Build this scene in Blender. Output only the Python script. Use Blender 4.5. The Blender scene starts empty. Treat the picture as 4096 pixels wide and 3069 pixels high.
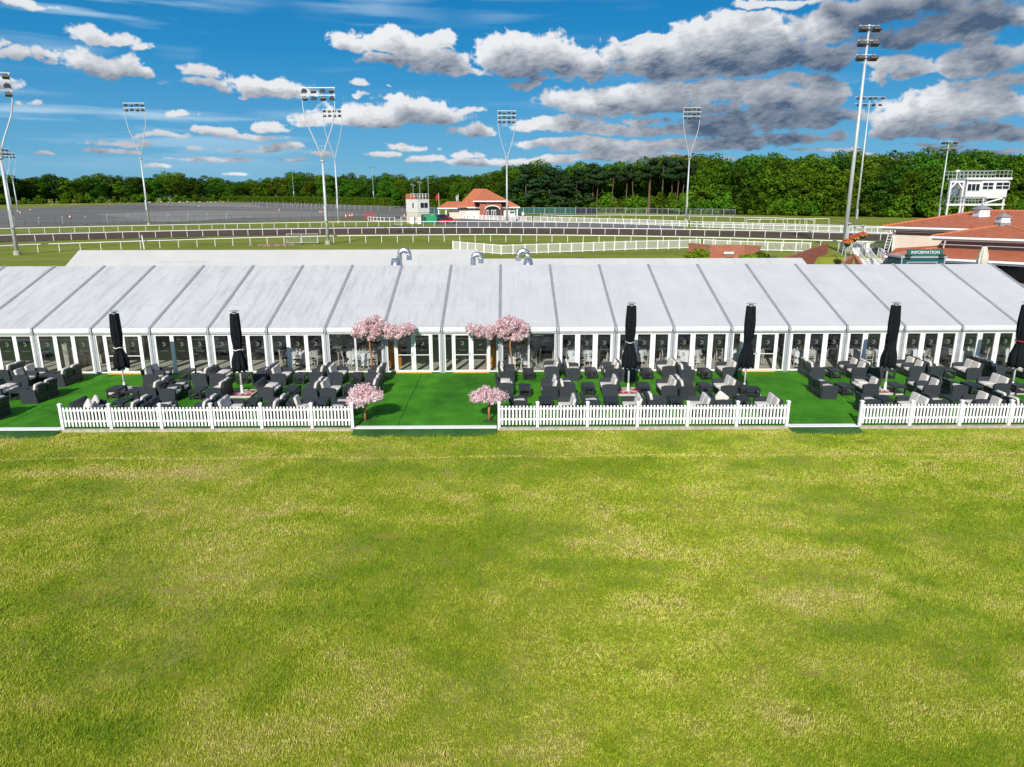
import bpy, math, random
import numpy as np
from mathutils import Vector, Matrix

R = math.radians
scene = bpy.context.scene
COL = scene.collection
random.seed(7)

# ---------------------------------------------------------------- surveyed camera station (metres)
F, TH, YA, RO, CH, CX = 2850.6, 0.257, 0.0085, -0.0018, 8.9424, 0.3163
EXPO = 0.18


def ray(x, y):
    a, b = x - 2048, y - 1534.5
    c, s = math.cos(-RO), math.sin(-RO)
    u, v = (a * c - b * s) / F, (a * s + b * c) / F
    fy = math.cos(TH) - v * math.sin(TH)
    fz = -math.sin(TH) - v * math.cos(TH)
    return (u * math.cos(YA) + fy * math.sin(YA), -u * math.sin(YA) + fy * math.cos(YA), fz)


def G(x, y, z=0.0):
    dx, dy, dz = ray(x, y)
    t = (z - CH) / dz
    return Vector((CX + dx * t, dy * t, z))


def zb(Y):                       # the racecourse ground behind the marquee climbs about 1 in 100
    return 0.9 + 0.01 * Y


def GB(x, y):
    dx, dy, dz = ray(x, y)
    t = (0.9 - CH) / (dz - 0.01 * dy)
    return Vector((CX + dx * t, dy * t, CH + dz * t))


def V(x, y, Y):
    dx, dy, dz = ray(x, y)
    t = Y / dy
    return Vector((CX + dx * t, Y, CH + dz * t))


# ---------------------------------------------------------------- mesh building
class MB:
    def __init__(self):
        self.v, self.f = [], []

    def add(self, vs, fs, M=None):
        n = len(self.v)
        self.v += [tuple(M @ Vector(p)) for p in vs] if M is not None else [tuple(p) for p in vs]
        self.f += [[i + n for i in q] for q in fs]
        return self

    def box(self, x0, x1, y0, y1, z0, z1, M=None):
        vs = [(x0, y0, z0), (x1, y0, z0), (x1, y1, z0), (x0, y1, z0), (x0, y0, z1), (x1, y0, z1), (x1, y1, z1), (x0, y1, z1)]
        return self.add(vs, [(0, 3, 2, 1), (4, 5, 6, 7), (0, 1, 5, 4), (1, 2, 6, 5), (2, 3, 7, 6), (3, 0, 4, 7)], M)

    def bar(self, p, q, w, h=None, up=(0, 0, 1)):
        p, q = Vector(p), Vector(q)
        h = h or w
        d = (q - p)
        L = d.length
        if L < 1e-6:
            return self
        d.normalize()
        u = Vector(up)
        if abs(d.dot(u)) > .98:
            u = Vector((0, 1, 0))
        s = d.cross(u).normalized()
        u = s.cross(d)
        M = Matrix((s, d, u)).transposed().to_4x4()
        M.translation = p
        return self.box(-w / 2, w / 2, 0, L, -h / 2, h / 2, M)

    def tube(self, pts, r, n=8, r1=None, cap=True):
        pts = [Vector(p) for p in pts]
        r1 = r if r1 is None else r1
        rings = []
        for i, p in enumerate(pts):
            d = (pts[min(i + 1, len(pts) - 1)] - pts[max(i - 1, 0)]).normalized()
            u = Vector((0, 0, 1)) if abs(d.z) < .95 else Vector((0, 1, 0))
            s = d.cross(u).normalized()
            u = s.cross(d)
            rr = r + (r1 - r) * i / max(1, len(pts) - 1)
            rings.append([p + (s * math.cos(2 * math.pi * k / n) + u * math.sin(2 * math.pi * k / n)) * rr for k in range(n)])
        vs = [q for ring in rings for q in ring]
        fs = [(i * n + k, i * n + (k + 1) % n, (i + 1) * n + (k + 1) % n, (i + 1) * n + k) for i in range(len(pts) - 1) for k in range(n)]
        if cap:
            fs += [tuple(reversed(range(n))), tuple(range((len(pts) - 1) * n, len(pts) * n))]
        return self.add(vs, fs)

    def lathe(self, prof, n=16, c=(0, 0, 0), wave=None):
        vs, fs = [], []
        for j, (r, z) in enumerate(prof):
            for k in range(n):
                a = 2 * math.pi * k / n
                rr = r * (wave(a, z) if wave else 1)
                vs.append((c[0] + rr * math.cos(a), c[1] + rr * math.sin(a), c[2] + z))
        for j in range(len(prof) - 1):
            for k in range(n):
                fs.append((j * n + k, j * n + (k + 1) % n, (j + 1) * n + (k + 1) % n, (j + 1) * n + k))
        fs.append(tuple(reversed(range(n))))
        fs.append(tuple(range((len(prof) - 1) * n, len(prof) * n)))
        return self.add(vs, fs)

    def prism(self, poly, axis, a, b, M=None):
        """poly: 2-D outline; axis 'y': outline is (x, z) swept from y=a to b; 'x': outline is (y, z); 'z': (x, y)."""
        def P(q, t):
            return {'y': (q[0], t, q[1]), 'x': (t, q[0], q[1]), 'z': (q[0], q[1], t)}[axis]
        n = len(poly)
        vs = [P(q, a) for q in poly] + [P(q, b) for q in poly]
        fs = [tuple(range(n)), tuple(reversed(range(n, 2 * n)))]
        fs += [(i, (i + 1) % n, n + (i + 1) % n, n + i) for i in range(n)]
        return self.add(vs, fs, M)

    def pad(self, sx, sy, sz, M=None, e=.45, nu=14, nv=7, k1=.5, k2=.8):
        """a plump cushion: superellipsoid"""
        def sp(t, k):
            return math.copysign(abs(t) ** k, t)
        vs, fs = [], []
        for j in range(nv + 1):
            ph = -math.pi / 2 + math.pi * j / nv
            for i in range(nu):
                th = 2 * math.pi * i / nu
                vs.append((sx / 2 * sp(math.cos(ph), k1) * sp(math.cos(th), e), sy / 2 * sp(math.cos(ph), k1) * sp(math.sin(th), e), sz / 2 * sp(math.sin(ph), k2)))
        for j in range(nv):
            for i in range(nu):
                fs.append((j * nu + i, j * nu + (i + 1) % nu, (j + 1) * nu + (i + 1) % nu, (j + 1) * nu + i))
        return self.add(vs, fs, M)

    def face(self, pts):
        return self.add(pts, [tuple(range(len(pts)))])

    def build(self, name, mat, parent=None, smooth=False, loc=None):
        me = bpy.data.meshes.new(name)
        me.from_pydata(self.v, [], self.f)
        if smooth:
            me.polygons.foreach_set('use_smooth', [True] * len(me.polygons))
        me.materials.append(mat)
        me.update()
        o = bpy.data.objects.new(name, me)
        COL.objects.link(o)
        if parent is not None:
            o.parent = parent
        if loc is not None:
            o.location = loc
        return o


def fixn(o):
    import bmesh
    bm = bmesh.new()
    bm.from_mesh(o.data)
    bmesh.ops.recalc_face_normals(bm, faces=bm.faces)
    bm.to_mesh(o.data)
    bm.free()
    return o


def tag(o, label=None, cat=None, group=None, kind=None):
    if label:
        o['label'] = label
    if cat:
        o['category'] = cat
    if group:
        o['group'] = group
    if kind:
        o['kind'] = kind
    return o


def thing(name, label, cat, loc=(0, 0, 0), rz=0.0, group=None):
    o = bpy.data.objects.new(name, None)
    COL.objects.link(o)
    o.location = loc
    o.rotation_euler = (0, 0, rz)
    return tag(o, label, cat, group)


def dup(root, loc, rz=0.0, label=None, group=None, scale=None):
    def cp(o, par):
        c = o.copy()
        COL.objects.link(c)
        if par is not None:
            c.parent = par
        for ch in kids.get(o.name, ()):
            cp(ch, c)
        return c
    kids = {}

    def walk(o):
        kids[o.name] = list(o.children)
        for ch in o.children:
            walk(ch)
    walk(root)
    r = cp(root, None)
    r.location = loc
    r.rotation_euler = (0, 0, rz)
    if scale is not None:
        r.scale = scale
    if label:
        r['label'] = label
    if group:
        r['group'] = group
    return r


ORD = 'first second third fourth fifth sixth seventh eighth ninth tenth eleventh twelfth thirteenth fourteenth fifteenth sixteenth seventeenth eighteenth nineteenth twentieth'.split()


def nth(i):
    return ORD[i] if i < len(ORD) else 'far'


# ---------------------------------------------------------------- materials
def nodes_of(name):
    m = bpy.data.materials.new(name)
    m.use_nodes = True
    return m, m.node_tree.nodes, m.node_tree.links, m.node_tree.nodes['Principled BSDF']


def mat(name, col, rough=.6, metal=0.0, col2=None, scale=6.0, stretch=(1, 1, 1), detail=4, lo=.35, hi=.65, bump=0.0, bscale=None, coord='Object', spec=.5, rnd=0.0):
    m, N, L, bs = nodes_of(name)
    bs.inputs['Roughness'].default_value = rough
    bs.inputs['Metallic'].default_value = metal
    bs.inputs['Specular IOR Level'].default_value = spec
    bs.inputs['Base Color'].default_value = (*col, 1)
    out = None
    if col2 or bump:
        if coord == 'World':
            src = N.new('ShaderNodeNewGeometry').outputs['Position']
        else:
            src = N.new('ShaderNodeTexCoord').outputs[coord]
        mp = N.new('ShaderNodeMapping')
        mp.inputs['Scale'].default_value = stretch
        L.new(src, mp.inputs['Vector'])
    if col2:
        nz = N.new('ShaderNodeTexNoise')
        nz.inputs['Scale'].default_value = scale
        nz.inputs['Detail'].default_value = detail
        nz.inputs['Roughness'].default_value = .62
        L.new(mp.outputs[0], nz.inputs['Vector'])
        rp = N.new('ShaderNodeValToRGB')
        rp.color_ramp.elements[0].position = lo
        rp.color_ramp.elements[0].color = (*col, 1)
        rp.color_ramp.elements[1].position = hi
        rp.color_ramp.elements[1].color = (*col2, 1)
        L.new(nz.outputs['Fac'], rp.inputs['Fac'])
        out = rp.outputs['Color']
    if rnd:
        oi = N.new('ShaderNodeObjectInfo')
        hs = N.new('ShaderNodeHueSaturation')
        mr = N.new('ShaderNodeMapRange')
        mr.inputs['To Min'].default_value = 1 - rnd
        mr.inputs['To Max'].default_value = 1 + rnd
        L.new(oi.outputs['Random'], mr.inputs['Value'])
        L.new(mr.outputs[0], hs.inputs['Value'])
        if out is not None:
            L.new(out, hs.inputs['Color'])
        else:
            hs.inputs['Color'].default_value = (*col, 1)
        out = hs.outputs['Color']
    if out is not None:
        L.new(out, bs.inputs['Base Color'])
    if bump:
        b = N.new('ShaderNodeBump')
        b.inputs['Strength'].default_value = bump
        b.inputs['Distance'].default_value = .02
        n2 = N.new('ShaderNodeTexNoise')
        n2.inputs['Scale'].default_value = bscale or scale * 3
        n2.inputs['Detail'].default_value = 5
        L.new(mp.outputs[0], n2.inputs['Vector'])
        L.new(n2.outputs['Fac'], b.inputs['Height'])
        L.new(b.outputs[0], bs.inputs['Normal'])
    return m


def rattan(name, col, col2):
    m, N, L, bs = nodes_of(name)
    bs.inputs['Roughness'].default_value = .5
    tc = N.new('ShaderNodeTexCoord')
    w = N.new('ShaderNodeTexWave')
    w.bands_direction = 'X'
    w.inputs['Scale'].default_value = 7.5
    w.inputs['Distortion'].default_value = .4
    w2 = N.new('ShaderNodeTexWave')
    w2.bands_direction = 'Z'
    w2.inputs['Scale'].default_value = 11.0
    ad = N.new('ShaderNodeMath')
    ad.operation = 'MULTIPLY_ADD'
    ad.inputs[1].default_value = .35
    for x in (w, w2):
        L.new(tc.outputs['Object'], x.inputs['Vector'])
    L.new(w2.outputs['Fac'], ad.inputs[0])
    L.new(w.outputs['Fac'], ad.inputs[2])
    rp = N.new('ShaderNodeValToRGB')
    rp.color_ramp.elements[0].position = .25
    rp.color_ramp.elements[0].color = (*col, 1)
    rp.color_ramp.elements[1].position = 1.1 if False else 1.0
    rp.color_ramp.elements[1].color = (*col2, 1)
    L.new(ad.outputs[0], rp.inputs['Fac'])
    hs = N.new('ShaderNodeHueSaturation')
    oi = N.new('ShaderNodeObjectInfo')
    mr = N.new('ShaderNodeMapRange')
    mr.inputs['To Min'].default_value = .8
    mr.inputs['To Max'].default_value = 1.25
    L.new(oi.outputs['Random'], mr.inputs['Value'])
    L.new(mr.outputs[0], hs.inputs['Value'])
    L.new(rp.outputs['Color'], hs.inputs['Color'])
    L.new(hs.outputs[0], bs.inputs['Base Color'])
    b = N.new('ShaderNodeBump')
    b.inputs['Strength'].default_value = .6
    b.inputs['Distance'].default_value = .01
    L.new(ad.outputs[0], b.inputs['Height'])
    L.new(b.outputs[0], bs.inputs['Normal'])
    return m


def brickmat(name, c1, c2, mortar, scale, w=.5, h=.25, coord='Object', rot=(0, 0, 0), msize=.02):
    m, N, L, bs = nodes_of(name)
    bs.inputs['Roughness'].default_value = .8
    tc = N.new('ShaderNodeTexCoord')
    mp = N.new('ShaderNodeMapping')
    mp.inputs['Rotation'].default_value = rot
    L.new(tc.outputs[coord], mp.inputs['Vector'])
    bk = N.new('ShaderNodeTexBrick')
    bk.inputs['Color1'].default_value = (*c1, 1)
    bk.inputs['Color2'].default_value = (*c2, 1)
    bk.inputs['Mortar'].default_value = (*mortar, 1)
    bk.inputs['Scale'].default_value = scale
    bk.inputs['Mortar Size'].default_value = msize
    bk.inputs['Brick Width'].default_value = w
    bk.inputs['Row Height'].default_value = h
    L.new(mp.outputs[0], bk.inputs['Vector'])
    nz = N.new('ShaderNodeTexNoise')
    nz.inputs['Scale'].default_value = .9
    nz.inputs['Detail'].default_value = 5
    L.new(tc.outputs[coord], nz.inputs['Vector'])
    mx = N.new('ShaderNodeMixRGB')
    mx.blend_type = 'MULTIPLY'
    mx.inputs['Fac'].default_value = .55
    L.new(bk.outputs['Color'], mx.inputs['Color1'])
    L.new(nz.outputs['Color'], mx.inputs['Color2'])
    hs = N.new('ShaderNodeHueSaturation')
    hs.inputs['Value'].default_value = 1.35
    L.new(mx.outputs[0], hs.inputs['Color'])
    L.new(hs.outputs[0], bs.inputs['Base Color'])
    b = N.new('ShaderNodeBump')
    b.inputs['Strength'].default_value = .5
    b.inputs['Distance'].default_value = .02
    L.new(bk.outputs['Fac'], b.inputs['Height'])
    L.new(b.outputs[0], bs.inputs['Normal'])
    return m


def glassmat(name, tint, refl=1.0):
    m = bpy.data.materials.new(name)
    m.use_nodes = True
    N, L = m.node_tree.nodes, m.node_tree.links
    N.clear()
    o = N.new('ShaderNodeOutputMaterial')
    mix = N.new('ShaderNodeMixShader')
    t = N.new('ShaderNodeBsdfTransparent')
    t.inputs['Color'].default_value = (*tint, 1)
    g = N.new('ShaderNodeBsdfGlossy')
    g.inputs['Roughness'].default_value = .02
    fr = N.new('ShaderNodeFresnel')
    fr.inputs['IOR'].default_value = 1.5
    L.new(fr.outputs[0], mix.inputs['Fac'])
    L.new(t.outputs[0], mix.inputs[1])
    L.new(g.outputs[0], mix.inputs[2])
    L.new(mix.outputs[0], o.inputs['Surface'])
    return m


def leafmat(name, c1, c2, scale=.35, rnd=.3, trans=.25):
    m = bpy.data.materials.new(name)
    m.use_nodes = True
    N, L = m.node_tree.nodes, m.node_tree.links
    N.clear()
    o = N.new('ShaderNodeOutputMaterial')
    geo = N.new('ShaderNodeNewGeometry')
    nz = N.new('ShaderNodeTexNoise')
    nz.inputs['Scale'].default_value = scale
    nz.inputs['Detail'].default_value = 3
    L.new(geo.outputs['Position'], nz.inputs['Vector'])
    ad = N.new('ShaderNodeMath')
    ad.operation = 'MULTIPLY_ADD'
    ad.inputs[1].default_value = .5
    L.new(geo.outputs['Random Per Island'], ad.inputs[0])
    L.new(nz.outputs['Fac'], ad.inputs[2])
    rp = N.new('ShaderNodeValToRGB')
    rp.color_ramp.elements[0].position = .45
    rp.color_ramp.elements[0].color = (*c1, 1)
    rp.color_ramp.elements[1].position = 1.0
    rp.color_ramp.elements[1].color = (*c2, 1)
    L.new(ad.outputs[0], rp.inputs['Fac'])
    hs = N.new('ShaderNodeHueSaturation')
    oi = N.new('ShaderNodeObjectInfo')
    mr = N.new('ShaderNodeMapRange')
    mr.inputs['To Min'].default_value = 1 - rnd
    mr.inputs['To Max'].default_value = 1 + rnd
    mh = N.new('ShaderNodeMapRange')
    mh.inputs['To Min'].default_value = .5 - rnd * .09
    mh.inputs['To Max'].default_value = .5 + rnd * .06
    L.new(oi.outputs['Random'], mr.inputs['Value'])
    L.new(oi.outputs['Random'], mh.inputs['Value'])
    L.new(mr.outputs[0], hs.inputs['Value'])
    L.new(mh.outputs[0], hs.inputs['Hue'])
    L.new(rp.outputs['Color'], hs.inputs['Color'])
    d = N.new('ShaderNodeBsdfDiffuse')
    tr = N.new('ShaderNodeBsdfTranslucent')
    mx = N.new('ShaderNodeMixShader')
    mx.inputs['Fac'].default_value = trans
    L.new(hs.outputs[0], d.inputs['Color'])
    L.new(hs.outputs[0], tr.inputs['Color'])
    L.new(d.outputs[0], mx.inputs[1])
    L.new(tr.outputs[0], mx.inputs[2])
    L.new(mx.outputs[0], o.inputs['Surface'])
    return m


M = {}
M['white'] = mat('white_pvc', (.80, .80, .79), .45)
M['white_old'] = mat('weathered_white_paint', (.74, .74, .72), .6, col2=(.64, .64, .62), scale=3)
M['alu'] = mat('anodised_aluminium', (.50, .52, .54), .45, .35, col2=(.42, .44, .46), scale=2)
M['alu_dark'] = mat('dull_roof_beam', (.27, .28, .29), .6, .2, col2=(.34, .35, .36), scale=3)
M['steel'] = mat('galvanised_steel', (.42, .45, .47), .5, .35, col2=(.52, .54, .55), scale=4)
M['mast'] = mat('galvanised_mast', (.50, .53, .55), .5, .25, col2=(.58, .61, .62), scale=1.5)
M['shiny'] = mat('spiral_duct_metal', (.62, .64, .66), .28, .9)
M['black'] = mat('black_metal', (.025, .026, .028), .5)
M['dark_grey'] = mat('dark_grey_metal', (.07, .075, .08), .5)
M['rattan'] = rattan('charcoal_rattan', (.010, .012, .015), (.040, .047, .057))
M['table'] = mat('charcoal_table', (.016, .018, .022), .5, col2=(.030, .034, .040), scale=5, rnd=.2, spec=.35)
M['cushion'] = mat('oatmeal_cushion', (.64, .60, .54), .85, col2=(.57, .535, .48), scale=4, bump=.25, bscale=14, rnd=.06)
M['canvas'] = mat('black_canvas', (.006, .007, .009), .8, col2=(.011, .012, .014), scale=5, spec=.12)
M['cream_canvas'] = mat('cream_canvas', (.62, .58, .48), .85, col2=(.52, .48, .40), scale=2)
M['strap'] = mat('white_strap', (.7, .68, .62), .7)
M['red'] = mat('red_slab', (.46, .012, .02), .6, col2=(.36, .01, .018), scale=8)
M['slab'] = mat('pale_slab_edge', (.55, .54, .50), .75, col2=(.45, .44, .41), scale=6)
M['sill'] = mat('yellow_threshold', (.72, .36, .05), .6)
M['oak'] = mat('varnished_oak', (.58, .24, .03), .4, col2=(.46, .18, .025), scale=3, stretch=(1, 1, .15))
M['trunk_wood'] = mat('pale_trunk', (.40, .19, .07), .75, col2=(.26, .11, .04), scale=7, stretch=(1, 1, .4), bump=.5)
M['bark'] = mat('bark', (.10, .075, .055), .9, col2=(.05, .04, .03), scale=4, stretch=(1, 1, .3))
M['pine_bark'] = mat('pine_bark', (.20, .115, .075), .9, col2=(.11, .07, .05), scale=4, stretch=(1, 1, .3))
M['lime_chair'] = mat('limewash_chair', (.62, .56, .50), .5)
M['cloth'] = mat('white_linen', (.72, .73, .78), .85)
M['navy'] = mat('navy_seat_pad', (.02, .022, .03), .8)
M['floor_in'] = mat('grey_carpet', (.54, .50, .44), .95, col2=(.46, .43, .38), scale=9, coord='World')
M['lining'] = mat('olive_lining', (.13, .135, .09), .9)
M['drape'] = mat('ivory_drape', (.58, .55, .47), .85)
M['glass'] = glassmat('door_glass', (.93, .95, .94))
M['dark_glass'] = mat('dark_window', (.012, .015, .02), .06)
M['etch'] = mat('frosted_emblem', (.20, .21, .20), .8, spec=.1)
M['concrete'] = mat('kerb_concrete', (.50, .45, .36), .9, col2=(.32, .29, .22), scale=5, bump=.4, coord='World')
M['paving'] = mat('grey_paving', (.30, .29, .27), .9, col2=(.22, .215, .20), scale=.7, coord='World')
M['line_white'] = mat('white_edge_paint', (.86, .86, .83), .7, col2=(.76, .77, .73), scale=9, coord='World')
M['brick'] = brickmat('red_brick', (.42, .115, .06), (.33, .085, .05), (.36, .26, .20), 2.2, rot=(R(90), 0, 0))
M['coping'] = mat('sandstone_coping', (.46, .27, .13), .9, col2=(.36, .2, .1), scale=3)
M['roof_tile'] = brickmat('clay_roof_tile', (.50, .155, .070), (.41, .115, .052), (.22, .06, .03), 1.5, w=.55, h=.5, msize=.03)
M['tile_plain'] = mat('clay_tile_far', (.48, .15, .07), .85, col2=(.38, .11, .05), scale=1.4, stretch=(1, 1, 3))
M['ridge_tile'] = mat('clay_ridge_tile', (.62, .22, .09), .8, col2=(.5, .16, .07), scale=2.5)
M['render'] = mat('cream_render', (.66, .60, .49), .9, col2=(.58, .53, .43), scale=1)
M['grey_wall'] = mat('grey_render', (.26, .25, .24), .9)
M['green_sign'] = mat('bottle_green_sign', (.018, .115, .095), .5)
M['letter'] = mat('sign_letter', (.80, .80, .77), .5)
M['teal_panel'] = mat('teal_panel', (.012, .09, .10), .35)
M['gen_green'] = mat('generator_green', (.012, .27, .12), .45)
M['green_net'] = mat('green_scrim', (.02, .085, .07), .9)
M['navy_net'] = mat('navy_scrim', (.02, .025, .035), .9)
M['red_paint'] = mat('red_paint', (.55, .015, .02), .35)
M['navy_paint'] = mat('navy_car_paint', (.012, .016, .03), .25)
M['tyre'] = mat('tyre', (.02, .02, .02), .85)
M['orange'] = mat('cone_orange', (.75, .09, .04), .6)
M['lead'] = mat('lead_grey', (.24, .25, .26), .7)
M['flower_red'] = mat('red_bedding_flower', (.60, .03, .02), .7, col2=(.72, .12, .06), scale=9)
M['flower_yellow'] = mat('yellow_bedding_flower', (.62, .44, .03), .7)
M['soil'] = mat('dry_soil', (.20, .135, .085), .95, col2=(.30, .21, .14), scale=6, bump=.8, bscale=14)
M['blossom'] = leafmat('pink_blossom', (.66, .36, .38), (.95, .85, .85), 2.5, .05, .3)
M['leaf_mid'] = leafmat('broadleaf', (.020, .066, .005), (.095, .215, .016))
M['leaf_dark'] = leafmat('dark_broadleaf', (.012, .040, .005), (.056, .125, .014))
M['leaf_olive'] = leafmat('olive_broadleaf', (.030, .070, .005), (.135, .225, .014))
M['leaf_pine'] = leafmat('pine_needles', (.010, .032, .010), (.048, .090, .034), rnd=.2)
M['leaf_bush'] = leafmat('scrub_leaf', (.026, .074, .005), (.13, .25, .016))
M['leaf_hedge'] = leafmat('hedge_leaf', (.030, .070, .005), (.12, .20, .014), rnd=.1)
M['leaf_lime'] = leafmat('lime_shrub_leaf', (.09, .18, .01), (.28, .40, .03), 2.0, .1)


def roofmat():
    m, N, L, bs = nodes_of('marquee_pvc')
    bs.inputs['Roughness'].default_value = .55
    geo = N.new('ShaderNodeNewGeometry')
    sp = N.new('ShaderNodeSeparateXYZ')
    L.new(geo.outputs['Position'], sp.inputs[0])

    def noise(scale, st, det=5, rough=.6):
        mp = N.new('ShaderNodeMapping')
        mp.inputs['Scale'].default_value = st
        L.new(geo.outputs['Position'], mp.inputs['Vector'])
        n = N.new('ShaderNodeTexNoise')
        n.inputs['Scale'].default_value = scale
        n.inputs['Detail'].default_value = det
        n.inputs['Roughness'].default_value = rough
        L.new(mp.outputs[0], n.inputs['Vector'])
        return n.outputs['Fac']

    def ramp(src, a, b, c0, c1):
        r = N.new('ShaderNodeValToRGB')
        r.color_ramp.elements[0].position = a
        r.color_ramp.elements[0].color = (*c0, 1)
        r.color_ramp.elements[1].position = b
        r.color_ramp.elements[1].color = (*c1, 1)
        L.new(src, r.inputs['Fac'])
        return r.outputs['Color']

    def mul(a, b, fac):
        x = N.new('ShaderNodeMixRGB')
        x.blend_type = 'MULTIPLY'
        x.inputs['Fac'].default_value = fac
        L.new(a, x.inputs['Color1'])
        L.new(b, x.inputs['Color2'])
        return x.outputs[0]
    base = ramp(noise(.5, (1, .6, 1)), .3, .7, (.545, .55, .545), (.61, .615, .61))
    streak = ramp(noise(2.2, (1.6, .16, .16)), .30, .52, (.78, .78, .76), (1, 1, 1))
    stain = ramp(noise(5.0, (1, .35, .35), 7, .72), .30, .47, (.80, .79, .76), (1, 1, 1))
    # the left half of the tent has not been washed as recently as the right half
    mr = N.new('ShaderNodeMapRange')
    mr.inputs['From Min'].default_value = -8
    mr.inputs['From Max'].default_value = 6
    mr.inputs['To Min'].default_value = .85
    mr.inputs['To Max'].default_value = .18
    L.new(sp.outputs['X'], mr.inputs['Value'])
    mixs = N.new('ShaderNodeMixRGB')
    mixs.blend_type = 'MULTIPLY'
    L.new(mr.outputs[0], mixs.inputs['Fac'])
    L.new(base, mixs.inputs['Color1'])
    L.new(mul(streak, stain, 1), mixs.inputs['Color2'])
    # cross welds where the strips of fabric are joined
    md = N.new('ShaderNodeMath')
    md.operation = 'PINGPONG'
    md.inputs[1].default_value = 1.25
    ad = N.new('ShaderNodeMath')
    ad.operation = 'SUBTRACT'
    ad.inputs[1].default_value = 36.36
    L.new(sp.outputs['Y'], ad.inputs[0])
    L.new(ad.outputs[0], md.inputs[0])
    seam = ramp(md.outputs[0], .012, .03, (.86, .86, .86), (1, 1, 1))
    fin = mul(mixs.outputs[0], seam, .8)
    L.new(fin, bs.inputs['Base Color'])
    b = N.new('ShaderNodeBump')
    b.inputs['Strength'].default_value = .5
    b.inputs['Distance'].default_value = .08
    L.new(noise(1.2, (1.3, .5, 1), 4), b.inputs['Height'])
    L.new(b.outputs[0], bs.inputs['Normal'])
    tl = N.new('ShaderNodeBsdfTranslucent')
    L.new(fin, tl.inputs['Color'])
    mx = N.new('ShaderNodeMixShader')
    mx.inputs['Fac'].default_value = .07
    L.new(bs.outputs[0], mx.inputs[1])
    L.new(tl.outputs[0], mx.inputs[2])
    L.new(mx.outputs[0], N['Material Output'].inputs['Surface'])
    return m


M['roof'] = roofmat()
M['roof_far'] = mat('annexe_pvc', (.54, .535, .505), .6, col2=(.49, .485, .46), scale=.5, coord='World')
M['valance'] = mat('white_valance', (.82, .82, .82), .5, col2=(.74, .74, .74), scale=1.1, stretch=(2.5, 1, .6), coord='World', bump=.5, bscale=2.0)


def groundmat(name, cols, rough=.95, scales=(.12, .9, 9.0), fine=1.0, bump=.5, st=(1, 1, 1)):
    """cols: dark, mid, light, bare; patchy turf or soil in world metres"""
    m, N, L, bs = nodes_of(name)
    bs.inputs['Roughness'].default_value = rough
    bs.inputs['Specular IOR Level'].default_value = .2
    geo = N.new('ShaderNodeNewGeometry')
    mp = N.new('ShaderNodeMapping')
    mp.inputs['Scale'].default_value = st
    L.new(geo.outputs['Position'], mp.inputs['Vector'])
    ns = []
    for s in scales:
        n = N.new('ShaderNodeTexNoise')
        n.inputs['Scale'].default_value = s
        n.inputs['Detail'].default_value = 6
        n.inputs['Roughness'].default_value = .65
        L.new(mp.outputs[0], n.inputs['Vector'])
        ns.append(n.outputs['Fac'])
    a = N.new('ShaderNodeMath')
    a.operation = 'MULTIPLY_ADD'
    a.inputs[1].default_value = .6
    L.new(ns[1], a.inputs[0])
    L.new(ns[0], a.inputs[2])
    b = N.new('ShaderNodeMath')
    b.operation = 'MULTIPLY_ADD'
    b.inputs[1].default_value = .5 * fine
    L.new(ns[2], b.inputs[0])
    L.new(a.outputs[0], b.inputs[2])
    rp = N.new('ShaderNodeValToRGB')
    c = .5 + .3 + .25 * fine
    rp.color_ramp.elements[0].position = (c - .22) / 1.5
    rp.color_ramp.elements[0].color = (*cols[0], 1)
    rp.color_ramp.elements[1].position = (c + .26) / 1.5
    rp.color_ramp.elements[1].color = (*cols[-1], 1)
    for i, k in enumerate(cols[1:-1]):
        e = rp.color_ramp.elements.new((c - .22 + .48 * (i + 1) / (len(cols) - 1)) / 1.5)
        e.color = (*k, 1)
    sc = N.new('ShaderNodeMath')
    sc.operation = 'DIVIDE'
    sc.inputs[1].default_value = 1.5
    L.new(b.outputs[0], sc.inputs[0])
    L.new(sc.outputs[0], rp.inputs['Fac'])
    L.new(rp.outputs['Color'], bs.inputs['Base Color'])
    bp = N.new('ShaderNodeBump')
    bp.inputs['Strength'].default_value = bump
    bp.inputs['Distance'].default_value = .08
    L.new(ns[2], bp.inputs['Height'])
    L.new(bp.outputs[0], bs.inputs['Normal'])
    return m


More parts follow.
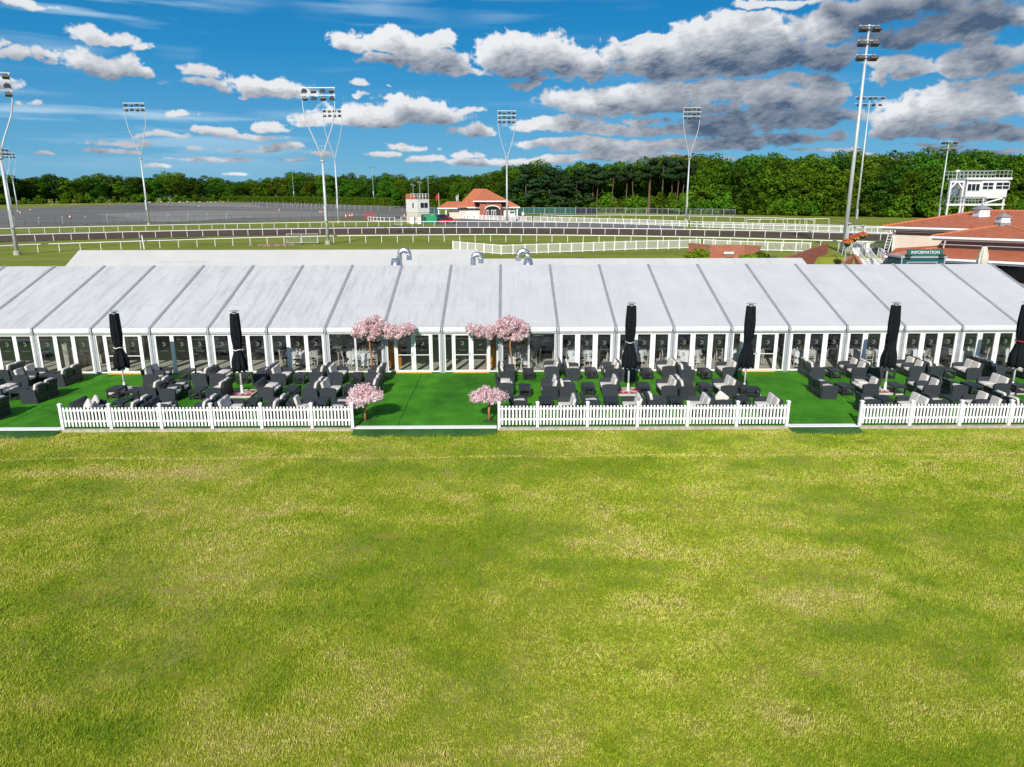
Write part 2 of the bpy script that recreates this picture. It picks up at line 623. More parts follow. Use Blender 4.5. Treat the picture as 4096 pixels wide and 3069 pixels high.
M['lawn'] = groundmat('lawn_soil', [(.16, .19, .008), (.23, .24, .016), (.29, .26, .05), (.34, .26, .11)], scales=(.16, .8, 14))
M['field_far'] = groundmat('racecourse_turf', [(.12, .155, .014), (.17, .20, .02), (.215, .235, .032), (.26, .25, .06)], scales=(.06, .35, 3.0), st=(1, 2.2, 1))
M['turf'] = groundmat('artificial_turf', [(.026, .135, .005), (.046, .220, .008), (.072, .285, .011), (.105, .33, .018)], scales=(.25, 1.3, 16), fine=1.3, bump=.9)
def add_rolls(m, width):
    N, L = m.node_tree.nodes, m.node_tree.links
    bs = N['Principled BSDF']
    old = bs.inputs['Base Color'].links[0].from_socket
    geo = N.new('ShaderNodeNewGeometry')
    sp = N.new('ShaderNodeSeparateXYZ')
    L.new(geo.outputs['Position'], sp.inputs[0])
    wob = N.new('ShaderNodeTexNoise')
    wob.inputs['Scale'].default_value = .5
    L.new(geo.outputs['Position'], wob.inputs['Vector'])
    a = N.new('ShaderNodeMath')
    a.operation = 'MULTIPLY_ADD'
    a.inputs[1].default_value = .16
    L.new(wob.outputs['Fac'], a.inputs[0])
    L.new(sp.outputs['X'], a.inputs[2])
    pp = N.new('ShaderNodeMath')
    pp.operation = 'PINGPONG'
    pp.inputs[1].default_value = width
    L.new(a.outputs[0], pp.inputs[0])
    rp = N.new('ShaderNodeValToRGB')
    el = rp.color_ramp.elements
    el[0].position, el[0].color = 0.0, (.55, .55, .55, 1)
    el[1].position, el[1].color = 1.0, (.92, .92, .92, 1)
    for q, c in ((.012, .58), (.022, 1.0), (.47, 1.06), (.53, .94)):
        e = el.new(q)
        e.color = (c, c, c, 1)
    dv = N.new('ShaderNodeMath')
    dv.operation = 'DIVIDE'
    dv.inputs[1].default_value = width
    L.new(pp.outputs[0], dv.inputs[0])
    L.new(dv.outputs[0], rp.inputs['Fac'])
    mx = N.new('ShaderNodeMixRGB')
    mx.blend_type = 'MULTIPLY'
    mx.inputs['Fac'].default_value = 1
    L.new(old, mx.inputs['Color1'])
    L.new(rp.outputs['Color'], mx.inputs['Color2'])
    L.new(mx.outputs[0], bs.inputs['Base Color'])


add_rolls(M['turf'], 2.0)
M['turf_ramp'] = groundmat('dull_ramp_turf', [(.020, .075, .016), (.030, .10, .022), (.045, .125, .03), (.07, .145, .045)], scales=(.4, 2, 18), fine=1.3)
M['track'] = groundmat('track_sand', [(.068, .044, .027), (.086, .057, .036), (.105, .072, .047), (.125, .088, .06)], scales=(.2, 1.2, 6), st=(.4, 2, 1))
M['asphalt'] = groundmat('old_asphalt', [(.115, .110, .098), (.15, .143, .128), (.185, .175, .155), (.22, .205, .175)], scales=(.025, .13, 2.5), st=(.6, 1.6, 1), bump=.2)
M['asphalt_dark'] = groundmat('new_asphalt', [(.040, .042, .045), (.052, .054, .057), (.066, .067, .07), (.08, .08, .08)], scales=(.1, .5, 5), bump=.2)
M['pale_tar'] = groundmat('worn_asphalt', [(.18, .175, .16), (.215, .205, .185), (.25, .235, .21), (.28, .26, .22)], scales=(.04, .2, 2.5), st=(.5, 1.6, 1), bump=.2)

# ---------------------------------------------------------------- sky: Nishita, with a procedural cumulus field laid over it by azimuth and elevation
def vnoise(h,w,fy,fx,rng):
    gy,gx=int(math.ceil(fy))+2,int(math.ceil(fx))+2
    ang=rng.random((gy,gx))*2*np.pi
    gxv,gyv=np.cos(ang),np.sin(ang)
    y=np.linspace(0,fy,h,endpoint=False)[:,None]; x=np.linspace(0,fx,w,endpoint=False)[None,:]
    yi=y.astype(int);xi=x.astype(int);yf=y-yi;xf=x-xi
    s=lambda t:t*t*t*(t*(t*6-15)+10)
    def d(a,b): return gxv[yi+a,xi+b]*(xf-b)+gyv[yi+a,xi+b]*(yf-a)
    u,v=s(xf),s(yf)
    return (d(0,0)*(1-u)+d(0,1)*u)*(1-v)+(d(1,0)*(1-u)+d(1,1)*u)*v
def fbm(h,w,fy,fx,octv,rng,gain=.5,billow=False):
    out=np.zeros((h,w));a=1;t=0
    for o in range(octv):
        n=vnoise(h,w,fy*2**o,fx*2**o,rng)*1.45
        if billow: n=np.abs(n)*2-.55
        out+=a*n;t+=a;a*=gain
    return out/t
def blur(a,r):
    for ax in (0,1):
        for _ in range(2):
            c=np.cumsum(np.pad(a,[(r+1,r) if i==ax else (0,0) for i in (0,1)],mode='edge'),axis=ax)
            a=(c[2*r+1:,:]-c[:-2*r-1,:] if ax==0 else c[:,2*r+1:]-c[:,:-2*r-1])/(2*r+1)
    return a
def sky_map(CL, A0,A1,E0,E1,W,H,seed=5):
    """CL: (az,el,half_w,h_up,h_down,kind) degrees. returns alpha, shade"""
    rng=np.random.default_rng(seed)
    az=np.linspace(A0,A1,W)[None,:]; el=np.linspace(E0,E1,H)[:,None]
    dx=(A1-A0)/W; 
    wx=fbm(H,W,(E1-E0)/2.2,(A1-A0)/2.8,5,rng); wy=fbm(H,W,(E1-E0)/2.2,(A1-A0)/2.8,5,rng)
    bl=fbm(H,W,(E1-E0)/1.6,(A1-A0)/2.0,6,rng,.55,True)
    rel=fbm(H,W,(E1-E0)/1.3,(A1-A0)/1.9,4,rng,.5)
    fine=fbm(H,W,(E1-E0)/.9,(A1-A0)/1.3,5,rng,.6)
    big=fbm(H,W,(E1-E0)/3.0,(A1-A0)/6.0,4,rng)
    D=np.full((H,W),-3.);dark=np.zeros((H,W));ht=np.zeros((H,W))
    lowk=np.clip(el/7,.25,1)
    a2=az+wx*2.4; e2=el+wy*.85*lowk
    for (ca,ce,hw,hu,hd,dk) in CL:
        qx=(a2-ca)/hw; dy=(e2-ce); qy=np.where(dy>0,dy/hu,dy/hd)
        E=1-np.sqrt(qx*qx+qy*qy+1e-6)
        E=E*min(1.,.45+.12*hu+.05*hw)
        m=E>D
        D=np.where(m,E,D); dark=np.where(m,dk,dark); ht=np.where(m,np.clip(dy/hu,-1,1),ht)
    dark=blur(dark,9);ht=blur(ht,7)
    D=D-bl*.36-rel*.10+big*.16+fine*.13+.055
    T=np.clip(D*3.2,0,1)
    alpha=np.clip(D/(.17+.20*dark),0,1);alpha=alpha*alpha*(3-2*alpha)
    # self shadowing: march toward the light (up and a little left)
    tau=np.zeros((H,W));st=.22
    sx=int(round(-.35*st/dx));sy=max(1,int(round(st/((E1-E0)/H))))
    cur=T.copy()
    for k in range(9):
        nxt=np.zeros_like(cur); nxt[:-sy,:]=cur[sy:,:]; nxt=np.roll(nxt,-sx,1); cur=nxt
        tau+=cur*st*(1 if k<6 else .7)
    g0,g1=np.gradient(rel)
    k=.16/dx
    relief=np.clip((g0*-0.9+g1*.35)*k*.45,-.22,.22)*np.clip(D*4,0,1)+rel*.10+fine*.10
    hh=np.clip((ht+.75+rel*.5)/1.1,0,1);sh=np.exp(-np.clip(tau-.15,0,9)*.74)*1.06*(.42+.58*hh*hh*(3-2*hh))
    sh=sh*(1-.5*dark)+relief*(1-.45*dark)-.14*dark
    sh=np.clip((.08+.98*sh-.10)*1.42,0,1)**.85
    sh=sh*(1-.42*dark)
    # thin cirrus streaks
    ci=fbm(H,W,(E1-E0)/1.2,(A1-A0)/16.,6,rng); cm=fbm(H,W,(E1-E0)/7,(A1-A0)/14.,3,rng)
    cir=np.clip(ci*3.2+.10,0,1)*np.clip(cm*2.4+.55,0,1)*.8
    side=np.clip((6-az)/30,0,1)+.15
    cir=cir*side*np.clip((el-1)/4,0,1)
    return alpha,sh,cir

CLOUDS = [(-27.28, 9.89, 1.96, 0.7, 0.33, 0.25), (-25.28, 9.46, 0.78, 0.39, 0.22, 0.3), (-27.14, 8.32, 2.63, 0.94, 0.62, 0.15), (-25.26, 8.04, 1.42, 0.51, 0.29, 0.15), (-31.34, 8.52, 1.0, 0.58, 0.32, 0.5), (-30.18, 8.83, 0.41, 0.32, 0.22, 0.4), (-31.93, 5.79, 0.55, 0.28, 0.17, 0.4), (-21.13, 8.2, 1.36, 0.7, 0.35, 0.35), (-21.44, 7.54, 1.81, 0.41, 0.3, 0.6), (-17.34, 7.28, 3.79, 1.03, 0.73, 0.1), (-18.66, 6.53, 1.0, 0.43, 0.31, 0.4), (-23.31, 5.5, 1.36, 0.42, 0.24, 0.25), (-17.08, 4.73, 0.96, 0.5, 0.25, 0.2), (-20.55, 4.38, 2.18, 0.37, 0.22, 0.35), (-18.56, 4.09, 1.98, 0.22, 0.16, 0.5), (-24.6, 4.01, 1.52, 0.24, 0.15, 0.5), (-31.67, 2.76, 0.46, 0.11, 0.09, 0.6), (-27.41, 2.97, 1.69, 0.21, 0.15, 0.6), (-22.48, 3.31, 0.75, 0.15, 0.12, 0.6), (-18.16, 3.18, 2.26, 0.16, 0.13, 0.6), (-21.03, 2.59, 2.98, 0.19, 0.13, 0.6), (-16.38, 3.47, 1.47, 0.29, 0.19, 0.4), (-16.28, 2.6, 1.64, 0.13, 0.1, 0.6), (-10.32, 7.92, 0.67, 0.37, 0.22, 0.3), (-8.47, 7.96, 0.27, 0.13, 0.09, 0.3), (-10.96, 7.18, 0.74, 0.16, 0.13, 0.5), (-10.79, 5.38, 5.14, 1.09, 0.45, 0.05), (-11.78, 5.74, 2.02, 0.89, 0.38, 0), (-6.49, 6.15, 3.64, 1.15, 0.71, 0.1), (-8.01, 6.71, 1.37, 0.64, 0.38, 0), (-3.02, 6.25, 1.33, 0.45, 0.26, 0.2), (-6.68, 5.57, 3.83, 0.71, 0.39, 0.6), (-2.52, 4.55, 2.18, 0.59, 0.3, 0.4), (-9.02, 3.04, 1.21, 0.23, 0.17, 0.3), (-7.45, 3.46, 1.39, 0.4, 0.2, 0.25), (-6.6, 2.69, 1.76, 0.24, 0.17, 0.4), (-3.07, 2.98, 1.49, 0.4, 0.2, 0.2), (-1.48, 2.47, 4.27, 0.31, 0.2, 0.3), (2.43, 2.61, 2.84, 0.34, 0.2, 0.2), (-8.19, 10.43, 4.67, 0.72, 0.36, 0.05), (-8.51, 10.84, 2.01, 0.89, 0.48, 0), (-5.32, 10.79, 1.87, 0.66, 0.36, 0.1), (-5.86, 9.87, 1.77, 0.67, 0.43, 0.25), (-8.56, 9.75, 2.36, 0.36, 0.31, 0.4), (-4.52, 9.03, 2.47, 0.62, 0.37, 0.3), (-3.65, 9.51, 1.37, 0.74, 0.37, 0.25), (-3.15, 8.74, 2.07, 0.44, 0.28, 0.35), (1.33, 9.69, 3.6, 1.88, 1.0, 0.05), (3.39, 9.98, 2.39, 1.46, 0.8, 0.1), (2.03, 9.0, 3.78, 0.68, 0.5, 0.65), (4.61, 8.98, 3.41, 0.93, 0.63, 0.2), (5.8, 9.34, 2.04, 0.62, 0.43, 0.2), (8.49, 10.05, 2.01, 0.91, 0.61, 0.1), (12.14, 10.09, 4.84, 1.37, 1.21, 0.05), (16.93, 10.47, 5.78, 1.79, 1.3, 0), (22.06, 10.72, 2.03, 1.45, 0.97, 0.05), (18.28, 9.23, 6.86, 0.77, 0.77, 0.75), (13.85, 8.82, 6.03, 0.79, 0.67, 0.7), (22.52, 9.13, 2.32, 1.14, 0.87, 0.8), (10.55, 8.93, 2.98, 0.73, 0.56, 0.5), (3.96, 6.64, 2.6, 0.77, 0.39, 0.05), (8.62, 6.71, 5.71, 1.14, 0.58, 0.05), (13.3, 7.15, 5.8, 1.06, 0.69, 0.05), (17.19, 7.18, 4.96, 0.98, 0.62, 0.1), (11.35, 6.22, 8.14, 0.51, 0.45, 0.7), (20.38, 6.44, 4.49, 0.91, 0.73, 0.4), (18.92, 5.42, 7.22, 0.68, 0.63, 0.75), (22.77, 6.79, 2.63, 0.77, 0.6, 0.3), (21.7, 5.48, 2.1, 0.55, 0.43, 0.5), (3.81, 5.21, 3.66, 0.65, 0.4, 0.1), (8.69, 4.77, 4.09, 0.46, 0.33, 0.4), (14.79, 4.58, 7.01, 0.64, 0.45, 0.85), (5.59, 3.81, 5.21, 0.47, 0.3, 0.15), (10.13, 3.44, 6.07, 0.46, 0.3, 0.3), (8.42, 2.79, 6.49, 0.4, 0.27, 0.25), (14.19, 3.52, 6.47, 0.46, 0.33, 0.55), (18.74, 3.86, 5.83, 0.51, 0.38, 0.65), (20.53, 4.84, 2.74, 0.43, 0.31, 0.3), (26.45, 11.72, 6.68, 0.91, 0.81, 0.95), (19.79, 12.72, 3.81, 0.33, 0.28, 0.3), (30.75, 10.63, 3.89, 1.14, 0.9, 0.9), (30.14, 9.64, 1.52, 0.91, 0.65, 0.15), (32.54, 8.49, 2.63, 1.06, 0.8, 0.6), (31.72, 9.1, 1.48, 0.79, 0.53, 0.3), (27.24, 9.77, 2.92, 1.09, 0.83, 0.95), (26.13, 7.62, 1.25, 0.63, 0.46, 0.25), (28.3, 7.76, 1.33, 0.56, 0.39, 0.3), (31.15, 7.81, 2.73, 0.71, 0.49, 0.4), (32.05, 6.8, 2.93, 0.49, 0.33, 0.5), (30.48, 5.23, 4.74, 1.64, 0.92, 0.05), (28.12, 4.92, 2.69, 1.28, 0.7, 0.05), (33.0, 5.37, 3.12, 1.37, 0.83, 0.1), (30.92, 3.93, 4.96, 0.63, 0.4, 0.8), (28.21, 4.18, 2.95, 0.59, 0.41, 0.5), (29.42, 3.26, 1.6, 0.15, 0.12, 0.5), (33.26, 3.56, 2.19, 0.39, 0.25, 0.5), (26.74, 2.43, 2.52, 0.18, 0.12, 0.4), (23.75, 3.11, 2.35, 0.19, 0.12, 0.4), (33.39, 2.71, 2.43, 0.2, 0.11, 0.4), (-31.85, 11.53, 1.72, 0.2, 0.15, 0.2), (-33.0, 8.62, 0.72, 0.42, 0.26, 0.4), (-34.7, 6.65, 1.89, 0.79, 0.37, 0.2), (36.22, 7.38, 2.21, 1.28, 0.78, 0.3), (38.9, 4.35, 2.49, 1.55, 0.78, 0.2)]
A0, A1, E0, E1 = -62.0, 62.0, -1.0, 36.0


CR = random.Random(31)
for _i in range(46):                       # small broken puffs between and in front of the big ones
    _a = CR.choice((CR.uniform(-36, 36), CR.uniform(2, 37)))
    _e = 1.2 + 15.5 * CR.random() ** 1.5
    if _a < 2 and _e > 7 + 3 * CR.random():
        continue
    _s = .35 + _e * .075
    CLOUDS.append((_a, _e, _s * CR.uniform(1.2, 3.4), _s * CR.uniform(.28, .6), _s * CR.uniform(.16, .32), CR.choice((.15, .35, .5, .7, .8))))


def make_world():
    W, H = 2480, 740
    al, sh, ci = sky_map(CLOUDS, A0, A1, E0, E1, W, H)
    ed = np.clip(np.minimum(np.linspace(0, 1, W), np.linspace(1, 0, W)) * 12, 0, 1)[None, :]
    px = np.zeros((H, W, 4), np.float32)
    px[..., 0] = sh
    px[..., 1] = ci * ed
    px[..., 2] = al * ed * np.clip(np.linspace(1, 0, H) * 10, 0, 1)[:, None]
    px[..., 3] = 1
    im = bpy.data.images.new('cumulus_field', W, H, alpha=True, float_buffer=True)
    im.colorspace_settings.name = 'Non-Color'
    im.pixels.foreach_set(px.ravel())
    im.update()
    im.pack()
    w = bpy.data.worlds.new('World')
    scene.world = w
    w.use_nodes = True
    N, L = w.node_tree.nodes, w.node_tree.links
    bg = N['Background']
    sky = N.new('ShaderNodeTexSky')
    sky.sky_type = 'NISHITA'
    sky.sun_disc = False
    sky.sun_elevation = R(SUN_EL)
    sky.sun_rotation = R(180 + SUN_AZ)
    sky.altitude = 60
    sky.air_density = 1.0
    sky.dust_density = 0.0
    sky.ozone_density = 6.0
    tc = N.new('ShaderNodeTexCoord')
    sp = N.new('ShaderNodeSeparateXYZ')
    L.new(tc.outputs['Generated'], sp.inputs[0])

    def math1(op, a, b=None, c=None):
        n = N.new('ShaderNodeMath')
        n.operation = op
        for i, q in enumerate((a, b, c)):
            if q is None:
                continue
            if isinstance(q, (int, float)):
                n.inputs[i].default_value = q
            else:
                L.new(q, n.inputs[i])
        return n.outputs[0]
    az = math1('ARCTAN2', sp.outputs['X'], sp.outputs['Y'])
    el = math1('ARCSINE', sp.outputs['Z'])
    u = math1('MULTIPLY_ADD', az, 180 / math.pi / (A1 - A0), -A0 / (A1 - A0))
    v = math1('MULTIPLY_ADD', el, 180 / math.pi / (E1 - E0), -E0 / (E1 - E0))
    cb = N.new('ShaderNodeCombineXYZ')
    L.new(u, cb.inputs[0])
    L.new(v, cb.inputs[1])
    tx = N.new('ShaderNodeTexImage')
    tx.image = im
    tx.extension = 'CLIP'
    tx.interpolation = 'Linear'
    L.new(cb.outputs[0], tx.inputs['Vector'])
    s2 = N.new('ShaderNodeSeparateColor')
    L.new(tx.outputs['Color'], s2.inputs[0])

    def mix(a, b, fac):
        n = N.new('ShaderNodeMixRGB')
        for i, q in ((0, fac), (1, a), (2, b)):
            if isinstance(q, tuple):
                n.inputs[i].default_value = (*q, 1)
            elif isinstance(q, (int, float)):
                n.inputs[i].default_value = q
            else:
                L.new(q, n.inputs[i])
        return n.outputs[0]
    K = 1 / SKY_K
    tint = N.new('ShaderNodeMixRGB')
    tint.blend_type = 'MULTIPLY'
    tint.inputs[0].default_value = 1
    L.new(sky.outputs[0], tint.inputs[1])
    tint.inputs[2].default_value = (*SKY_TINT, 1)
    hs = N.new('ShaderNodeHueSaturation')
    hs.inputs['Saturation'].default_value = SKY_SAT
    L.new(tint.outputs[0], hs.inputs['Color'])
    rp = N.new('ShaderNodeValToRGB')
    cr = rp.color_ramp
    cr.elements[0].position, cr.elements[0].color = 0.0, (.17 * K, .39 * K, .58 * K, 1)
    cr.elements[1].position, cr.elements[1].color = 1.0, (.045 * K, .17 * K, .42 * K, 1)  # top of the sky, out of view, lightened to fill the shadows
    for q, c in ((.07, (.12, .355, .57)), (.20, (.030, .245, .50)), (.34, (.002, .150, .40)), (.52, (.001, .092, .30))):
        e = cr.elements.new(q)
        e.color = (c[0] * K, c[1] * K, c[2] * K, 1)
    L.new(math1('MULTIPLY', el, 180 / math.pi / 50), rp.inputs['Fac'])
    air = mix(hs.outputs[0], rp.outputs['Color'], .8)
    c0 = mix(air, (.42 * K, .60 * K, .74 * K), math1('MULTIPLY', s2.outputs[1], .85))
    # the rest of the sky, outside the mapped sector: unseen broken cloud from noise, added as white fill for the shadows
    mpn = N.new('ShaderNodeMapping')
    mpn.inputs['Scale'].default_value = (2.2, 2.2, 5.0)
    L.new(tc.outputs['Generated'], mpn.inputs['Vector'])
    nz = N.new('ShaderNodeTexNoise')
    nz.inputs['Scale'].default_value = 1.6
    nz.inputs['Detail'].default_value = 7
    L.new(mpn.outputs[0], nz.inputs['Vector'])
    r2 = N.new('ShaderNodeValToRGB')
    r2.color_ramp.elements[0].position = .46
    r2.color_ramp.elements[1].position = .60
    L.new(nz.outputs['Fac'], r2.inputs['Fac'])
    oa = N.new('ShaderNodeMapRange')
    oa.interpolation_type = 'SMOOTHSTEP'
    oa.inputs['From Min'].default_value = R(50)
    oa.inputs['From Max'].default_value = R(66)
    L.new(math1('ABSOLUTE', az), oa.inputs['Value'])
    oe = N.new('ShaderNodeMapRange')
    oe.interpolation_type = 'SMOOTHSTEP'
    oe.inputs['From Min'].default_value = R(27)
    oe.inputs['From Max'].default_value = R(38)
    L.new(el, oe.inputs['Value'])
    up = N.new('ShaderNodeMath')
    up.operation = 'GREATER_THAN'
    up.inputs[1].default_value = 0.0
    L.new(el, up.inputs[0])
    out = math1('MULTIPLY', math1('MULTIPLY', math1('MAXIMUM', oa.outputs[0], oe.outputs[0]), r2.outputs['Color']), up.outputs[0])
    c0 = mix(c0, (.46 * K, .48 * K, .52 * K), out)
    cl = mix(CLOUD_LO_(K), CLOUD_HI_(K), s2.outputs[0])
    c1 = mix(c0, cl, s2.outputs[2])
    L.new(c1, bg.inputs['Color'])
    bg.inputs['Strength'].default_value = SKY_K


SUN_EL, SUN_AZ = 32.0, 14.0
SKY_K = .10
SKY_TINT = (.50, .66, .80)
SKY_SAT = 1.3


def CLOUD_LO_(K):
    return (.066 * K, .110 * K, .185 * K)


def CLOUD_HI_(K):
    return (.76 * K, .775 * K, .80 * K)


make_world()
sd = bpy.data.lights.new('sun', 'SUN')
sd.energy = 4.6
sd.angle = R(.5)
sd.color = (1.0, .955, .88)
so = bpy.data.objects.new('sun', sd)
COL.objects.link(so)
so.location = (-20, -40, 60)
so.rotation_euler = Vector((math.sin(R(SUN_AZ)) * math.cos(R(SUN_EL)), math.cos(R(SUN_AZ)) * math.cos(R(SUN_EL)), -math.sin(R(SUN_EL)))).to_track_quat('-Z', 'Y').to_euler()

cd = bpy.data.cameras.new('camera')
cd.sensor_width = 36
cd.lens = F / 4096 * 36
cd.clip_end = 4000
co = bpy.data.objects.new('camera', cd)
COL.objects.link(co)
mw = Matrix.Rotation(-YA, 4, 'Z') @ Matrix.Rotation(math.pi / 2 - TH, 4, 'X') @ Matrix.Rotation(RO, 4, 'Z')
mw.translation = (CX, 0, CH)
co.matrix_world = mw
scene.camera = co
scene.view_settings.view_transform = 'Standard'
scene.view_settings.look = 'None'
scene.view_settings.exposure = EXPO
scene.view_settings.gamma = 1
scene.cycles.max_bounces = 8
scene.cycles.transparent_max_bounces = 16
scene.cycles.caustics_reflective = False
scene.cycles.caustics_refractive = False
# ---------------------------------------------------------------- ground, terrace, field
def sheet(name, pts, m, kind='structure'):
    b = MB()
    b.face(pts)
    return tag(b.build(name, m), kind=kind)


ZF = -0.13
gb = MB()
gy = [-60, 27.12, 27.16, 51.0, 53.5, 56.0, 59.0, 62.0] + [64 + 1.5 * i for i in range(22)] + [100, 120, 240, 500, 1200, 3500]
gx = [-3500, -600, -200, -60, -30, 0, 20] + [23 + 1.5 * i for i in range(36)] + [80, 120, 200, 600, 3500]


TS_Y = GB(3424, 1029).y


def ground_z(x, y):
    if y < 27.14:
        return ZF
    if y < 51:
        return -.03
    hi = min(zb(y), -.03 + (y - 51) / 11 * 1.55) if y < 500 else min(zb(500) + (y - 500) * .0004, 6.2)
    if y < 100:                      # the sunken court in front of the tiled building
        inside = min(1, max(0, (x - (28.3 + (y - 74) * .72 if y > 74 else 28.3)) / 1.2)) * min(1, max(0, (TS_Y - .2 - y) / 1.0)) * min(1, max(0, (74 - x) / 4))
        hi = hi * (1 - inside) + -.02 * inside
    return hi


for y in gy:
    for x in gx:
        gb.v.append((x, y, ground_z(x, y)))
nx = len(gx)
for j in range(len(gy) - 1):
    for i in range(nx - 1):
        gb.f.append((j * nx + i, j * nx + i + 1, (j + 1) * nx + i + 1, (j + 1) * nx + i))
tag(gb.build('ground', M['field_far']), kind='structure')
# the field in front: finely divided so that it can undulate gently
fb = MB()
nxx, nyy = 90, 40
for j in range(nyy + 1):
    for i in range(nxx + 1):
        x, y = -45 + 90 * i / nxx, -4 + 31.1 * j / nyy
        und = .022 * math.sin(x * .9 + y * .35) + .016 * math.sin(y * 1.7 - x * .4)
        fb.v.append((x, y, ZF + .035 + und * min(1, max(0, (26.5 - y) / 2))))
for j in range(nyy):
    for i in range(nxx):
        a = j * (nxx + 1) + i
        fb.f.append((a, a + 1, a + nxx + 2, a + nxx + 1))
tag(fb.build('lawn', M['lawn'], smooth=True), kind='structure')
sheet('terrace', [(-60, 27.16, 0), (34, 27.16, 0), (34, 36.42, 0), (-60, 36.42, 0)], M['turf'])
sheet('court_paving', [(30.05, 36.42, .012), (72, 36.42, .012), (72, TS_Y - .7, .012), (38.4, TS_Y - .7, .012), (30.1, 74, .012)], M['paving'])

OPEN = [(-60, -17.38), (-5.76, -0.05), (11.62, 14.42)]           # gaps in the picket fence
RUNS = [(-17.3, -5.81), (0.03, 11.55), (14.49, 33.0)]
kb = MB()
for a, b_ in RUNS:
    kb.box(a - .02, b_ + .02, 27.02, 27.17, -.2, .012)
tag(kb.build('kerb', M['concrete']), kind='structure')
eb = MB()
for a, b_ in OPEN:
    eb.box(a + .02, b_ - .02, 27.05, 27.36, -.2, .016)
tag(eb.build('edge_line', M['line_white']), kind='structure')
rb_ = MB()
rng = random.Random(3)
for a, b_ in OPEN:
    n = max(4, int((b_ - a) / .35))
    top, bot = [], []
    for i in range(n + 1):
        x = a + (b_ - a) * i / n
        inset = .0
        top.append((x, 27.05, -.015))
        e = min(x - a, b_ - x)
        w = .78 * min(1, .72 + e * .35) + rng.uniform(-.03, .03)
        bot.append((x, 27.05 - w, ZF + .045))
    for i in range(n):
        rb_.add([top[i], top[i + 1], bot[i + 1], bot[i]], [(0, 3, 2, 1)])
tag(rb_.build('ramp_turf', M['turf_ramp']), kind='structure')


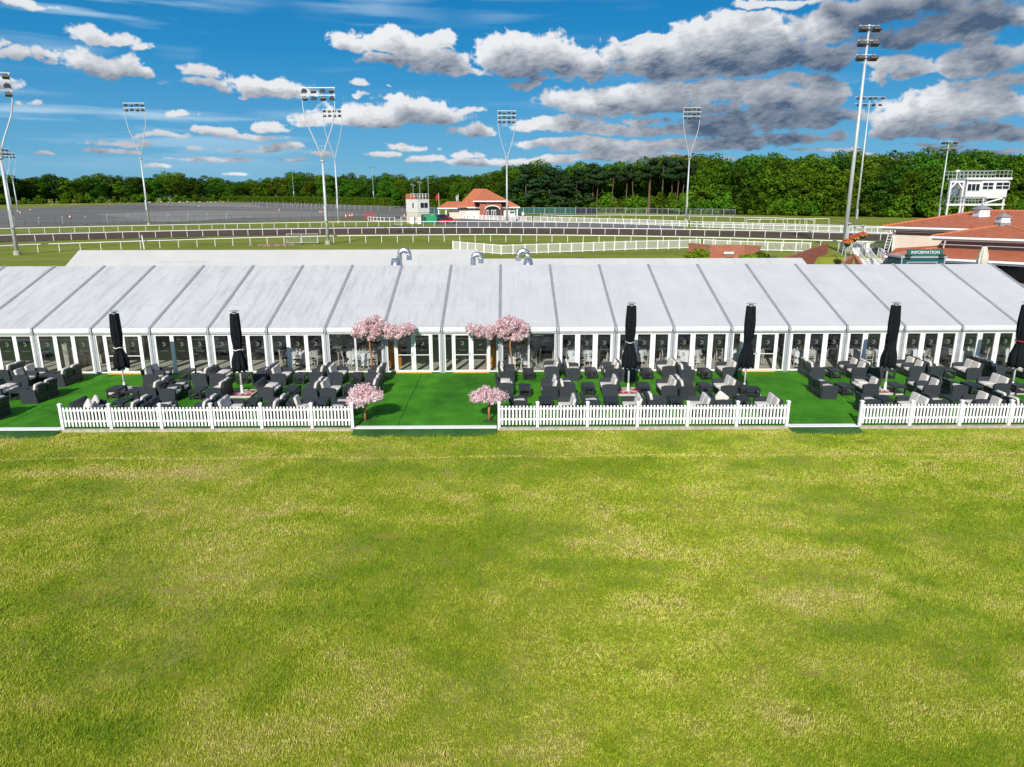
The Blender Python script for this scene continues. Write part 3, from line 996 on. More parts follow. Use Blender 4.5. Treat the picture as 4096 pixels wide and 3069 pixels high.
def grass():
    """the mown grass of the field as one mesh of blades, denser near by, where they can be told apart"""
    rng = np.random.default_rng(11)
    n = 1000000
    y = 8.2 + (26.95 - 8.2) * rng.random(n) ** 1.25
    x = (rng.random(n) - .5) * 2 * (y * .80 + 1.5)
    keep = np.ones(n, bool)
    # worn places, the faint line of an old running rail and a few bare scrapes
    def vn(xx, yy, s, seed):
        r = np.random.default_rng(seed)
        g = r.random((64, 64))
        u, v = (xx * s) % 63, (yy * s) % 63
        i, j = u.astype(int), v.astype(int)
        f, h = u - i, v - j
        f, h = f * f * (3 - 2 * f), h * h * (3 - 2 * h)
        return (g[j, i] * (1 - f) + g[j, i + 1] * f) * (1 - h) + (g[j + 1, i] * (1 - f) + g[j + 1, i + 1] * f) * h
    big = vn(x + 100, y * 1.3, .30, 1) * .5 + vn(x + 100, y * 1.5, .95, 2) * .5
    mid = vn(x + 100, y * 1.2, 1.9, 3) * .6 + vn(x + 100, y, 4.5, 4) * .4
    band = vn(x * .12 + 100, y * 1.0, .9, 61) - .5
    fine = vn(x + 100, y * 1.1, 11, 21) * .5 + vn(x + 100, y, 24, 22) * .5
    dry = np.clip((big - .48) * 1.05 + (mid - .5) * .55 + (fine - .5) * .55 + band * .30 + .40, 0, 1)
    line = np.exp(-((y - (24.05 + .004 * x + .05 * np.sin(x * .7))) / .10) ** 2) * (.35 + .65 * vn(x + 100, y, .35, 8))
    line2 = np.exp(-((y - 22.7 - .05 * np.sin(x)) / .35) ** 2) * np.clip((-9 - x) / 6, 0, 1) * .5
    dry = np.clip(dry + line * .9 + line2 + .35 * np.exp(-((x - 3.6) / 1.6) ** 2 - ((y - 17.5) / 1.6) ** 2), 0, 1)
    bare = np.zeros(n)
    for cx, cy, rx, ry in ((3.05, 12.2, .30, .20), (2.55, 23.35, .26, .24), (13.9, 25.4, .45, .2), (-1.6, 24.1, .5, .07), (-4.3, 12.9, .35, .18), (-7.6, 15.2, .6, .16), (1.5, 24.15, 1.6, .08), (-3.0, 17.9, .5, .2), (5.6, 10.9, .3, .15), (0.7, 13.2, .25, .1), (6.2, 12.0, .3, .12), (-1.2, 9.9, .5, .12)):
        bare = np.maximum(bare, np.clip(1.6 - 1.6 * (((x - cx) / rx) ** 2 + ((y - cy) / ry) ** 2), 0, 1))
    bare = np.maximum(bare, np.clip((mid - .70) * 6, 0, .7) * (vn(x + 100, y, 2.6, 40) > .45))
    keep &= rng.random(n) > bare * .93
    keep &= rng.random(n) > np.clip(dry - .72, 0, .3)
    x, y, dry = x[keep], y[keep], dry[keep]
    n = len(x)
    dist = np.sqrt(y * y + 80) / 14
    tuft = vn(x + 100, y * 1.2, 7.5, 31) * .55 + vn(x + 100, y, 17, 32) * .45
    h = (.018 + .030 * rng.random(n)) * (.35 + 1.5 * tuft) * (.8 + .45 * vn(x + 100, y, 1.3, 6))
    wd = (.0045 + .004 * rng.random(n)) * np.clip(dist, .8, 2)
    a = rng.random(n) * 2 * np.pi
    la = rng.normal(.5, 1.1, n)
    lean = h * (.25 + .75 * rng.random(n))
    zg = ZF + .035 + (.022 * np.sin(x * .9 + y * .35) + .016 * np.sin(y * 1.7 - x * .4)) * np.clip((26.5 - y) / 2, 0, 1)
    P = np.empty((n, 3, 3), np.float32)
    P[:, 0] = np.stack([x - np.cos(a) * wd, y - np.sin(a) * wd, zg - .004], 1)
    P[:, 1] = np.stack([x + np.cos(a) * wd, y + np.sin(a) * wd, zg - .004], 1)
    P[:, 2] = np.stack([x + np.cos(la) * lean, y + np.sin(la) * lean, zg + h], 1)
    me = bpy.data.meshes.new('grass')
    me.vertices.add(n * 3)
    me.vertices.foreach_set('co', P.ravel())
    me.loops.add(n * 3)
    me.loops.foreach_set('vertex_index', np.arange(n * 3, dtype=np.int32))
    me.polygons.add(n)
    me.polygons.foreach_set('loop_start', np.arange(n, dtype=np.int32) * 3)
    me.polygons.foreach_set('loop_total', np.full(n, 3, np.int32))
    # how dry each blade is (the grass itself is straw-coloured there)
    at = me.attributes.new('dry', 'FLOAT', 'FACE')
    at.data.foreach_set('value', np.clip(dry + rng.normal(0, .13, n), 0, 1).astype(np.float32))
    me.update()
    m, N, L, bs = nodes_of('grass_blade')
    bs.inputs['Roughness'].default_value = .6
    bs.inputs['Specular IOR Level'].default_value = .25
    an = N.new('ShaderNodeAttribute')
    an.attribute_name = 'dry'
    rp = N.new('ShaderNodeValToRGB')
    cr = rp.color_ramp
    cr.elements[0].position = 0
    cr.elements[0].color = (.130, .250, .005, 1)
    cr.elements[1].position = 1
    cr.elements[1].color = (.64, .53, .21, 1)
    for p, c in ((.35, (.255, .365, .009)), (.65, (.43, .475, .045))):
        e = cr.elements.new(p)
        e.color = (*c, 1)
    L.new(an.outputs['Fac'], rp.inputs['Fac'])
    L.new(rp.outputs['Color'], bs.inputs['Base Color'])
    me.materials.append(m)
    o = bpy.data.objects.new('grass', me)
    COL.objects.link(o)
    tag(o, kind='stuff')


grass()


# ---------------------------------------------------------------- picket fences
def picket_fence(x0, x1, label, posts):
    Y0 = 27.13
    t = thing('picket_fence', label, 'fence', (x0, Y0, 0), 0, 'white picket fences along the terrace edge')
    for i in range(len(posts)):
        b = MB()
        px = posts[i] - x0
        b.box(px - .055, px + .055, -.055, .055, -.12, 1.02)
        b.box(px - .075, px + .075, -.075, .075, 1.02, 1.05)
        b.add([(px - .07, -.07, 1.05), (px + .07, -.07, 1.05), (px + .07, .07, 1.05), (px - .07, .07, 1.05), (px, 0, 1.09)], [(0, 1, 4), (1, 2, 4), (2, 3, 4), (3, 0, 4)])
        b.build('post', M['white'], t)
    for i in range(len(posts) - 1):
        a, c = posts[i] - x0 + .057, posts[i + 1] - x0 - .057
        b = MB()
        n = max(1, int(round((c - a) / .137)))
        for z in (.30, .74):
            b.box(a, c, -.006, .03, z, z + .07)
        for k in range(n):
            x = a + (k + .5) * (c - a) / n
            b.prism([(x - .035, .115), (x + .035, .115), (x + .035, .895), (x + .025, .905), (x - .025, .905), (x - .035, .895)], 'y', -.028, -.006)
        b.build('picket_panel', M['white'], t)


def posts_between(a, b_, ref, step=2.0):
    return ref


picket_fence(-17.3, -5.81, 'white picket fence left of the wide opening with the two small blossom trees', [-17.3, -15.38, -13.38, -11.38, -9.41, -7.42, -5.81])
picket_fence(0.03, 11.55, 'white picket fence in the middle, between the wide opening and the narrow opening', [.03, 1.56, 3.55, 5.55, 7.55, 9.53, 11.55])
picket_fence(14.49, 33.0, 'white picket fence at the right end, running out of the picture', [14.49, 16.5, 18.5, 20.5, 22.5, 24.5, 26.5, 28.5, 30.5, 33.0])
# ---------------------------------------------------------------- the long marquee
YW, ZE, YR, ZR, YB = 36.36, 2.40, 43.83, 4.88, 51.30
K0, K1 = -14, 10
mq = thing('marquee', 'long white marquee with glazed front behind the furnished green terrace', 'marquee', (0, YW, 0))


def mp(mb, name, m, smooth=False, fix=False):
    for i, (x, y, z) in enumerate(mb.v):
        mb.v[i] = (x, y - YW, z)
    o = mb.build(name, m, mq, smooth)
    return fixn(o) if fix else o


rng = random.Random(5)
for k in range(K0, K1):
    b = MB()
    nu, nv = 10, 16
    ph = rng.uniform(0, 6)
    for j in range(nv + 1):
        for i in range(nu + 1):
            u, v = i / nu, j / nv
            sag = -.035 * math.sin(math.pi * u) * math.sin(math.pi * v) + .008 * math.sin(9 * v + ph + 3 * u) * math.sin(math.pi * u)
            b.v.append((3 * k + .07 + 2.86 * u, YW - .04 + (YR - YW + .04) * v, ZE + (ZR - ZE) * v + sag))
    for j in range(nv):
        for i in range(nu):
            a = j * (nu + 1) + i
            b.f.append((a, a + 1, a + nu + 2, a + nu + 1))
    mp(b, 'roof_panel', M['roof'], True)
    # soft valance under the eave
    b = MB()
    prof = [(-.04, ZE + .005), (-.10, ZE - .015), (-.125, ZE - .07), (-.12, ZE - .16), (-.10, ZE - .25), (-.03, ZE - .275)]
    n = 12
    for i in range(n + 1):
        x = 3 * k + .09 + 2.82 * i / n
        for (y, z) in prof:
            w = .012 * math.sin(i * 2.3 + ph + z * 6)
            b.v.append((x, YW + y + w, z))
    q = len(prof)
    for i in range(n):
        for j in range(q - 1):
            b.f.append((i * q + j, (i + 1) * q + j, (i + 1) * q + j + 1, i * q + j + 1))
    mp(b, 'valance', M['valance'], True)
for k in range(K0, K1 + 1):
    b = MB()
    dz = (ZR - ZE) / (YR - YW)
    b.bar((3 * k, YW - .06, ZE - .06 * dz + .0), (3 * k, YR, ZR + .0), .115, .10)
    mp(b, 'roof_beam', M['alu_dark'])
    b = MB()
    for s in (-1, 1):
        b.bar((3 * k + s * .068, YW - .05, ZE - .05 * dz + .02), (3 * k + s * .068, YR, ZR + .02), .018, .06)
    mp(b, 'beam_lip', M['alu'])
    b = MB()
    b.box(3 * k - .05, 3 * k + .05, YW - .17, YW - .06, ZE - .16, ZE + .03)
    b.box(3 * k - .02, 3 * k + .02, YW - .175, YW - .06, ZE - .26, ZE - .16)
    b.box(3 * k + .03, 3 * k + .055, YW - .168, YW - .06, ZE - .25, ZE - .162)
    mp(b, 'eave_bracket', M['steel'])
    b = MB()
    for s in (-1, 1):
        b.box(3 * k + s * .066 - .055, 3 * k + s * .066 + .055, YW - .035, YW + .13, 0, 2.12)
        for z in (.35, 1.1, 1.75):
            b.box(3 * k + s * .066 - .01, 3 * k + s * .066 + .01, YW - .041, YW - .035, z, z + .02)
    b.box(3 * k - .12, 3 * k + .12, YW - .05, YW - .036, 0, .015)
    mp(b, 'leg_post', M['alu'])
b = MB()
b.box(3 * K0, 3 * K1, YW - .02, YW + .10, 2.085, 2.118)
b.tube([(3 * K0, YW - .075, 2.112), (3 * K1, YW - .075, 2.112)], .018, 6)
mp(b, 'eave_rail', M['alu'])
b = MB()
b.face([(3 * K0, YB, ZE), (3 * K0, YR, ZR - .02), (3 * K1, YR, ZR - .02), (3 * K1, YB, ZE)])
mp(b, 'rear_roof', M['roof'], fix=False)
b = MB()
b.box(3 * K0, 3 * K1, YB - .05, YB, 0, ZE)
mp(b, 'rear_wall', M['lining'])
for x in (3 * K0, 3 * K1):
    b = MB()
    b.prism([(YW + .14, 0), (YB - .06, 0), (YB - .06, ZE - .03), (YR, ZR - .05), (YW + .14, ZE - .03)], 'x', x - .02, x + .02)
    mp(b, 'gable_wall', M['white_old'])


def cmark(b, x, z, r, y):
    """the frosted mark on the glass: two nested broken rings, open to the left"""
    n = 18
    for r0, r1 in ((r, r * .80), (r * .62, r * .42)):
        pts = []
        for i in range(n + 1):
            a = R(-128 + 256 * i / n)
            pts.append((math.cos(a), math.sin(a)))
        for i in range(n):
            (c0, s0), (c1, s1) = pts[i], pts[i + 1]
            b.add([(x + r0 * c0, y, z + r0 * s0), (x + r0 * c1, y, z + r0 * s1), (x + r1 * c1, y, z + r1 * s1), (x + r1 * c0, y, z + r1 * s0)], [(0, 1, 2, 3)])


def leaf(x0, x1, stile, top, bottom, mark=True, bar=False, handle=0, name='glazed_panel', z1=2.08, z0=.035):
    ya, yb = -.012, .05
    b = MB()
    b.box(x0, x0 + stile, ya, yb, z0, z1)
    b.box(x1 - stile, x1, ya, yb, z0, z1)
    b.box(x0 + stile, x1 - stile, ya, yb, z0, z0 + bottom)
    b.box(x0 + stile, x1 - stile, ya, yb, z1 - top, z1)
    if bar:
        b.box(x0 + stile, x1 - stile, ya - .002, yb - .02, .93, .965)
    o = b.build(name, M['white'], mq)
    g = MB()
    g.box(x0 + stile, x1 - stile, .014, .022, z0 + bottom, z1 - top)
    g.build('pane', M['glass'], o)
    if mark:
        e = MB()
        xc = (x0 + x1) / 2
        cmark(e, xc, 1.56, .105, .009)
        for z, w in ((1.215, .20), (1.185, .16)):
            q = rng.uniform(-.01, .01)
            x = xc - w + q
            while x < xc + w:
                l = rng.uniform(.02, .05)
                e.add([(x, .009, z), (x + l, .009, z), (x + l, .009, z + .009), (x, .009, z + .009)], [(0, 1, 2, 3)])
                x += l + .009
        e.build('emblem', M['etch'], o)
    if handle:
        h = MB()
        hx = x1 - stile / 2 if handle > 0 else x0 + stile / 2
        h.box(hx - .02, hx + .02, -.03, ya, .86, 1.12)
        h.bar((hx, -.05, 1.0), (hx - .11 * handle, -.05, 1.0), .02)
        h.build('handle', M['steel'], o)
    return o


DOORS = (-7, -2, -1, 4)
PLAIN = (-3, 0)
for k in range(K0, K1):
    a, c = 3 * k + .125, 3 * k + 2.875
    if k in DOORS:
        leaf(a, a + .43, .05, .05, .06, False)
        leaf(c - .43, c, .05, .05, .06, False)
        leaf(a + .445, a + 1.372, .115, .10, .10, True, True, 1, 'door')
        leaf(a + 1.378, c - .445, .115, .10, .10, True, True, 0, 'door')
        s = MB()
        s.box(a + .44, c - .44, -.14, -.02, .002, .05)
        s.build('door_sill', M['sill'], mq)
    elif k in PLAIN:
        for x0, x1 in ((a, a + 1.365), (a + 1.385, c)):
            leaf(x0, x1, .035, .035, .05, False)
        s = MB()
        if k == -3:
            s.tube([(a + .55, .35, .08), (c, .35, 2.0)], .025, 6)
        else:
            s.tube([(a, .35, 2.0), (c - .55, .35, .08)], .025, 6)
        s.build('wind_brace', M['steel'], mq)
    else:
        w = (c - a - .02) / 3
        for i in range(3):
            leaf(a + i * (w + .01), a + i * (w + .01) + w, .095 if k < -3 else .125, .075, .085, True)
# scalloped lining swags that hang just inside the glass
for k in (-3, -2, -1, 0, 1, 8):
    b = MB()
    for x0, x1 in ((3 * k + .2, 3 * k + 1.0), (3 * k + 1.1, 3 * k + 2.8)) if k != 8 else ((3 * k + .2, 3 * k + 1.1),):
        n = 10
        pts = [(x0 + (x1 - x0) * i / n, .16, 2.08 - .16 * math.sin(math.pi * i / n)) for i in range(n + 1)]
        b.add([(x0, .16, 2.09)] + pts + [(x1, .16, 2.09)], [tuple(range(n + 3))])
    b.build('lining_swag', M['drape'], mq)
fl = MB()
fl.face([(3 * K0, YW + .0, .012), (3 * K1, YW + .0, .012), (3 * K1, YB, .012), (3 * K0, YB, .012)])
tag(fl.build('floor', M['floor_in']), kind='structure')

# rear annexes
an = thing('annexe_marquee', 'plain white marquee roof directly behind the left half of the long marquee', 'marquee', (-30.8, 51.5, 0))
b = MB()
x0, x1 = -2.1, 29.0
b.add([(x0, 0, 2.4), (x1, 0, 2.4), (x1, 5.1, 4.93), (x0, 5.1, 4.93), (x0, 10.2, 2.4), (x1, 10.2, 2.4)], [(0, 1, 2, 3), (3, 2, 5, 4)])
fixn(b.build('roof', M['roof_far'], an))
b = MB()
for x in (x0 + .02, x1 - .02):
    b.prism([(.05, 0), (10.15, 0), (10.15, 2.37), (5.1, 4.9), (.05, 2.37)], 'x', x - .01, x + .01)
b.box(x0 + .05, x1 - .05, 10.1, 10.14, 0, 2.36)
b.build('wall', M['white_old'], an)
b = MB()
for (x, y, l) in ((4.8, 3.5, 3.6), (10.8, 1.9, 1.9), (21.6, 2.3, 1.2), (27.3, 3.0, 1.4)):
    z = 2.4 + y / 5.1 * 2.53
    b.bar((x, y, z + .012), (x + l, y, z + .012), .05, .02)
b.build('roof_batten', M['alu'], an)
an = thing('link_marquee', 'narrow white flat roofed link behind the right half of the long marquee', 'marquee', (-8.5, 51.36, 0))
b = MB()
x1 = 31.0
b.add([(0, 0, 3.3), (x1 + .2, 0, 3.3), (x1, 2.45, 4.44), (0, 2.45, 4.44), (0, 4.9, 3.3), (x1 + .2, 4.9, 3.3)], [(0, 1, 2, 3), (3, 2, 5, 4)])
fixn(b.build('roof', M['roof_far'], an))
b = MB()
b.box(.05, x1, .06, .1, 0, 3.3)
b.box(.05, x1, 4.8, 4.84, 0, 3.28)
b.prism([(.12, 0), (4.78, 0), (4.78, 3.27), (2.45, 4.4), (.12, 3.27)], 'x', x1 - .06, x1 - .02)
b.build('wall', M['white_old'], an)
b = MB()
for i in range(1, 12):
    b.bar((i * 2.6, .02, 3.32), (i * 2.6 - .25, 2.43, 4.447), .02, .008)
b.build('roof_seam', M['alu'], an)


# flues
def flue(px, py, w, pz, lab, flip):
    p = V(px, py, 45.6)
    t = thing('heater_flue', lab, 'flue', (p.x, p.y, 4.3), 0, 'silver heater ducts on the marquee ridge')
    b = MB()
    r = w / 2
    h = p.z - 4.3
    pts = [(-r, 0, -.4), (-r, 0, h - .02)]
    n = 7
    for i in range(1, n):
        a = math.pi - math.pi * i / n
        pts.append((r * math.cos(a), 0, h + r * math.sin(a)))
    pts += [(r, 0, h - .03), (r, 0, h - .3)]
    if flip:
        pts = [(-x, y, z) for x, y, z in pts]
    b.tube(pts, .17, 12)
    b.build('duct', M['shiny'], t)
    b = MB()
    for q in pts[1:-1:2]:
        b.lathe([(.178, -.012), (.178, .012)], 12, q)
    b.build('joint_band', M['alu'], t)


def cowl(px, py, lab):
    p = V(px, py, 44.6)
    t = thing('vent_cowl', lab, 'vent', (p.x, p.y, 4.55), 0, 'silver heater ducts on the marquee ridge')
    b = MB()
    h = p.z - 4.55
    b.lathe([(.36, 0), (.36, h - .55), (.33, h - .45), (.235, h)], 20)
    b.build('cone', M['shiny'], t, True)
    b = MB()
    b.lathe([(.21, h + .005), (.0, h + .006)], 16)
    b.build('opening', M['black'], t)


flue(1617, 1021, .62, 0, 'tall silver duct bend on the roof left of the middle, beside a cone cowl', False)
flue(2092, 1024, .62, 0, 'tall silver duct bend on the roof right of the middle, beside a cone cowl', True)
flue(1908, 1034, .50, 0, 'low silver duct bend half hidden behind the roof, between the other two ducts', False)
cowl(1582, 1035, 'silver cone cowl left of the left duct bend')
cowl(2113, 1037, 'silver cone cowl right of the right duct bend')


# ---------------------------------------------------------------- inside the marquee
def make_chair():
    t = thing('banquet_chair', 'x', 'chair')
    f = MB()
    for sx in (-1, 1):
        f.bar((sx * .17, -.18, 0), (sx * .175, -.18, .44), .035)
        f.bar((sx * .165, .19, 0), (sx * .175, .17, .45), .035)
        f.bar((sx * .175, .17, .45), (sx * .165, .24, .93), .035)
        f.bar((sx * .17, -.18, .2), (sx * .168, .18, .2), .02)
    for z in (.66, .80, .90):
        f.bar((-.17, .195 + (z - .45) * .1, z), (.17, .195 + (z - .45) * .1, z), .028)
    for i in range(4):
        x = -.105 + .07 * i
        f.bar((x, .20, .66), (x, .235, .9), .016)
    f.bar((-.17, -.18, .42), (.17, -.18, .42), .03)
    f.bar((-.17, .18, .42), (.17, .18, .42), .03)
    f.build('frame', M['lime_chair'], t)
    s = MB()
    s.pad(.38, .38, .05, Matrix.Translation((0, 0, .455)), .5, 10, 4)
    s.build('seat_pad', M['navy'], t, True)
    return t


def make_round_table():
    t = thing('round_table', 'x', 'table')
    b = MB()
    b.lathe([(.86, .70), (.88, .715), (.86, .73)], 28)
    b.build('tabletop', M['oak'], t)
    for s in (-1, 1):
        b = MB()
        b.bar((s * .45, -.3, 0), (s * .45, .3, 0), .04)
        b.bar((s * .45, 0, 0), (s * .45, 0, .7), .05)
        b.build('trestle_leg', M['steel'], t)
    return t


def cloth_mesh():
    b = MB()
    n = 56
    rings = [(.0, .742), (.5, .742), (.89, .74), (.905, .70), (.93, .45), (.97, .14)]
    for r, z in rings:
        for k in range(n):
            a = 2 * math.pi * k / n
            d = max(0, (.74 - z))
            w = 1 + d * .13 * math.sin(9 * a) + d * .05 * math.sin(23 * a + 1)
            b.v.append((r * w * math.cos(a), r * w * math.sin(a), z + (.05 * math.sin(4 * a) if z < .2 else 0)))
    for j in range(len(rings) - 1):
        for k in range(n):
            b.f.append((j * n + k, j * n + (k + 1) % n, (j + 1) * n + (k + 1) % n, (j + 1) * n + k))
    return b


chair0 = make_chair()
table0 = make_round_table()
cloth0 = cloth_mesh().build('tablecloth', M['cloth'], None, True)
tag(cloth0, 'x', 'tablecloth', 'white cloths on the round tables')
cen0 = thing('centrepiece', 'x', 'table setting', (0, 0, 0), 0, 'settings in the middle of the round tables')
b = MB()
b.lathe([(.05, 0), (.055, .14), (.03, .19)], 10)
b.build('vase', M['letter'], cen0, True)
b = MB()
rr = random.Random(2)
for i in range(26):
    q = Vector((rr.gauss(0, .06), rr.gauss(0, .06), .24 + rr.gauss(0, .035)))
    b.box(q.x - .02, q.x + .02, q.y - .02, q.y + .02, q.z - .02, q.z + .02)
b.build('flower_head', M['flower_yellow'], cen0)
b = MB()
for i in range(8):
    a = i * math.pi / 4
    x, y = .6 * math.cos(a), .6 * math.sin(a)
    b.lathe([(.03, 0), (.008, .01), (.008, .09), (.034, .12), (.03, .19)], 7, (x, y, 0))
    b.box(.45 * math.cos(a + .3) - .04, .45 * math.cos(a + .3) + .04, .45 * math.sin(a + .3) - .03, .45 * math.sin(a + .3) + .03, 0, .09)
b.build('glassware', M['cushion'], cen0)

used = {'chair': False, 'table': False, 'cloth': False, 'cen': False}


def place(kind, proto, loc, rz, label, group):
    if not used[kind]:
        used[kind] = True
        proto.location = loc
        proto.rotation_euler = (0, 0, rz)
        proto['label'] = label
        proto['group'] = group
        return proto
    return dup(proto, loc, rz, label, group)


ROWS = {'front': (38.55, [-10.9, -7.6, .9, 4.3, 7.2, 10.3, 13.2, 16.6, 19.9, 22.9, 25.6, 28.3]),
        'second': (41.6, [-26.0, -16.4, -13.2, -9.4, -5.9, 2.4, 5.7, 9.0, 12.2, 15.3, 18.6, 21.8, 25.0, 28.2]),
        'rear': (44.9, [-30, -24, -18.0, -14.8, -11.0, -7.5, 4.2, 7.6, 11.0, 14.2, 17.5, 21.0, 24.3])}
SIDE = ['right', 'far right', 'far', 'far left', 'left', 'near left', 'near', 'near right']
rng = random.Random(12)
for row, (ty, xs) in ROWS.items():
    for i, tx in enumerate(xs):
        x, y = tx + rng.uniform(-.1, .1), ty + rng.uniform(-.2, .2)
        ix = f'{nth(i)} from the left in the {row} row inside the marquee'
        place('table', table0, (x, y, .012), rng.uniform(0, 1), f'round banquet table {ix}', 'round tables inside the marquee')
        place('cloth', cloth0, (x, y, .012), rng.uniform(0, 6), f'white linen cloth on the {row}-row round table, {nth(i)} from the left', 'white cloths on the round tables')
        place('cen', cen0, (x, y, .756), rng.uniform(0, 6), f'glasses and flowers on the {row}-row round table, {nth(i)} from the left', 'settings in the middle of the round tables')
        if row == 'rear':
            continue
        off = rng.uniform(-.2, .2)
        for s in range(8):
            if row == 'second' and s in (1, 2, 3):
                continue
            a = s * math.pi / 4 + off
            q = 1.12 + rng.uniform(-.06, .12)
            place('chair', chair0, (x + q * math.cos(a), y + q * math.sin(a), .012), a - math.pi / 2 + rng.uniform(-.15, .15),
                  f'limewashed chair, {SIDE[s]} side of the {row}-row round table {nth(i)} from the left', 'chairs around the round tables')

# lecterns and drape near the doors
for lx, ly, rz, lab in ((.55 - 1.05, 37.55, -.5, 'orange wooden lectern inside the right pair of middle doors'), (-5.62, 37.6, .5, 'dark orange wooden lectern left of the middle doors, beside the tall blossom tree')):
    t = thing('lectern', lab, 'lectern', (lx, ly, .012), rz, 'lecterns inside the doors')
    b = MB()
    b.box(-.30, .30, -.03, .03, 0, 1.15)
    b.build('front_panel', M['oak'], t)
    for s in (-1, 1):
        b = MB()
        b.prism([(.032, 0), (.42, 0), (.42, 1.2), (.032, 1.15)], 'x', s * .28 - .02, s * .28 + .02)
        b.build('side_panel', M['oak'], t)
    b = MB()
    b.add([(-.34, -.06, 1.16), (.34, -.06, 1.16), (.34, .46, 1.29), (-.34, .46, 1.29), (-.34, -.06, 1.13), (.34, -.06, 1.13), (.34, .46, 1.26), (-.34, .46, 1.26)], [(0, 1, 2, 3), (4, 7, 6, 5), (0, 4, 5, 1), (2, 6, 7, 3), (1, 5, 6, 2), (0, 3, 7, 4)])
    b.build('top', M['oak'], t)
b = MB()
n = 80
for i in range(n + 1):
    u = i / n
    x, y = -23.5 + 2.9 * u, 37.0 + 3.6 * u
    w = .10 * math.sin(i * .9) + .05 * math.sin(i * 2.1)
    b.v += [(x + w, y - w * .5, 2.2), (x + w * 1.3, y - w * .6, .06)]
for i in range(n):
    b.f.append((2 * i, 2 * i + 2, 2 * i + 3, 2 * i + 1))
tag(b.build('drape', M['drape'], None, True), 'pleated ivory drape hanging behind the glass at the left end', 'curtain')
b = MB()
# ---------------------------------------------------------------- terrace furniture
DEP = .76
ARM = [(-.34, 0), (.30, 0), (.335, .02), (.375, .34), (.37, .585), (.20, .625), (-.02, .635), (-.24, .62), (-.355, .60), (-.345, .40), (-.37, .18), (-.40, 0)]


def make_seat(n, state):
    W = .80 if n == 1 else 1.36
    t = thing('rattan_sofa' if n == 2 else 'rattan_armchair', 'x', 'sofa' if n == 2 else 'armchair')
    for s in (-1, 1):
        b = MB()
        b.prism(ARM, 'y', s * (W / 2 - .055) - .055, s * (W / 2 - .055) + .055)
        fixn(b.build('arm', M['rattan'], t))
    iw = W / 2 - .113
    b = MB()
    b.prism([(-.23, .30), (-.355, .30), (-.47, .79), (-.455, .815), (-.40, .815), (-.355, .80)], 'y', -iw - .02, iw + .02)
    b.prism([(-.38, .0), (-.30, .0), (-.30, .45), (-.36, .45)], 'y', -iw, iw)
    fixn(b.build('backrest', M['rattan'], t))
    b = MB()
    b.box(-.30, .335, -iw, iw, .07, .325)
    b.build('seat_base', M['rattan'], t)
    cw = iw * 2 / n - .012
    for i in range(n):
        y = (i - (n - 1) / 2) * (cw + .012)
        b = MB()
        b.pad(.62, cw, .14, Matrix.Translation((.055, y, .385)), .16, 24, 10, .28, .55)
        b.build('seat_cushion', M['cushion'], t, True)
        if state == 'up':
            Mx = Matrix.Translation((-.235, y, .635)) @ Matrix.Rotation(R(-14), 4, 'Y')
        elif state == 'flat':
            Mx = Matrix.Translation((.03, y + (.03 if i else -.02), .50)) @ Matrix.Rotation(R(90 + (3 if i else -4)), 4, 'Y') @ Matrix.Rotation(R(4 if i else -7), 4, 'X')
        elif state == 'mixed':
            Mx = (Matrix.Translation((-.235, y, .635)) @ Matrix.Rotation(R(-14), 4, 'Y')) if i else (Matrix.Translation((.05, y, .50)) @ Matrix.Rotation(R(86), 4, 'Y'))
        else:
            Mx = Matrix.Translation((.05, y + .1, .58)) @ Matrix.Rotation(R(35), 4, 'Y') @ Matrix.Rotation(R(40), 4, 'Z')
        b = MB()
        b.pad(.13, cw, .46, Mx, .30, 20, 12, .30, .22)
        b.build('back_cushion', M['cushion'], t, True)
    return t


protos = {}


def seat(n, state, x, y, face, label, group):
    key = (n, state)
    rz = (0 if face == 'R' else math.pi) + seat.rng.uniform(-.035, .035)
    if key not in protos:
        t = protos[key] = make_seat(n, state)
        t.location = (x, y, .0)
        t.rotation_euler = (0, 0, rz)
        t['label'] = label
        t['group'] = group
        return t
    return dup(protos[key], (x, y, .0), rz, label, group)


seat.rng = random.Random(4)
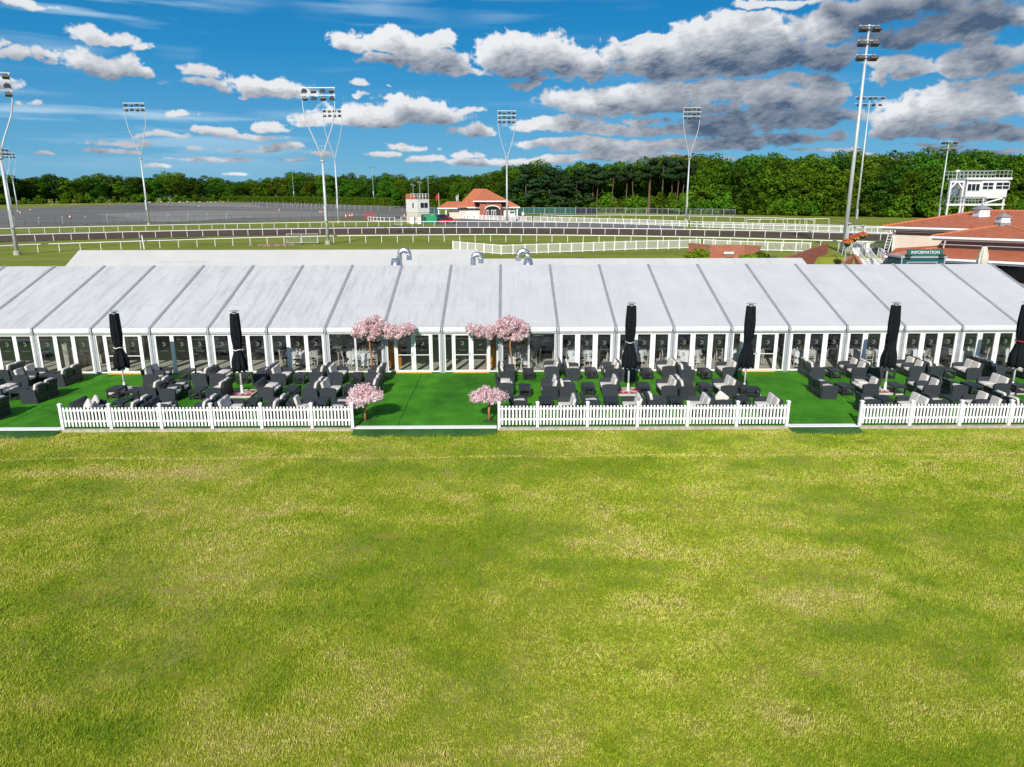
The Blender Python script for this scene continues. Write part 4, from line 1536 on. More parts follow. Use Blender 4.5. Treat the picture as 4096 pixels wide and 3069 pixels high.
# section, row, kind, facing, pixel of the near side panel's foot (or, in the front row, of the far arm's top), cushion state
FURN = [
    ('left', 'middle', 'P', 'L', 118, 1616, 'up'), ('left', 'back', 'P', 'L', 230, 1548, 'up'), ('left', 'back', 'P', 'R', 85, 1552, 'up'),
    ('left', 'back', 'S', 'L', 10, 1530, 'up'), ('left', 'middle', 'S', 'R', -20, 1608, 'flat'), ('left', 'front', 'PB', 'L', 2, 1660, 'up'),
    ('left', 'back', 'P', 'R', 604, 1549, 'up'), ('left', 'middle', 'P', 'L', 597, 1606, 'up'), ('left', 'middle', 'P', 'R', 671, 1610, 'flat'),
    ('left', 'back', 'S', 'L', 800, 1546, 'up'), ('left', 'back', 'S', 'R', 870, 1546, 'flat'), ('left', 'middle', 'S', 'L', 858, 1607, 'up'),
    ('left', 'back', 'P', 'L', 1040, 1547, 'up'), ('left', 'back', 'S', 'R', 1113, 1546, 'up'), ('left', 'middle', 'S', 'R', 1063, 1605, 'flat'),
    ('left', 'back', 'P', 'L', 1266, 1538, 'up'), ('left', 'back', 'S', 'R', 1342, 1540, 'up'), ('left', 'middle', 'P', 'L', 1240, 1609, 'up'), ('left', 'middle', 'S', 'R', 1313, 1608, 'up'),
    ('left', 'back', 'P', 'L', 1492, 1542, 'up'), ('left', 'middle', 'P', 'L', 1476, 1595, 'up'),
    ('left', 'front', 'SF', 'R', 388, 1598, 'loose'), ('left', 'front', 'PF', 'L', 572, 1594, 'up'), ('left', 'front', 'PF', 'R', 674, 1599, 'flat'),
    ('left', 'front', 'PF', 'L', 845, 1591, 'up'), ('left', 'front', 'SF', 'R', 944, 1596, 'up'), ('left', 'front', 'PF', 'L', 1115, 1590, 'up'), ('left', 'front', 'SF', 'R', 1222, 1596, 'mixed'), ('left', 'front', 'PF', 'L', 1378, 1589, 'flat'),
    ('middle', 'back', 'P', 'R', 2028, 1536, 'up'), ('middle', 'middle', 'S', 'R', 2020, 1587, 'flat'), ('middle', 'front', 'AF', 'R', 2075, 1585, 'flat'),
    ('middle', 'back', 'S', 'L', 2208, 1515, 'up'), ('middle', 'back', 'S', 'R', 2293, 1523, 'up'), ('middle', 'middle', 'P', 'L', 2200, 1601, 'up'), ('middle', 'middle', 'P', 'R', 2272, 1601, 'mixed'),
    ('middle', 'front', 'SF', 'L', 2264, 1589, 'up'), ('middle', 'front', 'AF', 'R', 2360, 1583, 'flat'),
    ('middle', 'back', 'P', 'L', 2450, 1525, 'up'), ('middle', 'back', 'S', 'R', 2514, 1527, 'up'), ('middle', 'middle', 'S', 'L', 2442, 1592.5, 'up'),
    ('middle', 'front', 'SF', 'L', 2520, 1587, 'up'), ('middle', 'front', 'AF', 'R', 2618, 1582, 'up'),
    ('middle', 'back', 'S', 'L', 2675, 1513.5, 'up'), ('middle', 'back', 'P', 'R', 2748, 1528, 'up'), ('middle', 'middle', 'S', 'L', 2678, 1598, 'up'), ('middle', 'middle', 'P', 'R', 2752, 1600, 'up'),
    ('middle', 'back', 'S', 'L', 2919, 1519, 'up'), ('middle', 'middle', 'S', 'L', 2913, 1597, 'up'), ('middle', 'front', 'SF', 'L', 2782, 1585, 'up'), ('middle', 'front', 'AF', 'R', 2875, 1582, 'loose'), ('middle', 'front', 'SF', 'L', 3048, 1587, 'up'),
    ('right', 'back', 'P', 'R', 3269, 1519, 'up'), ('right', 'middle', 'P', 'R', 3316, 1598, 'flat'), ('right', 'back', 'P', 'L', 3436, 1521, 'up'), ('right', 'middle', 'S', 'L', 3483, 1590.6, 'mixed'), ('right', 'back', 'S', 'R', 3502, 1521, 'up'),
    ('right', 'front', 'AF', 'R', 3458, 1580, 'flat'), ('right', 'back', 'P', 'L', 3660, 1512, 'up'), ('right', 'middle', 'P', 'L', 3726, 1596, 'up'), ('right', 'front', 'SF', 'L', 3621, 1585, 'up'), ('right', 'front', 'AF', 'R', 3724, 1583, 'flat'),
    ('right', 'back', 'P', 'R', 3735, 1512, 'up'), ('right', 'middle', 'P', 'R', 3834, 1596, 'flat'), ('right', 'back', 'S', 'L', 3895, 1522, 'up'), ('right', 'middle', 'S', 'L', 4006, 1588.5, 'up'), ('right', 'back', 'P', 'R', 3981, 1511, 'up'),
    ('right', 'front', 'PF', 'L', 3888, 1580, 'up'), ('right', 'front', 'PF', 'R', 4003, 1578, 'up'), ('right', 'back', 'S', 'L', 4120, 1519, 'up'), ('right', 'middle', 'S', 'L', 4240, 1586, 'up'),
]
STATE = {'up': 'upright cushions', 'flat': 'back cushion lying flat on the seat', 'mixed': 'one cushion down, one up', 'loose': 'loose tilted cushion'}
ROWN = {'back': 'glass-door row', 'middle': 'middle row', 'front': 'picket-fence row'}
count = {}
items = []
for sec, row, kd, face, px, py, st in FURN:
    n = 2 if kd[0] == 'S' else 1
    W = 1.36 if n == 2 else .80
    tot = 1.60 if kd[0] == 'P' else W
    if kd.endswith('F'):
        p = G(px, py, .63)
        yn = p.y + .055 - tot
        x = p.x + (.0 if face == 'R' else 0)
    elif kd == 'PB':
        p = G(px, py)
        x, yn = p.x, p.y - 1.4
    else:
        p = G(px, py)
        x, yn = p.x, p.y
    yn = max(yn, 27.32)
    if yn + tot > 36.28:
        yn = 36.28 - tot
    if kd[0] == 'P':
        items.append((sec, row, 1, st if st != 'mixed' else 'up', x, yn + .40, face, 'nearer'))
        items.append((sec, row, 1, st if st != 'mixed' else 'flat', x + seat.rng.uniform(-.03, .03), yn + 1.205, face, 'farther'))
    else:
        items.append((sec, row, n, st, x, yn + W / 2, face, ''))
order = {}
for it in sorted(items, key=lambda q: q[4]):
    order.setdefault((it[0], it[1], it[2]), []).append(it)
for (sec, row, n), v in order.items():
    g = 0
    lastp = None
    for it in v:
        key = (round(it[4], 0), it[6], it[7] != '')
        _, _, _, st, x, y, face, pair = it
        same = lastp is not None and pair and lastp[0] == face and abs(lastp[1] - x) < .1 and lastp[2] != pair
        if not same:
            g += 1
        lastp = (face, x, pair)
        d = 'right' if face == 'R' else 'left'
        kind = 'sofa' if n == 2 else 'armchair'
        if pair:
            lab = f'dark armchair facing {d}, {pair} in {nth(g - 1)} armchair set, {ROWN[row]}, {sec} terrace area'
        else:
            lab = f'dark {kind} facing {d}, {nth(g - 1)} {kind} from left, {ROWN[row]}, {sec} terrace area'
        seat(n, st, x, y, face, lab, 'charcoal rattan seats on the terrace')


def make_low_table():
    t = thing('low_table', 'x', 'table')
    b = MB()
    b.box(-.275, .275, -.46, .46, .375, .425)
    b.box(-.26, .26, -.445, .445, .335, .375)
    b.build('tabletop', M['table'], t)
    for sx in (-1, 1):
        for sy in (-1, 1):
            b = MB()
            b.box(sx * .235 - .035, sx * .235 + .035, sy * .42 - .035, sy * .42 + .035, 0, .335)
            b.build('leg', M['table'], t)
    b = MB()
    b.box(-.24, .24, -.42, .42, .085, .125)
    b.build('shelf', M['table'], t)
    return t


TAB = [('left', 'middle', 64, 1603), ('left', 'back', 177, 1535), ('left', 'middle', 450, 1597), ('left', 'middle', 530, 1603), ('left', 'middle', 780, 1601), ('left', 'back', 737, 1523),
       ('left', 'back', 968, 1538), ('left', 'middle', 1161, 1596), ('left', 'back', 1196, 1539), ('left', 'back', 1421, 1539), ('left', 'middle', 1393, 1592),
       ('middle', 'back', 2114, 1522), ('middle', 'middle', 2099, 1591), ('middle', 'back', 2367, 1518), ('middle', 'middle', 2356, 1583), ('middle', 'back', 2592, 1520.7), ('middle', 'middle', 2578, 1582),
       ('middle', 'back', 2827, 1520.7), ('middle', 'middle', 2825, 1583.7), ('right', 'back', 3342, 1516.6), ('right', 'middle', 3391, 1585), ('right', 'back', 3559, 1517), ('right', 'middle', 3598, 1582),
       ('right', 'back', 3799, 1516.4), ('right', 'middle', 3906, 1581), ('right', 'back', 4030, 1513.6), ('right', 'middle', 4085, 1581),
       ('left', 'front', 470, 1652), ('left', 'front', 1000, 1650), ('left', 'front', 1280, 1650), ('middle', 'front', 2185, 1646), ('middle', 'front', 2450, 1645), ('middle', 'front', 2707, 1642), ('middle', 'front', 2979, 1640), ('right', 'front', 3553, 1640), ('right', 'front', 3825, 1638)]
tp = None
cnt = {}
for sec, row, px, py in sorted(TAB, key=lambda q: q[2]):
    p = G(px, py)
    y = max(27.4 + .46, p.y + .46)
    i = cnt[(sec, row)] = cnt.get((sec, row), -1) + 1
    lab = f'low charcoal table, {nth(i)} table from left, {ROWN[row]}, {sec} terrace area'
    if tp is None:
        tp = make_low_table()
        tp.location = (p.x, y, 0)
        tp['label'] = lab
        tp['group'] = 'low tables on the terrace'
    else:
        dup(tp, (p.x, y, 0), seat.rng.uniform(-.03, .03), lab, 'low tables on the terrace')
p = G(3001, 1592)
for k, (dy, lab) in enumerate(((.28, 'nearer of two low charcoal tables pushed together round the fourth parasol pole'), (1.05, 'farther of two low charcoal tables pushed together round the fourth parasol pole'))):
    dup(tp, (p.x - .0 - k * .35, p.y + dy, 0), R(90), lab, 'low tables on the terrace')


# ---------------------------------------------------------------- closed parasols
def parasol(px, py, ztop, zbot, ztie, label, strap, seed, vis=True):
    p = G(px, py)
    t = thing('closed_parasol', label, 'parasol', (p.x, p.y, 0), 0, 'closed black parasols on the terrace')
    rr = random.Random(seed)
    b = MB()
    b.tube([(0, 0, .05), (0, 0, ztop - .1)], .042, 12)
    b.lathe([(.07, .05), (.07, .13), (.055, .45), (.05, .46)], 12)
    b.build('pole', M['white'], t, True)
    h = ztop - .12
    prof, N_ = [], 26
    for i in range(N_ + 1):
        u = i / N_
        z = zbot + (h - zbot) * u
        ut = (ztie - zbot) / (h - zbot)
        if u < ut:
            q = u / ut
            r = .30 - .13 * q ** 1.6 + .03 * math.sin(q * 5)
        else:
            q = (u - ut) / (1 - ut)
            r = .165 + .115 * math.sin(min(1, q * 1.55) * math.pi / 2) * (1 - q * .52) - .03 * q
        prof.append((r, z))
    a1, a2, a3 = [rr.uniform(0, 6) for _ in range(3)]

    def wave(a, z):
        k = 1 if z < ztie else .75
        w = 1 + k * (.13 * math.sin(8 * a + a1 + z * .4) + .07 * math.sin(13 * a + a2 - z) + .05 * math.sin(3 * a + a3 + z * 1.7))
        return w * (.94 if abs(z - ztie) < .1 else 1)
    b = MB()
    b.lathe(prof, 64, (0, 0, 0), wave)
    for i in range(64):                       # ragged lower hem
        x, y, z = b.v[i]
        b.v[i] = (x, y, z - .10 * (.5 + .5 * math.sin(8 * 2 * math.pi * i / 64 + a1)) - rr.uniform(0, .03))
    c = b.build('canopy', M['canvas'], t, True)
    if strap:
        s = MB()
        s.tube([(.215 * math.cos(2 * math.pi * i / 24), .215 * math.sin(2 * math.pi * i / 24), ztie + .02 * math.sin(i)) for i in range(25)], .022, 6, cap=False)
        s.build('strap', M[strap], c)
    b = MB()
    b.lathe([(.10, ztop - .14), (.10, ztop - .02), (.20, ztop - .01), (.20, ztop + .01), (.06, ztop + .035)], 20)
    b.build('top_cap', M['alu'], t)
    b = MB()
    s = .53
    b.box(-s - .06, s + .06, -s - .06, -s, .005, .095)
    b.box(-s - .06, s + .06, s, s + .06, .005, .095)
    b.box(-s - .06, -s, -s, s, .006, .094)
    b.box(s, s + .06, -s, s, .006, .094)
    b.box(-s, s, -.045, .045, .006, .085)
    b.box(-.045, .045, -s, -.046, .007, .084)
    b.box(-.045, .045, .046, s, .007, .084)
    for an in (45, 135):
        b.bar((-.42 * math.cos(R(an)), -.42 * math.sin(R(an)), .1 + an * 1e-5), (.42 * math.cos(R(an)), .42 * math.sin(R(an)), .1 + an * 1e-5), .07, .03)
    b.build('base_frame', M['slab'], t)
    for sx in (-1, 1):
        for sy in (-1, 1):
            b = MB()
            b.box(min(sx * .05, sx * (s - .01)), max(sx * .05, sx * (s - .01)), min(sy * .05, sy * (s - .01)), max(sy * .05, sy * (s - .01)), .004, .075)
            b.build('base_slab', M['red'], t)
    return t


parasol(501, 1566, 3.84, 1.22, 2.14, 'closed black parasol with white strap, standing between two low tables, left terrace area', 'strap', 1)
parasol(970, 1579, 3.94, 1.22, 2.16, 'closed black parasol with white strap over red base slabs left terrace area', 'strap', 2)
parasol(2512, 1571, 4.23, 1.27, 2.43, 'closed black parasol with grey strap over red base slabs middle terrace area', 'alu', 3)
parasol(2975, 1572, 4.21, 1.32, 2.43, 'closed black parasol standing in front of the single narrow door, without a pale strap', None, 4)
parasol(3538, 1567, 4.21, 1.28, 2.43, 'closed black parasol without a pale strap, right terrace area', None, 5)
parasol(4045, 1566, 4.21, 1.28, 2.43, 'closed black parasol with red strap, cut by the right edge of the picture', 'red', 6)


# ---------------------------------------------------------------- blossom trees
def petals(lobes, n, size, seed, up=.15, jit=.65, shell=.30, fuzz=0.0):
    """leaf or petal clumps scattered through a set of ellipsoid lobes; returns a quad soup"""
    rng = np.random.default_rng(seed)
    L = np.array(lobes, float)
    w = (L[:, 3] * L[:, 4] * L[:, 5]) ** .75
    idx = rng.choice(len(L), n, p=w / w.sum())
    d = rng.normal(size=(n, 3))
    d /= np.linalg.norm(d, axis=1)[:, None]
    d[:, 2] += up
    rad = rng.random(n) ** shell * 1.06
    pos = L[idx, :3] + d * L[idx, 3:6] * rad[:, None] + (rng.normal(size=(n, 3)) * fuzz if fuzz else 0)
    nrm = d + rng.normal(size=(n, 3)) * jit
    nrm /= np.linalg.norm(nrm, axis=1)[:, None]
    t = np.cross(nrm, rng.normal(size=(n, 3)))
    t /= np.linalg.norm(t, axis=1)[:, None] + 1e-9
    b = np.cross(nrm, t)
    s = size * (.55 + .9 * rng.random(n))[:, None]
    P = np.empty((n, 4, 3), np.float32)
    P[:, 0] = pos - t * s
    P[:, 1] = pos - b * s * .62
    P[:, 2] = pos + t * s
    P[:, 3] = pos + b * s * .62
    return P


def soup(name, P, m, parent):
    n = len(P)
    me = bpy.data.meshes.new(name)
    me.vertices.add(n * 4)
    me.vertices.foreach_set('co', P.astype(np.float32).ravel())
    me.loops.add(n * 4)
    me.loops.foreach_set('vertex_index', np.arange(n * 4, dtype=np.int32))
    me.polygons.add(n)
    me.polygons.foreach_set('loop_start', np.arange(n, dtype=np.int32) * 4)
    me.polygons.foreach_set('loop_total', np.full(n, 4, np.int32))
    me.materials.append(m)
    me.update()
    o = bpy.data.objects.new(name, me)
    COL.objects.link(o)
    o.parent = parent
    return o


def blossom_tree(loc, trunk, lobes, n, label, seed, size=.042):
    t = thing('blossom_tree', label, 'tree', loc, 0, 'pink blossom trees by the doors')
    b = MB()
    b.tube(trunk, .055, 10, .04)
    top = Vector(trunk[-1])
    for (x, y, z, rx, ry, rz) in lobes[:9]:
        b.tube([top - Vector((0, 0, .15)), (top + Vector((x, y, z))) / 2 + Vector((0, 0, -.06)), (x, y, z)], .022, 6, .008)
    b.build('trunk', M['trunk_wood'], t, True)
    soup('crown', petals(lobes, n, size, seed, .15, .9, .38, .03), M['blossom'], t)
    b = MB()
    b.lathe([(.26, .004), (.25, .03), (.05, .05)], 14)
    b.build('base_plate', M['turf_ramp'], t)
    return t


def small_lobes(seed):
    r = random.Random(seed)
    out = []
    for i in range(60):
        a = r.uniform(0, 2 * math.pi)
        q = r.random() ** .6
        u = q
        z = 1.02 + r.uniform(-.12, .30) * (1 - u * .4) + .22 * (1 - u) - .10 * u
        out.append((.68 * u * math.cos(a), .62 * u * math.sin(a), z, r.uniform(.12, .22), r.uniform(.12, .20), r.uniform(.09, .17)))
    return out


p1, p2 = G(1461, 1686), G(1957, 1686)
blossom_tree(p1, [(0, 0, 0), (.01, 0, .45), (-.01, 0, .95)], small_lobes(21), 7500, 'small pink blossom tree at the right end of the left picket fence', 31)
blossom_tree(p2, [(0, 0, 0), (-.01, 0, .45), (.03, 0, .95)], small_lobes(22), 7500, 'small pink blossom tree at the left end of the middle picket fence', 32)


def tall_lobes(seed, s):
    r = random.Random(seed)
    out = []
    for i in range(230):
        u = r.random()
        x = -.74 + 2.95 * u ** 1.1
        main = math.exp(-((x - .05) / .62) ** 2)
        c = .10 * main + .07 * math.sin(x * 4)
        z = 2.33 + c + r.uniform(-.9, 1.15) * (.20 + .33 * main)
        out.append((s * x, r.uniform(-.42, .42), z, r.uniform(.09, .20), r.uniform(.12, .22), r.uniform(.08, .15)))
    return out


pa, pb = V(1487, 1470, 35.55), V(2048, 1470, 35.55)
blossom_tree((pa.x, 35.55, 0), [(0, 0, 0), (.03, 0, .8), (-.04, 0, 1.6), (.0, 0, 2.5)], tall_lobes(41, 1), 24000, 'tall pink blossom tree left of the middle doors, its long branch reaching over them', 51)
blossom_tree((pb.x, 35.55, 0), [(.03, 0, 0), (.0, 0, .8), (-.10, 0, 1.6), (-.06, 0, 2.5)], tall_lobes(42, -1), 24000, 'tall pink blossom tree right of the middle doors, its long branch reaching over them', 52)
# ---------------------------------------------------------------- racecourse surfaces behind the marquee
def lift(p, d):
    return (p.x, p.y, p.z + d)


def surf(name, pix, m, d):
    b = MB()
    b.face([lift(GB(x, y), d) for x, y in pix])
    return tag(b.build(name, m), kind='structure')


def band(name, lo, hi, m, d):
    b = MB()
    n = len(lo)
    for (x, y), (x2, y2) in zip(lo, hi):
        b.v.append(lift(GB(x, y), d))
        b.v.append(lift(GB(x2, y2), d))
    for i in range(n - 1):
        b.f.append((2 * i, 2 * i + 2, 2 * i + 3, 2 * i + 1))
    return tag(b.build(name, m), kind='structure')


RAIL1 = [(-420, 1040), (163, 1010.5), (600, 995), (1040, 980), (1388, 972), (1700, 968.5), (1980, 967), (2300, 970), (2574, 974), (2853, 981), (3361, 996), (3760, 1010)]
RAIL2 = [(-420, 984), (154, 965), (533, 953), (936, 943.6), (1365, 937), (1601, 934.5), (1944, 934), (2057, 934.5), (2344, 937), (2640, 941), (2952, 947), (3354, 957), (3800, 970)]
RAIL3 = [(-420, 951), (11, 938.5), (432, 928), (857, 918), (1083, 913.5), (1353, 908.5), (1610, 906.5), (1918, 907), (2044, 908), (2246, 910), (2450, 912.5), (2714, 916.5), (2934, 921), (3300, 930), (3800, 944)]
TX = [-900, -420, 11, 154, 432, 857, 1365, 1640, 1944, 2200, 2450, 2714, 2952, 3354, 3800, 4600]


def yat(path, x):
    if x <= path[0][0]:
        (x0, y0), (x1, y1) = path[0], path[1]
    elif x >= path[-1][0]:
        (x0, y0), (x1, y1) = path[-2], path[-1]
    else:
        for (x0, y0), (x1, y1) in zip(path, path[1:]):
            if x0 <= x <= x1:
                break
    return y0 + (y1 - y0) * (x - x0) / (x1 - x0)


band('race_track', [(x, yat(RAIL2, x) + .8) for x in TX], [(x, yat(RAIL3, x) + 5) for x in TX], M['track'], .012)
band('service_path', [(x, yat(RAIL3, x) + 4.6) for x in TX], [(x, yat(RAIL3, x) - 1.2) for x in TX], M['asphalt'], .016)
surf('car_park', [(-900, 940), (-300, 921), (0, 911), (450, 900), (1000, 888), (1335, 879), (1640, 880), (1640, 828), (1320, 818), (1000, 809), (600, 813), (250, 826), (0, 838), (-400, 856)], M['asphalt'], .02)
surf('car_park_patch', [(375, 857), (760, 842), (1400, 850), (1500, 862), (1200, 868), (900, 875), (700, 889), (620, 888)], M['pale_tar'], .03)
surf('car_park_far_strip', [(560, 818), (760, 812), (1000, 815), (1060, 830), (860, 828)], M['pale_tar'], .034)
surf('yard', [(1640, 892), (1770, 900), (1840, 908), (1980, 907), (2330, 911), (2720, 916), (2730, 906), (2380, 894), (2095, 886), (2080, 872), (1900, 868), (1720, 862), (1640, 866)], M['asphalt'], .026)
surf('verge', [(1200, 882), (1340, 880), (1640, 894), (1700, 903), (1600, 905), (1300, 907)], M['field_far'], .03)

b = MB()
rr = random.Random(9)
c = GB(1105, 983)
for i in range(60):
    q = (c.x + rr.gauss(0, 1.6), c.y + rr.gauss(0, .8), c.z - .02)
    s = rr.uniform(.2, .55)
    b.lathe([(s, 0), (s * .8, s * .35), (s * .3, s * .55)], 7, q)
tag(b.build('soil_heap', M['soil']), 'low heap of dry soil beside the wire fence panels behind the marquee', 'soil heap')


# ---------------------------------------------------------------- running rails
def resample(path, step):
    P = [GB(x, y) for x, y in path]
    out, acc = [P[0]], 0.0
    for a, c in zip(P, P[1:]):
        L = (c - a).length
        d = step - acc
        while d <= L:
            out.append(a + (c - a) * (d / L))
            d += step
        acc = (acc + L) % step
    return out


def running_rail(path, label, step, h=1.08, r=.065, lean=.16):
    pts = resample(path, step)
    o = pts[0].copy()
    t = thing('running_rail', label, 'rail', o, 0, 'white running rails round the racetrack')
    b = MB()
    b.tube([p - o + Vector((0, 0, h)) for p in pts], r, 8)
    b.build('rail', M['white'], t, True)
    for p in pts:
        if p.x < -140 or p.x > 118:
            continue
        q = p - o
        b = MB()
        b.tube([q, q + Vector((0, .02, h * .8)), q + Vector((lean * .3, 0, h - r))], .05, 6)
        b.build('post', M['white'], t)
    return t


running_rail(RAIL1, 'white running rail nearest the marquee roof, on the near grass strip', 2.42)
running_rail(RAIL2, 'white running rail on the near edge of the dark sand track', 2.5)
running_rail(RAIL3, 'white running rail on the far edge of the dark sand track', 2.45)
running_rail([(2163, 868), (2190, 877), (2253, 880.5), (2470, 878), (2683, 881), (2947, 888), (3100, 891), (3200, 896), (3262, 903)], 'curving white running rail on the inner course, right of the red roofed pavilion', 3.6, 1.15)
running_rail([(2985, 899), (3090, 898), (3180, 897), (3255, 895), (3320, 896)], 'short white rail end curving off beside the far field', 3.0, 1.15)


# ---------------------------------------------------------------- white bar fences
def bar_fence(path, label, post_step, h=1.15, name='bar_fence', bars=True, gap=.135, filled=None):
    pts = resample(path, post_step)
    o = pts[0].copy()
    t = thing(name, label, 'fence', o, 0, 'white bar fences of the enclosure')
    for i, p in enumerate(pts):
        q = p - o
        b = MB()
        b.box(q.x - .06, q.x + .06, q.y - .06, q.y + .06, q.z, q.z + h + .06)
        b.build('post', M['white'], t)
        if i + 1 < len(pts):
            n = pts[i + 1] - o
            b = MB()
            for z in (.14, h - .04):
                b.bar(q + Vector((0, 0, z)), n + Vector((0, 0, z)), .05, .09)
            d = (n - q)
            if bars:
                k = int(d.length / gap)
                for j in range(1, k):
                    c = q + d * (j / k)
                    b.box(c.x - .017, c.x + .017, c.y - .015, c.y + .015, c.z + .14, c.z + h - .05)
            b.build('bar_panel', M['white'], t)
            if filled and i % 2 == 0:
                b = MB()
                b.bar(q + d * .06 + Vector((0, .03, h * .52)), q + d * .94 + Vector((0, .03, h * .52)), .012, h * .6)
                b.build('banner', M[filled], t)
    return t


M['banner'] = mat('faded_banner', (.30, .36, .33), .8, col2=(.42, .25, .25), scale=.8)
bar_fence([(1812, 1001), (1880, 1008), (2007, 1019.5), (2164, 1013.7), (2314, 1009), (2457, 1003), (2592, 998.7), (2723, 995.6), (2811, 993)], 'white bar fence running diagonally behind the marquee roof to the brick wall', 1.62, 1.2)
bar_fence([(2813, 993), (2900, 998), (3025, 1003), (3135, 1006), (3290, 1010)], 'white bar fence behind the brick wall with the plaque', 1.75, 1.2)
bar_fence([(1791, 871), (1853, 876), (1920, 880), (1966, 882), (2043, 885), (2096, 886.3), (2135, 887)], 'white fence in front of the red roofed pavilion', 1.5, 1.25, filled='banner')
bar_fence([(2135, 887), (2380, 894.5), (2529, 899), (2687, 905), (2759, 908.4)], 'white bar fence along the track right of the pavilion', 2.1, 1.25)
bar_fence([(2812, 911), (2954, 915), (3015, 917.5), (3166, 922), (3368, 928.5), (3620, 936)], 'white bar fence along the track right of the white gate', 2.1, 1.25)
a, c = GB(2762, 908.5), GB(2809, 911)
t = thing('gate', 'white gate with crossed braces between the two track fences', 'gate', a)
d = c - a
b = MB()
for z in (.15, .65, 1.2):
    b.bar(Vector((0, 0, z)), d + Vector((0, 0, z)), .07, .09)
b.build('rail', M['white'], t)
b = MB()
for u in (0, .5, 1):
    b.bar(d * u + Vector((0, 0, .1)), d * u + Vector((0, 0, 1.3)), .08)
for u in (0, .5):
    b.bar(d * u + Vector((0, .02, .15)), d * (u + .5) + Vector((0, .02, 1.2)), .05)
    b.bar(d * u + Vector((0, -.02, 1.2)), d * (u + .5) + Vector((0, -.02, .15)), .05)
b.build('brace', M['white'], t)
bar_fence([(1473, 883), (1500, 885), (1538, 887), (1592, 885)], 'short curved white rail by the red crates at the edge of the car park', 1.6, 1.0, 'post_rail', False)
bar_fence([(1604, 884), (1640, 883), (1668, 882)], 'short straight white rail between the car park and the white tower', 1.7, 1.0, 'post_rail', False)
bar_fence([(2066, 874), (2080, 870), (2096, 862)], 'short white rail climbing away at the right end of the pavilion', 1.6, 1.2, 'post_rail', False)


# ---------------------------------------------------------------- floodlight masts
def lamp(b, x, y, z, s, ang):
    Mx = Matrix.Translation((x, y, z)) @ Matrix.Rotation(R(ang), 4, 'X')
    b.box(-.42 * s, .42 * s, -.34 * s, .30 * s, -.20 * s, .14 * s, Mx)
    b.box(-.30 * s, .30 * s, -.18 * s, .24 * s, .141 * s, .30 * s, Mx)
    b.box(-.04 * s, .04 * s, -.04 * s, .04 * s, .301 * s, .52 * s, Mx)


def fork_mast(px, py, pt, label, rows=2, wid=2.2, rz=0.0, fork=.60):
    p = GB(px, py)
    top = V(pt[0], pt[1], p.y).z - p.z
    t = thing('floodlight_mast', label, 'floodlight', p, rz, 'tall floodlight masts round the racetrack')
    zf = top * fork
    b = MB()
    b.tube([(0, 0, 0), (0, 0, zf - 1.3)], .26, 14, .15)
    b.lathe([(.31, zf - 1.32), (.31, zf - 1.2), (.2, zf - 1.1)], 12)
    b.build('pole', M['mast'], t, True)
    b = MB()
    b.lathe([(.42, 0), (.42, .5), (.33, .55)], 14)
    b.build('plinth', M['concrete'], t)
    b = MB()
    b.box(-.17, .17, -.42, -.18, 3.4, 5.6)
    b.build('service_box', M['steel'], t)
    for s in (-1, 1):
        b = MB()
        pts = []
        for i in range(13):
            u = i / 12
            z = zf - 1.2 + (top - zf + 1.2) * u
            w = .16 + (wid - .16) * (1 / (1 + math.exp(-(u - .42) * 9)) - .022) / .972
            w = .16 + (wid - .16) * (math.sin(min(1, max(0, u - .06) / .72) * math.pi / 2) ** 1.35)
            pts.append((s * w, 0, z))
        b.tube(pts, .085, 8, .07)
        b.build('fork_arm', M['mast'], t, True)
    b = MB()
    for z in (zf + .9, zf - .1):
        b.bar((-.5, 0, z), (.5, 0, z), .06)
    for x in (-.25, 0, .25):
        b.bar((x, 0, zf - .1), (x * 1.5, 0, zf + .9), .05)
    b.build('bracket', M['alu_dark'], t)
    for r in range(rows):
        z = top - .04 - r * 1.0
        b = MB()
        b.bar((-wid - .15, 0, z), (wid + .15, 0, z), .13)
        b.build('crossbar', M['mast'], t)
        for i in range(4):
            b = MB()
            x = -wid + .35 + i * (2 * wid - .7) / 3
            lamp(b, x, .05 if r % 2 else -.05, z - .46, .85, (25, -20, 18, -25)[(i + r) % 4])
            b.build('floodlight', M['dark_grey'], t)
    return t


fork_mast(70, 1021, (8, 285), 'tall forked floodlight mast at the left edge of the picture, cut by the frame', 3, 2.3, R(28))
fork_mast(1312, 978, (1277, 350), 'tallest forked floodlight mast, left of the middle, nearest to the marquee', 2, 2.3)
fork_mast(1355, 893, (1325, 437), 'forked floodlight mast just right of and behind the tallest forked one', 2, 2.1)
fork_mast(597, 902, (540, 412), 'forked floodlight mast standing over the left part of the car park', 2, 2.2)
fork_mast(2028, 893, (2022, 443), 'forked floodlight mast beside the red roofed pavilion', 3, 2.0)
fork_mast(2743, 885, (2750, 430), 'forked floodlight mast in front of the pine trunks in the wood', 3, 2.0)
fork_mast(52, 872, (14, 594), 'small far forked mast partly behind the big mast at the left edge', 2, 1.7, R(35))
fork_mast(73, 848, (47, 612), 'farthest forked mast at the left edge, in front of the trees', 2, 1.9, R(30))


